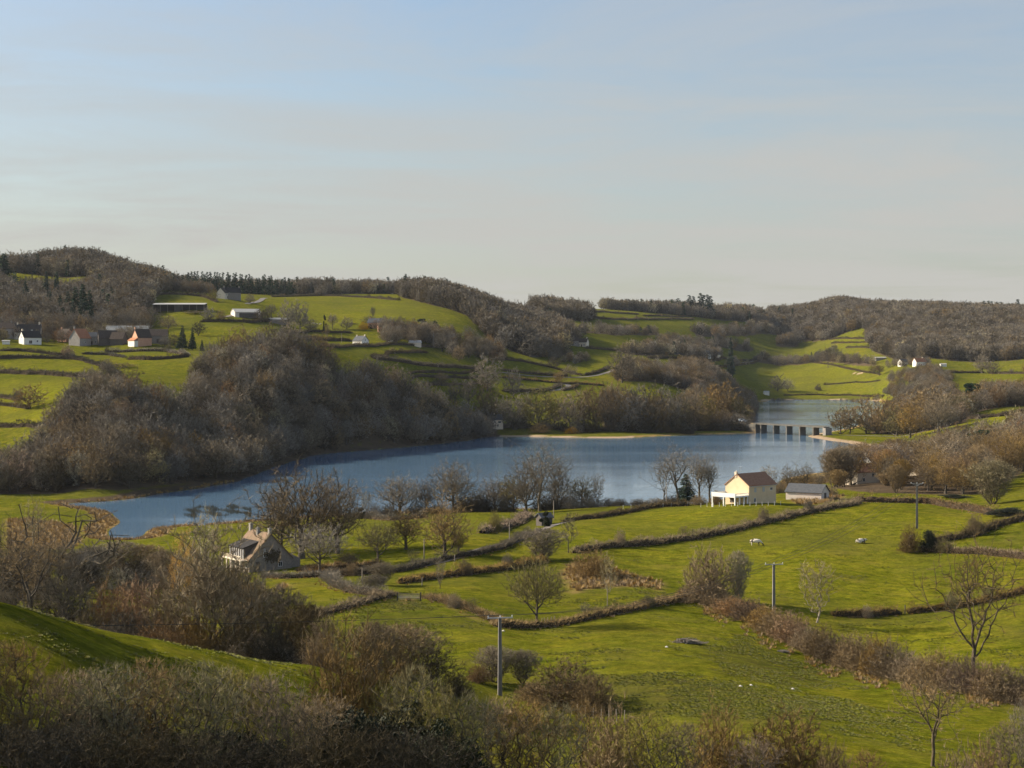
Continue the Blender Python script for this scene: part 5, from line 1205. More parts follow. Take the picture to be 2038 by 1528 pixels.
# ---------------------------------------------------------------- building materials
def roofmat(name, a, c, sc_=1.4):
    m, t, b = mat_new(name); n = t.nodes.new; l = t.links.new
    tcn = n('ShaderNodeTexCoord'); wv = n('ShaderNodeTexWave'); wv.wave_type = 'BANDS'; wv.bands_direction = 'Z'; wv.inputs['Scale'].default_value = 1.6; wv.inputs['Distortion'].default_value = 0.4
    l(tcn.outputs['Object'], wv.inputs['Vector'])
    nz = n('ShaderNodeTexNoise'); nz.inputs['Scale'].default_value = sc_; nz.inputs['Detail'].default_value = 7; nz.inputs['Roughness'].default_value = 0.7; l(tcn.outputs['Object'], nz.inputs['Vector'])
    r_ = n('ShaderNodeValToRGB'); r_.color_ramp.elements[0].position = .32; r_.color_ramp.elements[1].position = .7; r_.color_ramp.elements[0].color = (*a, 1); r_.color_ramp.elements[1].color = (*c, 1); l(nz.outputs[0], r_.inputs[0])
    mx = n('ShaderNodeMixRGB'); mx.blend_type = 'MULTIPLY'; mx.inputs[0].default_value = 0.35; l(r_.outputs[0], mx.inputs[1]); l(wv.outputs[0], mx.inputs[2]); l(mx.outputs[0], b.inputs['Base Color'])
    bp = n('ShaderNodeBump'); bp.inputs['Distance'].default_value = 0.06; bp.inputs['Strength'].default_value = 0.6; l(wv.outputs[0], bp.inputs['Height']); l(bp.outputs[0], b.inputs['Normal']); b.inputs['Roughness'].default_value = 0.9; b.inputs['Specular IOR Level'].default_value = 0.1
    return m
WALLS = {
 'yellow': mat('yellow_render', (0.60, 0.455, 0.28), col2=(0.68, 0.535, 0.34), scale=0.7), 'white': mat('white_render', (0.66, 0.62, 0.55), col2=(0.76, 0.73, 0.66), scale=0.8),
 'grey': mat('grey_render', (0.24, 0.22, 0.20), col2=(0.34, 0.31, 0.28), scale=0.8), 'stone': mat('field_stone', (0.17, 0.15, 0.13), col2=(0.30, 0.26, 0.22), scale=2.5, bump=0.4),
 'brick': mat('pinkish_render', (0.50, 0.26, 0.16), col2=(0.62, 0.36, 0.24), scale=1.0), 'cream': mat('cream_render', (0.66, 0.55, 0.42), col2=(0.74, 0.64, 0.50), scale=0.9),
 'shed': mat('pale_sheet_wall', (0.60, 0.50, 0.42), col2=(0.68, 0.60, 0.52), scale=1.0), 'dark': mat('dark_boards', (0.06, 0.05, 0.045), col2=(0.12, 0.10, 0.085), scale=2.0)}
ROOFS = {
 'redbrown': roofmat('red_brown_tiles', (0.32, 0.165, 0.10), (0.46, 0.26, 0.165)), 'rust': roofmat('mossy_rust_tiles', (0.17, 0.14, 0.085), (0.34, 0.215, 0.15), 0.9),
 'slate': roofmat('grey_slate', (0.085, 0.09, 0.10), (0.15, 0.155, 0.165)), 'black': roofmat('black_slate', (0.032, 0.030, 0.030), (0.07, 0.064, 0.062)),
 'brown': roofmat('brown_tiles', (0.065, 0.050, 0.042), (0.13, 0.10, 0.08)), 'orange': roofmat('orange_tiles', (0.42, 0.17, 0.09), (0.55, 0.26, 0.14)),
 'sheet': roofmat('pale_corrugated_sheet', (0.42, 0.41, 0.39), (0.56, 0.54, 0.51)), 'greysheet': roofmat('grey_corrugated_sheet', (0.22, 0.23, 0.23), (0.34, 0.34, 0.33))}
GLASS = mat('window_glass', (0.015, 0.017, 0.02), rough=0.15, spec=0.5, var=0.3)
WHITEP = mat('white_paint', (0.74, 0.73, 0.70), scale=2.0, var=0.06)
SHUT = mat('pale_shutters', (0.42, 0.42, 0.40), scale=2.0)
CONC = mat('concrete', (0.33, 0.30, 0.26), col2=(0.46, 0.42, 0.37), scale=1.2)
CONCD = mat('weathered_concrete', (0.17, 0.155, 0.14), col2=(0.30, 0.275, 0.25), scale=0.6)
METAL = mat('galvanised_steel', (0.42, 0.43, 0.44), rough=0.5, spec=0.5)
PORC = mat('porcelain', (0.75, 0.75, 0.72), rough=0.3, spec=0.5)
WOODG = mat('weathered_wood', (0.20, 0.165, 0.13), col2=(0.36, 0.30, 0.24), scale=3, stretch=(1, 1, 5))

def house(p, rz, Lx, Wy, he, rise, wall='white', roof='slate', label='', cat='house', name='house', chim=(), wins=(), door=None, parts=True, rise_off=0.0, ov=0.35, pale_verge=False, hip=0.0):
    """ridge along local x; wins: (side, position along it, sill height, width, height, style); sides f/b = long (-y/+y), l/r = gable (-x/+x)"""
    root = empty(name, p, rz); hw = Wy / 2; hl = Lx / 2
    wb = MB(); wb.prism([(-hw, -1.2), (hw, -1.2), (hw, he), (0, he + rise), (-hw, he)], -hl, hl, axis='x'); 
    # prism profile is (y, z) swept along x
    wb.build('wall', WALLS[wall], root)
    rb = MB(); s = rise / hw; th = 0.22
    for sg in (-1, 1):
        y0, z0 = sg * (hw + ov), he - s * ov; xa, xb = -hl - ov, hl + ov; h_ = hip * Wy
        lo = [(xa, y0, z0 + .02), (xb, y0, z0 + .02), (xb - h_, 0, he + rise + .02), (xa + h_, 0, he + rise + .02)]
        up = [(a_, b_, c_ + th) for a_, b_, c_ in lo]
        b0 = len(rb.v); rb.v += lo + up; rb.f += [tuple(b0 + i for i in q_) for q_ in ((0, 1, 2, 3), (4, 5, 6, 7), (0, 1, 5, 4), (1, 2, 6, 5), (3, 0, 4, 7))]
    if hip:
        for sg in (-1, 1):
            b0 = len(rb.v); x_ = sg * (hl + ov); rb.v += [(x_, -(hw + ov), he - s * ov + th), (x_, (hw + ov), he - s * ov + th), (sg * (hl + ov - hip * Wy), 0, he + rise + th + .02)]; rb.f += [(b0, b0 + 1, b0 + 2)]
    rf = rb.build('roof', ROOFS[roof], root)
    for cx_, cy_, ch_, cw_ in chim:
        c = MB(); zr = he + rise - abs(cy_) * s; c.box(cx_ - cw_, cx_ + cw_, cy_ - .35, cy_ + .35, zr - .5, zr + ch_); c.box(cx_ - cw_ - .08, cx_ + cw_ + .08, cy_ - .43, cy_ + .43, zr + ch_ - .18, zr + ch_ - .02)
        c.tube((cx_, cy_, zr + ch_ - .02), (cx_, cy_, zr + ch_ + .35), .14, .12, 8)
        c.build('chimney', WALLS['brick'] if wall == 'brick' else (WALLS['cream'] if wall in ('yellow', 'white', 'cream') else CONCD), rf)
    if pale_verge:
        vb = MB()
        for sx_ in (-1, 1):
            for sg in (-1, 1):
                x_ = sx_ * (hl + ov + .03); a_ = (x_, sg * (hw + ov), he - s * ov - .05); b_ = (x_, 0, he + rise - .02)
                vb.poly([a_, b_, (b_[0], b_[1], b_[2] + .34), (a_[0], a_[1], a_[2] + .34)])
        vb.build('bargeboard', WHITEP, rf)
    for side, pos, z_, w_, h_, st_ in wins:
        def q(a, d_, z):   # a along wall, d_ outward
            return {'f': (a, -hw - d_, z), 'b': (a, hw + d_, z), 'l': (-hl - d_, a, z), 'r': (hl + d_, a, z)}[side]
        def bx(mb, a0, a1, d0, d1, z0, z1):
            p0 = q(a0, d0, z0); p1 = q(a1, d1, z1); mb.box(min(p0[0], p1[0]), max(p0[0], p1[0]), min(p0[1], p1[1]), max(p0[1], p1[1]), z0, z1)
        if st_ == 'door' :
            mb = MB(); bx(mb, pos - w_ / 2, pos + w_ / 2, .01, .06, z_, z_ + h_); d_ = mb.build('door', WALLS['dark'], root); continue
        if st_ == 'shut':
            mb = MB(); bx(mb, pos - w_ / 2, pos + w_ / 2, .01, .07, z_, z_ + h_); mb.build('shutter', SHUT, root); continue
        mb = MB(); t_ = .09
        bx(mb, pos - w_ / 2, pos - w_ / 2 + t_, .005, .07, z_, z_ + h_); bx(mb, pos + w_ / 2 - t_, pos + w_ / 2, .005, .07, z_, z_ + h_)
        bx(mb, pos - w_ / 2 + t_, pos + w_ / 2 - t_, .005, .068, z_, z_ + t_); bx(mb, pos - w_ / 2 + t_, pos + w_ / 2 - t_, .005, .068, z_ + h_ - t_, z_ + h_); bx(mb, pos - .03, pos + .03, .005, .066, z_ + t_, z_ + h_ - t_)
        wd = mb.build('window', WHITEP, root)
        mb = MB(); bx(mb, pos - w_ / 2 + .02, pos + w_ / 2 - .02, .003, .03, z_ + .02, z_ + h_ - .02); mb.build('pane', GLASS, wd)
    tag(root, label, cat); return root

# ---- the yellow house with its terrace
p = pd(1491, 505); p.z = pd(1491, 500).z
yh = house(p + Vector((0.9, 3.2, 0.0)), R(44), 12.5, 8.6, 5.0, 3.1, 'yellow', 'redbrown', 'cream yellow two storey house with red brown roof and white raised terrace', wins=[
    ('f', -3.4, 3.1, .95, 1.35, 'shut'), ('f', 0.4, 3.1, .95, 1.35, 'shut'), ('f', 4.0, 3.3, 1.2, 0.9, 'win'), ('f', -3.6, 0.2, .9, 1.3, 'win'), ('l', 1.5, 0.0, 2.2, 1.8, 'door')], chim=[(-6.0, 0.5, 1.1, .4)], ov=0.25)
tb = MB(); tb.box(-12.4, -6.28, -4.2, 4.4, 2.0, 2.22)
ter = tb.build('terrace', WHITEP, yh)
rl = MB(); rl.box(-12.4, -12.28, -4.2, 4.4, 2.23, 3.2); rl.box(-12.27, -6.3, -4.2, -4.08, 2.23, 2.40); rl.box(-12.27, -6.3, -4.2, -4.1, 3.02, 3.14); rl.box(-12.27, -6.3, 4.3, 4.4, 2.23, 3.14)
for i in range(28): rl.box(-12.2 + i * .215, -12.13 + i * .215, -4.19, -4.12, 2.40, 3.02)
rl.build('railing', WHITEP, ter)
for x_, y_ in ((-12.2, -4.0), (-10.2, -4.0), (-8.2, -4.0), (-12.2, 0.1), (-12.2, 4.2), (-6.6, -4.0)):
    MB().box(x_ - .16, x_ + .16, y_ - .16, y_ + .16, -1.2, 1.999).build('post', WHITEP, ter)
gb = MB(); gb.box(-6.25, 6.25, -4.62, -4.50, 4.72, 4.86); gb.build('gutter', METAL, yh)
ab = MB(); ab.tube((-4.6, 0, 8.2), (-4.6, 0, 10.6), .035, .03, 6); ab.box(-5.2, -4.0, -.02, .02, 10.3, 10.34); ab.box(-5.0, -4.96, -.35, .35, 10.3, 10.34); ab.box(-4.4, -4.36, -.3, .3, 10.3, 10.34); ab.build('aerial', METAL, yh)
# ---- the grey roofed barn beside it
p = pd(1607, 545)
house(p, R(-30), 11.5, 7.0, 2.4, 2.2, 'shed', 'slate', 'low pale walled barn with grey slate roof beside the yellow house', 'barn', 'barn', wins=[('r', 0, 0.2, 1.8, 2.0, 'door')])
# ---- the stone cottage
p = pd(532, 402); p.z += 0.2
cot = house(p + Vector((-2.2, 4.3, 0)), R(-58), 11.5, 10.6, 2.5, 5.6, 'stone', 'rust', 'old stone cottage with mossy rust coloured roof, dormer and three chimneys', 'cottage', 'cottage',
    chim=[(-5.4, 0, 1.6, .45), (-0.2, -0.5, 1.5, .4), (5.3, 0, 1.3, .4)], wins=[('r', -1.2, 2.9, 1.2, 1.3, 'win'), ('r', 2.4, .6, 1.0, 1.2, 'win'), ('r', -3.2, 0.0, 1.0, 2.0, 'door'), ('f', 4.2, 0.6, 1.1, 1.3, 'win')], ov=0.3)
d_ = MB(); d_.prism([(-5.55, 2.5), (-1.8, 2.5), (-1.8, 6.2), (-5.55, 4.9)], -4.6, 3.2, axis='x'); dm_ = d_.build('dormer', WALLS['dark'], cot)
r2 = MB(); r2.prism([(-5.95, 4.85), (-1.7, 6.25), (-1.7, 6.42), (-5.95, 5.02)], -4.9, 3.5, axis='x'); r2.build('roof', ROOFS['black'], dm_)
for i in range(7):
    x_ = -4.4 + i * 1.25; MB().box(x_, x_ + .14, -5.72, -5.56, 2.5, 4.75).build('post', WHITEP, dm_)
bl = MB(); bl.box(-5.6, 5.3, -7.3, -5.58, 2.25, 2.42); bal = bl.build('balcony', WALLS['cream'], cot)
b2 = MB(); b2.box(-5.6, 5.3, -7.32, -7.22, 3.25, 3.4); b2.box(-5.6, 5.3, -7.30, -7.24, 2.42, 2.6)
for i in range(23): b2.box(-5.5 + i * .48, -5.42 + i * .48, -7.31, -7.23, 2.6, 3.25)
b2.build('railing', WALLS['cream'], bal)
for x_ in (-5.4, -2.7, 0.0, 2.6, 5.1): MB().box(x_ - .15, x_ + .15, -7.3, -7.0, -1.5, 2.249).build('post', WALLS['cream'], bal)
an = MB(); an.prism([(4.9, 0), (8.0, 0), (8.0, 2.0), (4.9, 3.6)], 0.5, 4.5, axis='x'); an.build('lean_to', WALLS['stone'], cot)
iv = []; rgi = random.Random(6)
for i in range(650):
    a_ = rgi.gauss(.6, 1.3); z_ = 3.1 + rgi.gauss(0, .95); k_ = (a_ - .6) ** 2 / 5.4 + (z_ - 3.1) ** 2 / 2.6
    if k_ > 1 + .5 * math.sin(a_ * 4) or z_ < .6: continue
    s_ = .22; iv += [(5.78 + rgi.random() * .18, a_ - s_ / 2, z_), (5.78 + rgi.random() * .18, a_ + s_ / 2, z_), (5.80 + rgi.random() * .25, a_ + rgi.uniform(-.1, .1), z_ - s_ * 1.3)]
link_mesh('ivy', mesh_np('ivy', iv, tris=np.arange(len(iv)).reshape(-1, 3), mats=[TW['dark']]), cot)
sd = MB(); sd.tube((5.95, -1.6, 4.6), (6.0, -1.6, 4.62), .38, .38, 14); sd.build('clock_plate', WALLS['grey'], cot)
# ---- village
def hs(px, y, ang, L_, W_, he, ri, wall, roof, label, D=None, **k):
    p = pxy(px, y, 900) if D is None else (pxy(px, y, 1860) if D > 1950 else pd(px, D)); return house(p, R(ang), L_, W_, he, ri, wall, roof, label, **k)
W1 = [('f', -2.5, 1.0, 1.1, 1.3, 'win'), ('f', 2.5, 1.0, 1.1, 1.3, 'win'), ('f', 0, 0.0, 1.1, 2.1, 'door')]
hs(8, 678, 5, 16, 9, 6.2, 4.0, 'grey', 'brown', 'grey house with brown roof at the left edge of the village', D=1195, chim=[(5, 0, 1.4, .5)], wins=[('f', -3, 3.5, 1.2, 1.4, 'win'), ('f', 3, 3.5, 1.2, 1.4, 'win')])
hs(56, 672, 8, 17, 9, 5.0, 5.2, 'white', 'black', 'large house with black roof and white gable edge behind the small white house', D=1195, chim=[(-7, 0, 1.2, .5), (7.4, 0, 1.6, .5)], wins=[('f', 3.0, 5.0, 1.3, 1.6, 'shut'), ('f', -3, 2.0, 1.2, 1.4, 'win')], pale_verge=True)
hs(60, 684, 38, 12, 8.6, 4.4, 4.2, 'white', 'black', 'small white house with lit gable at the front of the village', D=1160, chim=[(-5.4, 0, 1.2, .45)], wins=[('f', -1.5, 0.2, 2.2, 2.2, 'win'), ('f', 3.2, 1.2, 1.1, 1.3, 'win'), ('l', 0, 4.0, 1.0, 1.2, 'win')])
hs(12, 686, 12, 4.6, 2.4, 2.0, 0.5, 'white', 'sheet', 'small white garden shed at the left edge of the village', D=1150, cat='shed', name='shed')
hs(130, 668, -30, 8, 7, 5, 3.4, 'brick', 'brown', 'pink gabled house half hidden behind a tree in the village', D=1200, chim=[(-3.4, 0, 1.2, .4)], wins=W1)
hs(159, 682, 62, 11, 9.5, 5.0, 6.0, 'grey', 'orange', 'steep orange roofed house with bright chimney in the middle of the village', D=1175, chim=[(-5.2, 0, 1.8, .5)], wins=[('f', 0, 1.5, 1.1, 1.3, 'win')])
hs(184, 682, 6, 8, 7, 5.2, 2.8, 'grey', 'slate', 'grey walled house right of the steep orange roof', D=1185, wins=W1)
hs(214, 684, 20, 12, 9, 4.4, 5.2, 'dark', 'brown', 'dark brown barn left of the long grey barn', D=1180, cat='barn', name='barn')
hs(236, 683, -10, 9, 8, 3.8, 4.4, 'dark', 'brown', 'low dark brown barn in front of the long grey barn', D=1176, cat='barn', name='barn')
hs(255, 676, 3, 29, 12, 5.0, 3.6, 'stone', 'greysheet', 'long barn with pale grey roof behind the village', D=1225, cat='barn', name='barn')
hf = hs(282, 688, 40, 10, 9.0, 5.2, 5.4, 'brick', 'brown', 'farmhouse with sunlit pinkish gable and small red porch roof', D=1165, chim=[(-4.8, 0, 1.3, .45)], wins=[('l', -2.5, 1.2, 1.1, 1.6, 'door')])
pr = MB(); pr.prism([(-5.0, 3.6), (-5.0, 3.9), (4.8, 3.9), (4.8, 3.6)], 0, .01, axis='x')
pr = MB(); pr.v += [(-8.2, -4.8, 3.0), (-8.2, 4.6, 3.0), (-5.36, 4.6, 4.8), (-5.36, -4.8, 4.8), (-8.2, -4.8, 3.2), (-8.2, 4.6, 3.2), (-5.36, 4.6, 5.0), (-5.36, -4.8, 5.0)]; pr.f += [(0, 1, 2, 3), (4, 5, 6, 7), (0, 1, 5, 4), (1, 2, 6, 5), (3, 0, 4, 7)]
pr.build('porch_roof', ROOFS['orange'], hf); MB().box(-7.8, -5.01, -4.4, 4.2, -1, 2.99).build('porch_wall', WALLS['white'], hf)
hs(308, 688, 4, 17, 9, 4.8, 4.2, 'stone', 'brown', 'long stone farm building right of the sunlit gable', D=1180, cat='barn', name='barn', wins=[('f', -6, .5, 1.2, 1.8, 'win'), ('f', -3.5, .5, 1.2, 1.8, 'win'), ('f', 3, 0, 2.4, 2.6, 'door')])
# farms above
bn = empty('barn', pd(358, 1420)); tag(bn, 'long open fronted barn with pale flat roof beside the hill wood', 'barn')
mb = MB(); mb.v += [(-21, -6.5, 4.6), (21, -6.5, 4.6), (21, 6.5, 6.0), (-21, 6.5, 6.0), (-21, -6.5, 4.9), (21, -6.5, 4.9), (21, 6.5, 6.3), (-21, 6.5, 6.3)]; mb.f += [(0, 1, 2, 3), (4, 5, 6, 7), (0, 1, 5, 4), (1, 2, 6, 5), (2, 3, 7, 6), (3, 0, 4, 7)]; mb.build('roof', ROOFS['sheet'], bn)
MB().box(-20.8, 20.8, 6.0, 6.3, -1.5, 5.9).box(-20.8, -20.6, -6, 6, -1.5, 4.58).box(-3, 1, -5.5, 5.9, -1.5, 4.6).build('wall', WALLS['dark'], bn)
for i in range(8): MB().box(-20.6 + i * 5.85, -20.3 + i * 5.85, -6.3, -6.0, -1.5, 4.61).build('post', WOODG, bn)
bn = hs(489, 640, 24, 21, 13, 3.6, 2.6, 'shed', 'sheet', 'long low barn with shallow white sheet roof beside the farm track', D=1405, cat='barn', name='barn')
for i in range(5): MB().box(-10.56, -10.51, -4.6 + i * 2.1, -3.4 + i * 2.1, -.2, 3.0).build('door', WALLS['white'], bn)
MB().box(-7, 8, -6.9, -6.6, -1, 2.9).build('opening', WALLS['dark'], bn)  # solid dark panel in place of a shaded opening
hs(552, 638, 14, 17, 9, 2.9, 1.4, 'grey', 'greysheet', 'low grey annexe at the right end of the white roofed barn', D=1415, cat='barn', name='barn')
hs(461, 600, 18, 15, 9.5, 6.2, 4.4, 'stone', 'black', 'big stone farmhouse with dark roof on the hill', D=1575, chim=[(-6.8, 0, 1.3, .5), (6.8, 0, 1.3, .5)], wins=[('l', -2, 1, 1.4, 1.6, 'win'), ('l', 2, 1, 1.4, 1.6, 'win'), ('l', 0, 4.5, 1.4, 1.6, 'win'), ('f', -3, 4, 1.2, 1.5, 'win')])
hs(443, 598, 75, 9, 8, 5.0, 4.4, 'cream', 'brown', 'lit gabled wing on the left of the hill farmhouse', D=1568, wins=[('f', 0, 2.5, 1.4, 1.8, 'win'), ('f', 2, 0, 1.8, 2.2, 'door')])
hs(718, 683, -42, 9.5, 7.4, 3.6, 3.4, 'white', 'slate', 'little white house with steep slate roof in the valley fields', D=1290, chim=[(4.3, 0, 1.0, .4), (-4, 0, .8, .3)], wins=[('f', -2.8, 1, 1.0, 1.3, 'win'), ('f', 0, 0, 1.0, 2.1, 'door'), ('f', 2.8, 1, 1.0, 1.3, 'win'), ('r', 0, 3.4, 1.0, 1.3, 'win'), ('r', -1.6, .8, 1.0, 1.3, 'win')])
hs(748, 655, -12, 12, 8, 4.2, 3.6, 'brick', 'slate', 'slate roofed house by the golden bush in the hamlet', D=1450, wins=W1, chim=[(-5, 0, 1, .4)])
hs(768, 662, 10, 13, 8, 4.2, 3.2, 'brick', 'rust', 'pinkish brick house in the middle of the hamlet', D=1425, wins=[('f', -4, 1, 1.4, 1.5, 'shut'), ('f', 0, 1, 1.4, 1.5, 'shut'), ('f', 4, 1, 1.4, 1.5, 'shut')], chim=[(5, 0, 1.2, .4)])
hs(776, 677, 35, 5, 4, 2.8, 2.0, 'white', 'slate', 'tiny white outbuilding below the brick house', D=1370, cat='shed', name='shed')
hs(826, 682, 15, 9, 5, 2.6, 1.6, 'cream', 'sheet', 'low cream shed among the hamlet trees', D=1375, cat='shed', name='shed')
hs(892, 672, 8, 10, 7, 3.2, 2.6, 'white', 'slate', 'grey roofed cottage hidden by trees at the right of the hamlet', D=1440)
hs(982, 846, 16, 11.5, 8, 5.4, 3.4, 'cream', 'slate', 'cream lakeside villa half hidden by the dark wood', D=1196, chim=[(0.5, 0, 1.2, .4)], wins=[('f', -3.4, 3.2, 1.0, 1.2, 'win'), ('f', 0, 3.2, 1.0, 1.2, 'win'), ('f', 3.2, 3.0, 2.0, 1.4, 'win'), ('f', -2, .2, 1.2, 2.1, 'door'), ('f', 2, .6, 1.2, 1.4, 'win')])
hs(1138, 692, 14, 12, 8, 4.6, 3.6, 'stone', 'brown', 'stone cottage half hidden in trees at the head of the hollow', D=1705, chim=[(-5, 0, 1.2, .5)], wins=W1)
hs(1160, 690, -20, 10, 8, 4.4, 3.6, 'cream', 'brown', 'second cottage beside the stone one at the head of the hollow', D=1720, chim=[(4, 0, 1.2, .5)], wins=W1)
hs(1406, 712, 62, 10, 8, 4.6, 4.6, 'white', 'slate', 'left one of the two pale gabled cottages beyond the tree knoll', D=1985, chim=[(-4.6, 0, 1.2, .5)])
hs(1427, 712, 62, 9, 7, 4.0, 4.2, 'cream', 'slate', 'right one of the two pale gabled cottages beyond the tree knoll', D=1990)
hs(1525, 786, 10, 6, 5, 3.4, 1.0, 'white', 'sheet', 'small white pump house at the far end of the lake', D=2070, cat='hut', name='hut')
hs(1752, 717, 3, 14, 8, 3.0, 1.0, 'grey', 'sheet', 'low shed with pale roof at the foot of the grey forest', D=2080, cat='shed', name='shed')
hs(1797, 728, 30, 10, 8, 4.6, 3.6, 'white', 'slate', 'white house left of the red roofed one by the far lake end', D=2060, wins=W1)
hs(1830, 728, 20, 14, 8.5, 4.8, 4.2, 'white', 'orange', 'red roofed white house at the far right end of the lake', D=2040, wins=W1, chim=[(4, 0, 1.2, .5)])
hs(1877, 729, 0, 7, 5, 2.4, .9, 'white', 'sheet', 'small pale hut right of the red roofed lake house', D=2050, cat='hut', name='hut')
hs(1716, 968, 22, 9.5, 8.2, 4.4, 2.6, 'cream', 'redbrown', 'red roofed house at the left of the copse', D=640, wins=[('f', -2, 1, 1.1, 1.3, 'win'), ('f', 2, 2.6, 1.1, 1.3, 'win')])
hs(1733, 955, 54, 9, 8, 5.8, 4.0, 'white', 'brown', 'taller white gabled house behind the red roofed one', D=668, chim=[(-4.2, 0, 1.2, .4)], pale_verge=True)
hs(1822, 950, 50, 9, 9, 4.6, 4.6, 'cream', 'brown', 'cream gable showing among the trees of the copse', D=695, chim=[(-4, 0, 1.0, .4)], wins=[('l', 1.5, 3.4, 1.1, 1.4, 'win')])
hs(1960, 915, 38, 9, 8, 4.4, 3.4, 'white', 'slate', 'white house glimpsed through trees under the dark pine', D=790, chim=[(-4, 0, 1.0, .4)], wins=W1)
hs(1851, 925, 0, 7, 6, 3.4, 3.4, 'grey', 'brown', 'low brown roof with brick chimney in the copse', D=745, chim=[(0, 0, 2.2, .4)])
hs(1083, 1040, 30, 3.4, 3.0, 2.2, 1.0, 'dark', 'slate', 'small blue grey hut in the bushes by the upper lane', D=478, cat='hut', name='hut')

# ---------------------------------------------------------------- the bridge
A0 = np.array([((1509 - CX) / FOC) * 1217, 1217.0]); B0 = np.array([((1641 - CX) / FOC) * 1162, 1162.0]); dv = B0 - A0; LB = float(np.linalg.norm(dv)); ang = math.atan2(dv[1], dv[0])
PIER = mat('damp_dark_concrete', (0.075, 0.068, 0.058), col2=(0.16, 0.145, 0.12), scale=0.5)  # one dark concrete tone for deck, parapets, piers and left abutment
br = empty('road_bridge', (A0[0], A0[1], 0), ang); tag(br, 'long low concrete road bridge on square piers across the lake', 'bridge')
MB().box(-2, LB + 2, -2.6, 2.6, 5.9, 6.5).build('deck', PIER, br)
for s_ in (-1, 1):
    rb = MB(); y_ = s_ * 2.45; rb.box(-2, LB + 2, y_ - .12, y_ + .12, 6.501, 6.66); rb.box(-2, LB + 2, y_ - .04, y_ + .04, 7.15, 7.22)
    for i in range(int(LB / 2.2)): rb.box(i * 2.2, i * 2.2 + .12, y_ - .06, y_ + .06, 6.66, 7.15)
    rb.build('parapet', PIER, br)
for t_ in (5.5, 18.5, 31.5, 44.5, 57.5):
    MB().box(t_ - 0.55, t_ + 0.55, -2.6, 2.6, -5, 5.45).box(t_ - .8, t_ + .8, -2.7, 2.7, 5.45, 5.89).build('pier', PIER, br)
MB().box(-10, 0.5, -2.9, 2.9, -3, 5.88).build('abutment', PIER, br); MB().box(LB + 1.2, LB + 4, -2.8, 2.8, -3, 5.88).build('abutment', CONCD, br)
# approach bank and road on the left
bk = MB(); pts_ = [(1392, 1262, 8.6), (1430, 1252, 7.6), (1465, 1240, 6.9), (1500, 1223, 6.5)]
prev = None
for i in range(len(pts_) - 1):
    for k_ in range(4):
        t0_, t1_ = k_ / 4, (k_ + 1) / 4; q0 = [pts_[i][j] * (1 - t0_) + pts_[i + 1][j] * t0_ for j in range(3)]; q1 = [pts_[i][j] * (1 - t1_) + pts_[i + 1][j] * t1_ for j in range(3)]
        x0, x1 = (q0[0] - CX) / FOC * q0[1], (q1[0] - CX) / FOC * q1[1]
        for sec in (((-11, -1.0), (-3.2, 0)), ((-3.2, 0), (3.2, 0)), ((3.2, 0), (11, -1.0))):
            f_ = lambda x, y, z, o_: (x, y + o_[0], z if o_[1] == 0 else -0.5)
            bk.poly([f_(x0, q0[1], q0[2], sec[0]), f_(x1, q1[1], q1[2], sec[0]), f_(x1, q1[1], q1[2], sec[1]), f_(x0, q0[1], q0[2], sec[1])])
EARTH = mat('earth_bank', (0.10, 0.075, 0.045), col2=(0.19, 0.14, 0.08), scale=0.4, bump=0.5)
tag(bk.build('embankment', EARTH), kind='structure')
rd = MB()
for i in range(len(pts_) - 1):
    a_, b_ = pts_[i], pts_[i + 1]; x0, x1 = (a_[0] - CX) / FOC * a_[1], (b_[0] - CX) / FOC * b_[1]
    rd.poly([(x0, a_[1] - 2.6, a_[2] + .05), (x1, b_[1] - 2.6, b_[2] + .05), (x1, b_[1] + 2.6, b_[2] + .05), (x0, a_[1] + 2.6, a_[2] + .05)])
tag(rd.build('road', lane_m), kind='structure')
wl = MB()
a_, b_ = pts_[0], pts_[2]; n_ = 30
for i in range(n_):
    t_ = i / n_; q0 = [a_[j] * (1 - t_) + b_[j] * t_ for j in range(3)]; x0 = (q0[0] - CX) / FOC * q0[1]; h_ = 1.1 * (1 - .5 * t_) + .1 * math.sin(i * 2.1)
    wl.box(x0 - .50, x0 + .49, q0[1] - 3.5, q0[1] - 3.0, q0[2] - 1, q0[2] + h_)
tag(wl.build('stone_wall', mat('pale_stone', (0.42, 0.34, 0.25), col2=(0.60, 0.50, 0.38), scale=1.5, bump=.4)), 'pale stone wall along the road left of the bridge', 'wall')
# ---------------------------------------------------------------- vehicles
CARW = mat('white_car_paint', (0.72, 0.72, 0.70), rough=0.3, spec=0.5, var=0.04); CARB = mat('silver_car_paint', (0.45, 0.47, 0.5), rough=0.3, spec=0.5, var=0.04); TYRE = mat('tyre_rubber', (0.02, 0.02, 0.02)); 
def car(p, rz, paint, label, van=False):
    r_ = empty('parked_van' if van else 'parked_car', p, rz); tag(r_, label, 'van' if van else 'car')
    prof = [(-2.3, .35), (2.3, .35), (2.35, .9), (2.0, 1.05), (1.5, 1.9), (-2.2, 2.0), (-2.35, .9)] if van else [(-2.1, .35), (2.1, .35), (2.15, .75), (1.2, .95), (.6, 1.42), (-1.3, 1.45), (-2.0, .95), (-2.15, .7)]
    MB().prism(prof, -.85, .85).build('body', paint, r_, bevel=.05)
    g_ = MB(); zt = 1.82 if van else 1.36; zb = 1.2 if van else .98
    for y_ in (-.862, .862): g_.poly([(-1.2, y_, zb), (1.0, y_, zb), (.6, y_, zt), (-1.15, y_, zt)])
    g_.build('window', GLASS, r_)
    for x_ in (-1.35, 1.35):
        for y_ in (-.8, .8): MB().tube((x_, y_ - .1, .33), (x_, y_ + .1, .33), .33, .33, 16).build('wheel', TYRE, r_)
    return r_
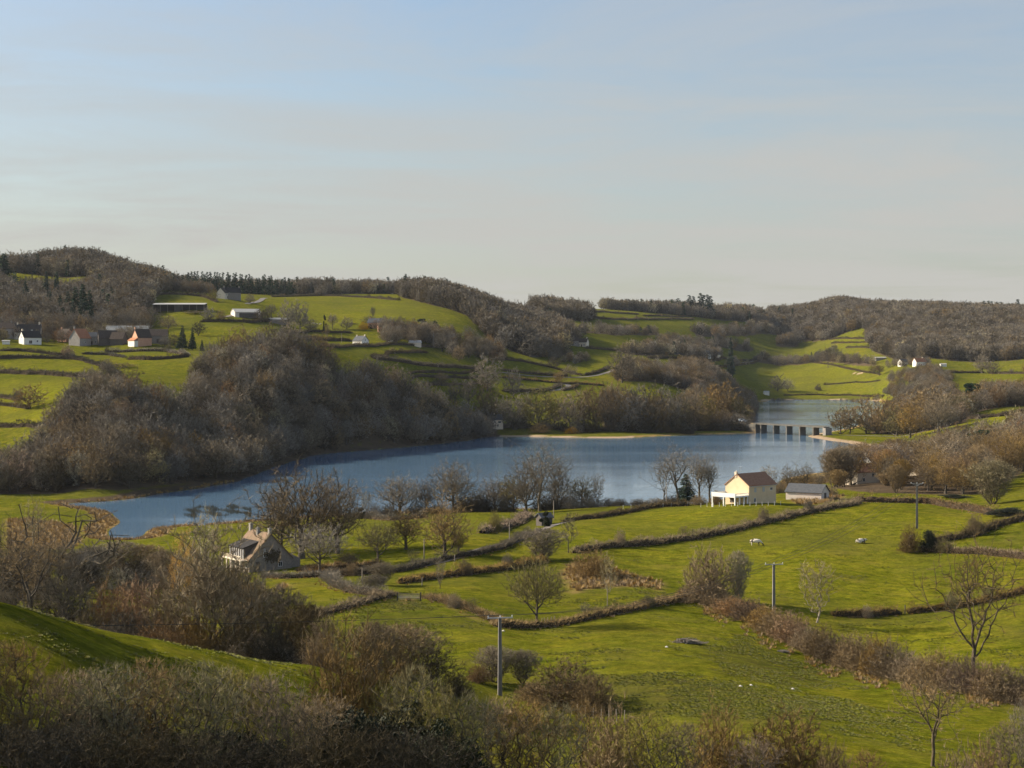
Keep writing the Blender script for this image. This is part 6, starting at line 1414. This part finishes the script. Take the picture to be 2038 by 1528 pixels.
e0 = Vector(((1476 - CX) / FOC * 1236, 1236, 6.98)); car(e0, R(20), CARW, 'white van parked by the left end of the bridge', True)
e1 = Vector(((1482 - CX) / FOC * 1233, 1233, 6.9)); car(e1, R(15), CARW, 'white car parked behind the van by the bridge')
# ---------------------------------------------------------------- electricity poles and wires
POLES = {}
def pole(key, px, py, top, dm, D=None, label='', arm='v', rz=0.0, wood=False, hfix=None):
    p = pxy(px, py, dm) if D is None else pd(px, D); h = hfix or (row_of(p) - top) * p.y / FOC
    r_ = empty('electricity_pole', p, rz); tag(r_, label, 'pole')
    s = MB(); w0, w1 = .24, .15
    if wood: s.tube((0, 0, -.5), (0, 0, h), .15, .10, 10)
    else:
        # concrete H section: two flanges and a recessed web
        for sg in (-1, 1):
            b = len(s.v); 
            for z_, w_ in ((-.5, w0), (h, w1)):
                s.v += [(sg * w_ - .05, -w_ * .8, z_), (sg * w_ + .05, -w_ * .8, z_), (sg * w_ + .05, w_ * .8, z_), (sg * w_ - .05, w_ * .8, z_)]
            s.f += [tuple(b + i for i in q_) for q_ in ((0, 3, 2, 1), (4, 5, 6, 7), (0, 1, 5, 4), (1, 2, 6, 5), (2, 3, 7, 6), (3, 0, 4, 7))]
        b = len(s.v)
        for z_, w_ in ((-.5, w0), (h, w1)): s.v += [(-w_ + .05, -.05, z_), (w_ - .05, -.05, z_), (w_ - .05, .05, z_), (-w_ + .05, .05, z_)]
        s.f += [tuple(b + i for i in q_) for q_ in ((0, 3, 2, 1), (4, 5, 6, 7), (0, 1, 5, 4), (2, 3, 7, 6))]
    s.build('shaft', WOODG if wood else CONCD, r_)
    tips = []
    if arm == 'flat':
        MB().box(-1.7, 1.7, -.25, -.13, h - .14, h - .0).build('crossarm', METAL, r_)
        for x_ in (-1.6, 0, 1.6):
            i_ = MB(); i_.tube((x_, -.19, h - .02), (x_, -.19, h + .12), .03, .03, 6); i_.tube((x_, -.19, h + .12), (x_, -.19, h + .30), .09, .05, 8); i_.build('insulator', PORC, r_); tips.append(Vector((x_, -.19, h + .30)))
    elif arm == 'v':
        v_ = MB(); v_.tube((0, -.2, h - .5), (-1.5, -.2, h + .05), .05, .04, 6); v_.tube((0, -.2, h - .5), (1.5, -.2, h + .05), .05, .04, 6); v_.tube((-1.5, -.2, h + .05), (1.5, -.2, h + .05), .035, .035, 6); v_.build('crossarm', METAL, r_)
        for x_ in (-1.45, 0, 1.45):
            i_ = MB(); i_.tube((x_, -.2, h + .05), (x_, -.2, h + .2), .05, .05, 6); i_.tube((x_, -.2, h + .2), (x_, -.2, h + .34), .09, .05, 8); i_.build('insulator', PORC, r_); tips.append(Vector((x_, -.2, h + .34)))
    else: tips = [Vector((0, 0, h - .2))]
    M_ = Matrix.Translation(p) @ Matrix.Rotation(rz, 4, 'Z'); POLES[key] = [M_ @ t_ for t_ in tips]
    return r_
pole('a', 995, 1385, 1228, 150, label='tall concrete electricity pole nearest the camera in the centre', arm='flat', rz=R(10))
pole('b', 1540, 1232, 1122, 280, label='concrete electricity pole with flat crossarm in the diagonal hedge', arm='flat', rz=R(8))
pole('c', 1825, 1052, 962, 400, label='concrete electricity pole with v shaped crossarm by the cut stump', arm='v', rz=R(-10))
pole('d', 2005, 0, 872, 0, D=735, label='twin legged electricity pole under the dark pine at the right', arm='flat')
pole('e', 1014, 1085, 1040, 400, label='short wooden pole beside the upper lane', arm='n', wood=True)
pole('f', 1102, 1035, 996, 430, label='wooden pole by the dark hut near the lake', arm='n', wood=True)
pole('g', 1326, 1002, 962, 500, label='wooden pole in front of the tall trees left of the yellow house', arm='v', wood=True, D=540)
pole('h', 844, 1118, 1072, 370, label='wooden pole beside the lane under the reddish oak', arm='n', wood=True)
pole('i', 721, 1163, 1130, 320, label='short pale pole in the curved hedge below the cottage lane', arm='n', wood=True)
pole('j', 863, 692, 662, 1200, label='pale pole in front of the hamlet trees', arm='n')
pole('k', 680, 682, 662, 1150, label='thin pole left of the little white house', arm='n', wood=True)
pole('l', 1118, 777, 762, 1100, label='white marker pole at the hairpin lane', arm='n', wood=True)
WIRE = mat('cable', (0.03, 0.03, 0.03), var=0.1)
def wires(A, B, label, sag=1.6):
    mb = MB(); root = empty('power_line', (A[0] + B[0]) / 2)
    for a_, b_ in zip(A, B):
        w_ = MB(); N_ = 14
        f_ = lambda t_: a_.lerp(b_, t_) - Vector((0, 0, sag * 4 * t_ * (1 - t_))) - root.location
        for i in range(N_): w_.tube(f_(i / N_), f_((i + 1) / N_), .028, .028, 4)
        w_.build('wire', WIRE, root)
    tag(root, label, 'power line')
wires(POLES['a'], POLES['b'], 'three slack wires between the nearest pole and the diagonal hedge pole', 2.2)
wires(POLES['b'], POLES['c'], 'three wires from the diagonal hedge pole to the pole by the stump', 1.8)
wires(POLES['g'], [pd(1475, 512, 8.6)] * 1, 'service wire running to the yellow house', 1.0)
wires(POLES['f'], POLES['g'], 'single wire along the near lake shore', 1.6)
off = Vector((-150, -70, 12)); wires(POLES['a'], [q_ + off for q_ in POLES['a']], 'three wires leaving the nearest pole towards the lower left', 2.0)

# ---------------------------------------------------------------- cattle
COWM = None
def cow_material():
    m, t, b = mat_new('cow_hide'); n = t.nodes.new; l = t.links.new
    tcn = n('ShaderNodeTexCoord'); nz = n('ShaderNodeTexNoise'); nz.inputs['Scale'].default_value = 1.3; nz.inputs['Detail'].default_value = 2; l(tcn.outputs['Object'], nz.inputs['Vector'])
    sp_ = n('ShaderNodeSeparateXYZ'); l(tcn.outputs['Object'], sp_.inputs[0])
    r_ = n('ShaderNodeValToRGB'); r_.color_ramp.interpolation = 'CONSTANT'; r_.color_ramp.elements[0].color = (0.70, 0.62, 0.50, 1); r_.color_ramp.elements[1].position = .53; r_.color_ramp.elements[1].color = (0.05, 0.038, 0.03, 1)
    l(nz.outputs[0], r_.inputs[0]); l(r_.outputs[0], b.inputs['Base Color']); b.inputs['Roughness'].default_value = .8
    return m
COWM = cow_material()
def cow(p, rz, label, lying=False):
    zb = 0.62 if lying else 1.05
    # spine: rump to head, then the legs; one continuous skin
    V = [(-.85, 0, zb + .08), (-.45, 0, zb), (0, 0, zb - .05), (.45, 0, zb), (.78, 0, zb + .05)]
    Rr = [.30, .40, .45, .41, .34]; E = [(0, 1), (1, 2), (2, 3), (3, 4)]
    def add(pt, r_, par_): V.append(pt); Rr.append(r_); E.append((par_, len(V) - 1)); return len(V) - 1
    if lying: hd = [(1.05, .05, zb + .15, .20), (1.25, .1, zb + .2, .17), (1.45, .15, zb + .08, .14), (1.62, .18, zb - .05, .10)]
    else: hd = [(1.08, 0, .85, .21), (1.30, .03, .60, .16), (1.48, .05, .36, .15), (1.60, .06, .12, .10)]
    k = 4
    for x, y, z, r_ in hd: k = add((x, y, z), r_, k)
    hdi = len(V) - 2
    for s_ in (-1, 1): add((V[hdi][0] - .08, V[hdi][1] + s_ * .22, V[hdi][2] + .12), .045, hdi)
    if not lying:
        for s_ in (-1, 1):
            a_ = add((-.78, s_ * .20, .72), .17, 0); a_ = add((-.70 - .12, s_ * .2, .48), .09, a_); add((-.78, s_ * .2, .04), .06, a_)
            a_ = add((.62, s_ * .2, .66), .13, 3); a_ = add((.64, s_ * .2, .40), .08, a_); add((.64, s_ * .2, .04), .06, a_)
    else:
        for s_ in (-1, 1):
            a_ = add((-.55, s_ * .38, .28), .15, 0); add((-.15, s_ * .50, .12), .07, a_)
            a_ = add((.62, s_ * .30, .25), .12, 3); add((.95, s_ * .34, .08), .06, a_)
    t_ = add((-1.10, 0, zb + .12), .05, 0); add((-1.16, 0, zb - .45), .03, t_)
    me = bpy.data.meshes.new('cow'); me.from_pydata(V, E, []); o = link_mesh('cow', me)
    sk = o.modifiers.new('skin', 'SKIN'); ss = o.modifiers.new('sub', 'SUBSURF'); ss.levels = 1; ss.render_levels = 2
    for i, r_ in enumerate(Rr): me.skin_vertices[0].data[i].radius = (r_, r_)
    me.skin_vertices[0].data[2].use_root = True
    bpy.context.view_layer.update(); dg = bpy.context.evaluated_depsgraph_get(); m2 = bpy.data.meshes.new_from_object(o.evaluated_get(dg)); o.modifiers.clear(); o.data = m2
    m2.materials.clear(); m2.materials.append(COWM)
    for f in m2.polygons: f.use_smooth = True
    o.location = p; o.rotation_euler = (0, 0, rz); o.scale = (1.18, 1.18, 1.12); tag(o, label, 'cow')
cow(pxy(1504, 1086, 380), R(-12), 'left one of two pale cattle, standing and grazing in the big field')
cow(pxy(1713, 1081, 380), R(18), 'right one of two pale cattle, lying down in the big field', True)
for i, (x, y) in enumerate([(611, 645), (623, 646), (629, 647), (637, 647)]):
    q_ = pxy(x, y, 1300); cow(q_, R(20 * i), ('white cow ' if i in (0,) else 'brown cow ') + ('leftmost of', 'second of', 'third of', 'last of')[i] + ' four far cattle by the dark cypress')

# ---------------------------------------------------------------- gate, posts, logs, stumps
p = pd(814, 318); g_ = empty('field_gate', p, R(4)); tag(g_, 'wooden five bar gate between two dark posts in the middle hedge', 'gate')
for i, z_ in enumerate((.30, .55, .80, 1.02, 1.22)): MB().box(-1.9, 1.9, -.03, .03, z_, z_ + .10).build('rail', WALLS['cream'] if i in (1, 2) else WOODG, g_)
br_ = MB(); br_.tube((-1.85, .05, .3), (1.85, .05, 1.25), .035, .035, 6); br_.build('brace', WOODG, g_)
for s_ in (-1, 1): MB().box(s_ * 2.1 - .12, s_ * 2.1 + .12, -.12, .12, -.4, 1.55).build('gate_post', WALLS['dark'], g_)
def posts(lst, h, label, group, mt=WOODG, dm=70, wid=.07, D=None):
    pr_ = None
    for i, (x, y) in enumerate(lst):
        q_ = pxy(x, y, dm) if y else pd(x, D)
        if pr_ is None:
            pr_ = MB(); pr_.tube((0, 0, -.3), (0, 0, h), wid, wid * .85, 8); pr_ = pr_.build('fence_post', mt); o = pr_
        else: o = pr_.copy(); COL.objects.link(o)
        o.location = q_; o.rotation_euler = (random.uniform(-.05, .05), random.uniform(-.05, .05), 0); tag(o, label, 'fence post', group)
posts([(1150 + i * 15.5, 1426 + i * 2.0) for i in range(7)], 1.5, 'pale wooden fence post in the broken line at the bottom centre', 'fence posts at the bottom centre', dm=120)
posts([(1395 + i * 12.2, 1009 - i * .25) for i in range(14)], 1.2, 'short post of the garden fence in front of the yellow house', 'garden fence posts at the yellow house', mt=WHITEP, dm=440, wid=.05)
posts([(1240 + i * 16, 1013 - i * .8) for i in range(9)], 1.2, 'pale post along the top of the field left of the yellow house', 'posts along the upper field edge', mt=WHITEP, dm=440, wid=.05)
posts([(1078, 1248), (1084, 1247), (1090, 1246), (1097, 1245), (1103, 1243)], 1.5, 'grey stake in the little fence right of the lone oak', 'stakes beside the lone oak', dm=260)
posts([(840, 1165), (905, 1118)], 1.6, 'pale wooden post at the narrow strip below the lane', 'posts by the narrow strip', dm=330, wid=.1)
posts([(1801, 1222)], 1.7, 'dark gate post standing in the gap of the hedge below the cows', None, mt=WALLS['dark'], dm=320, wid=.13)
def logs(p, n_, spread, Lr, label, r0=.12, name='brush_pile'):
    mb = MB(); rg_ = random.Random(3)
    for i in range(n_):
        a_ = rg_.gauss(0.1, .45); x, y = rg_.gauss(0, spread * .42), rg_.gauss(0, spread * .15); L_ = rg_.uniform(*Lr); z = max(.05, .75 * math.exp(-(x / spread) ** 2 * 3) * rg_.random() * (spread / 2.6)) ; r_ = r0 * rg_.uniform(.3, 1)
        d = Vector((math.cos(a_), math.sin(a_), rg_.gauss(0, .12))) * L_ / 2; c = Vector((x, y, z)); mb.tube(c - d, c + d, r_, r_ * .6, 6)
    o = mb.build(name, WOODG); o.location = p; tag(o, label, 'brushwood')
logs(pxy(1368, 1280, 200), 120, 2.3, (1, 3.2), 'heap of cut branches lying alone in the near field', .10)
logs(pxy(1375, 1197, 280), 46, 2.6, (2, 5.5), 'pale poles and branches stacked at the end of the low hedge', .11)
logs(pxy(1558, 1298, 230), 60, 1.0, (.6, 1.6), 'small grey clump of cut wood below the diagonal hedge', .08)
st_ = MB(); q_ = pxy(1814, 1088, 380)
rg_ = random.Random(8); prev = Vector((0, 0, -.3)); r_ = .75
for i in range(4):
    nx = prev + Vector((rg_.uniform(-.12, .12), rg_.uniform(-.1, .1), .75)); st_.tube(prev, nx, r_, r_ * .82, 9); prev = nx; r_ *= .82
st_.tube((-.5, 0, -.2), (-1.5, -.3, -.1), .3, .1, 7); st_.tube((.4, -.2, -.2), (1.2, -.5, -.15), .25, .08, 7); st_.tube((0, 0, 1.9), (.5, 0, 3.0), .2, .12, 7)
o = st_.build('tree_stump', WALLS['dark']); o.location = q_; tag(o, 'dark broken tree stump at the left end of the sloping hedge', 'tree stump')
for x, y in ((1800, 1092), (1832, 1094)): pass
# pale stones lying in the near fields
STM = mat('pale_stone_lump', (0.55, 0.50, 0.42), scale=3)
sm = bpy.data.meshes.new('stone'); bm = bmesh.new(); bmesh.ops.create_icosphere(bm, subdivisions=2, radius=.28)
for v_ in bm.verts: v_.co *= 1 + .18 * math.sin(v_.co.x * 17 + v_.co.y * 11 + v_.co.z * 7); v_.co.z *= .6
bm.to_mesh(sm); bm.free(); sm.materials.append(STM)
for x, y in ((1474, 1366), (1495, 1364), (1578, 1372), (1392, 1279), (1044, 1242), (1002, 1256), (1327, 1288)):
    o = link_mesh('field_stone', sm, loc=pxy(x, y, 150)); tag(o, 'small pale stone lying in the near pasture', 'stone', 'pale stones in the near pasture')
# reeds in the shallows
rm = MB(); rgx = random.Random(4)
RV = []
for i in range(5200):
    u_, v_ = rgx.random(), rgx.random(); col_ = 365 + 135 * u_; D_ = 600 + 36 * v_ + 8 * math.sin(col_ / 9)
    if math.sin(col_ / 6.0) + math.sin(D_ / 3.1 + col_ / 11) < -.1: continue
    X_ = (col_ - CX) / FOC * D_; h_ = rgx.uniform(.5, 1.3); a_ = rgx.uniform(-.3, .3)
    RV += [(X_ - .04, D_, -.2), (X_ + .04, D_, -.2), (X_ + a_, D_ + a_, h_)]
o = link_mesh('reed_bed', mesh_np('reed_bed', RV, tris=np.arange(len(RV)).reshape(-1, 3), mats=[TW['dark']])); tag(o, 'dark reeds standing in the shallow end of the lake', 'reeds', kind='stuff')

# ---------------------------------------------------------------- grass tussocks and dry grass
def tuft(name, seed, n_, h, w_, mt):
    rg_ = np.random.default_rng(seed); a_ = rg_.random(n_) * 6.28; r_ = rg_.random(n_) ** .6 * w_; o_ = np.column_stack([np.cos(a_) * r_, np.sin(a_) * r_, np.full(n_, -.03)])
    ln = h * (.5 + rg_.random((n_, 1))); tip = o_ + np.column_stack([np.cos(a_) * .45, np.sin(a_) * .45, np.ones(n_)]) * ln
    sd = np.column_stack([-np.sin(a_), np.cos(a_), np.zeros(n_)]) * .045
    V_ = np.stack([o_ - sd, o_ + sd, tip], 1).reshape(-1, 3); return mesh_np(name, V_, tris=np.arange(n_ * 3).reshape(-1, 3), mats=[mt])
GT = mat('grass_blades', (0.10, 0.115, 0.012), col2=(0.17, 0.165, 0.02), scale=0.2, obj_random=.25); GD2 = mat('dry_grass_blades', (0.22, 0.145, 0.06), col2=(0.38, 0.26, 0.12), scale=.4, obj_random=.2)
GB = mat('rank_grass_blades', (0.085, 0.085, 0.018), col2=(0.17, 0.14, 0.035), scale=.4, obj_random=.25)
cG = src_coll('tussock', [(tuft('tussock_a', 1, 26, .16, .35, GT), None), (tuft('tussock_b', 2, 22, .13, .5, GB), None), (tuft('tussock_c', 3, 30, .20, .25, GT), None)])
cD = src_coll('drytuft', [(tuft('drytuft_a', 4, 30, .6, .3, GD2), None), (tuft('drytuft_b', 5, 26, .45, .4, GD2), None)])
gG = gn_group(cG); gD = gn_group(cD)
n_ = 260000; px_ = rng.uniform(-120, 2160, n_); D_ = 110 + 330 * rng.random(n_) ** .75; X_ = (px_ - CX) / FOC * D_
keep = vnoise(X_, D_, 9, 31) + .9 * vnoise(X_, D_, 3.2, 32) + .5 * (rng.random(n_) - .5) + .55 * bil(rough, CX + FOC * X_ / D_, np.log(D_), GX[0], 8.0, lgd0, dlg) > np.clip((D_ - 180) / 500, 0, .4) + .26; X_, D_ = X_[keep], D_[keep]
sz = rng.uniform(.4, 1.1, len(X_)) ; stuff('rough_grass', gG, np.column_stack([X_, D_, zat(X_, D_)]), np.column_stack([sz, sz, sz * rng.uniform(.4, .9, len(X_))]), rng.integers(0, 3, len(X_)), 'tufted pasture grass over the near fields', 'grass')
def sample_mask(A, thr, n_):
    idx = np.argwhere((A > thr) & (gd > 120) & (gd < 760) & (gx > -100) & (gx < 2140)); area = (gd[idx[:, 0], idx[:, 1]]) ** 2; k_ = rng.choice(len(idx), n_, p=area / area.sum()); r_ = idx[k_]
    c_ = gx[r_[:, 0], r_[:, 1]] + rng.uniform(-4, 4, n_); d_ = gd[r_[:, 0], r_[:, 1]] * (1 + rng.uniform(-.004, .004, n_)); return (c_ - CX) / FOC * d_, d_
X_, D_ = sample_mask(np.where(IN, 0, dry), .5, 6000); ok = zat(X_, D_) > .1; X_, D_ = X_[ok], D_[ok]; sz = rng.uniform(.6, 1.7, len(X_))
stuff('dry_grass', gD, np.column_stack([X_, D_, zat(X_, D_)]), np.column_stack([sz, sz, sz]), rng.integers(0, 2, len(X_)), 'straw coloured dead grass on banks and lake margins', 'grass')
HQ = []
for P_, h_, w_, lb, tw_ in NEARH:
    Q_ = resample(np.array([tuple(pxy(x, y, dm)[:2]) for x, y, dm in P_]), .35, closed=False); T_ = np.gradient(Q_, axis=0); T_ /= np.linalg.norm(T_, axis=1)[:, None]
    HQ.append(Q_ + np.stack([-T_[:, 1], T_[:, 0]], 1) * (rng.choice([-1, 1], len(Q_)) * (w_ * .45 + rng.exponential(.45, len(Q_))))[:, None])
HQ = np.vstack(HQ); sz = rng.uniform(.25, .75, len(HQ))
stuff('rank_grass', gD, np.column_stack([HQ, zat(HQ[:, 0], HQ[:, 1])]), np.column_stack([sz, sz, sz * .8]), rng.integers(0, 2, len(HQ)), 'rank pale grass left ungrazed along the foot of the near hedges', 'grass')
# dry grass below the diagonal hedge and beside the gate
tt = rng.random(2600); cc_ = 1400 + tt * 620; rw = np.interp(cc_, [1400,1470,1540,1640,1760,1900,2065],[1215,1245,1285,1332,1362,1386,1418]) + rng.normal(0, 6, 2600)
Pp = np.array([tuple(pxy(a_, b_, 150)) for a_, b_ in zip(cc_[::2], rw[::2])]); keep = np.sin(cc_[::2] / 17) + np.sin(cc_[::2] / 7.3) > -.3; Pp = Pp[keep][::2]; sz = rng.uniform(.4, 1.1, len(Pp))
stuff('dry_grass', gD, Pp, np.column_stack([sz, sz, sz]), rng.integers(0, 2, len(Pp)), 'bright straw grass along the foot of the diagonal hedge', 'grass')

# ---------------------------------------------------------------- the air
hz = MB().box(-2600, 2600, -60, 4600, -8, 215).build('haze', None); tag(hz, kind='stuff')
m = bpy.data.materials.new('haze_air'); m.use_nodes = True; t = m.node_tree; t.nodes.clear()
ho = t.nodes.new('ShaderNodeOutputMaterial'); hv = t.nodes.new('ShaderNodeVolumePrincipled'); hv.inputs['Color'].default_value = (0.80, 0.88, 1.0, 1); hv.inputs['Density'].default_value = 0.000015; hv.inputs['Anisotropy'].default_value = 0.2
t.links.new(hv.outputs[0], ho.inputs['Volume']); hz.data.materials.append(m)
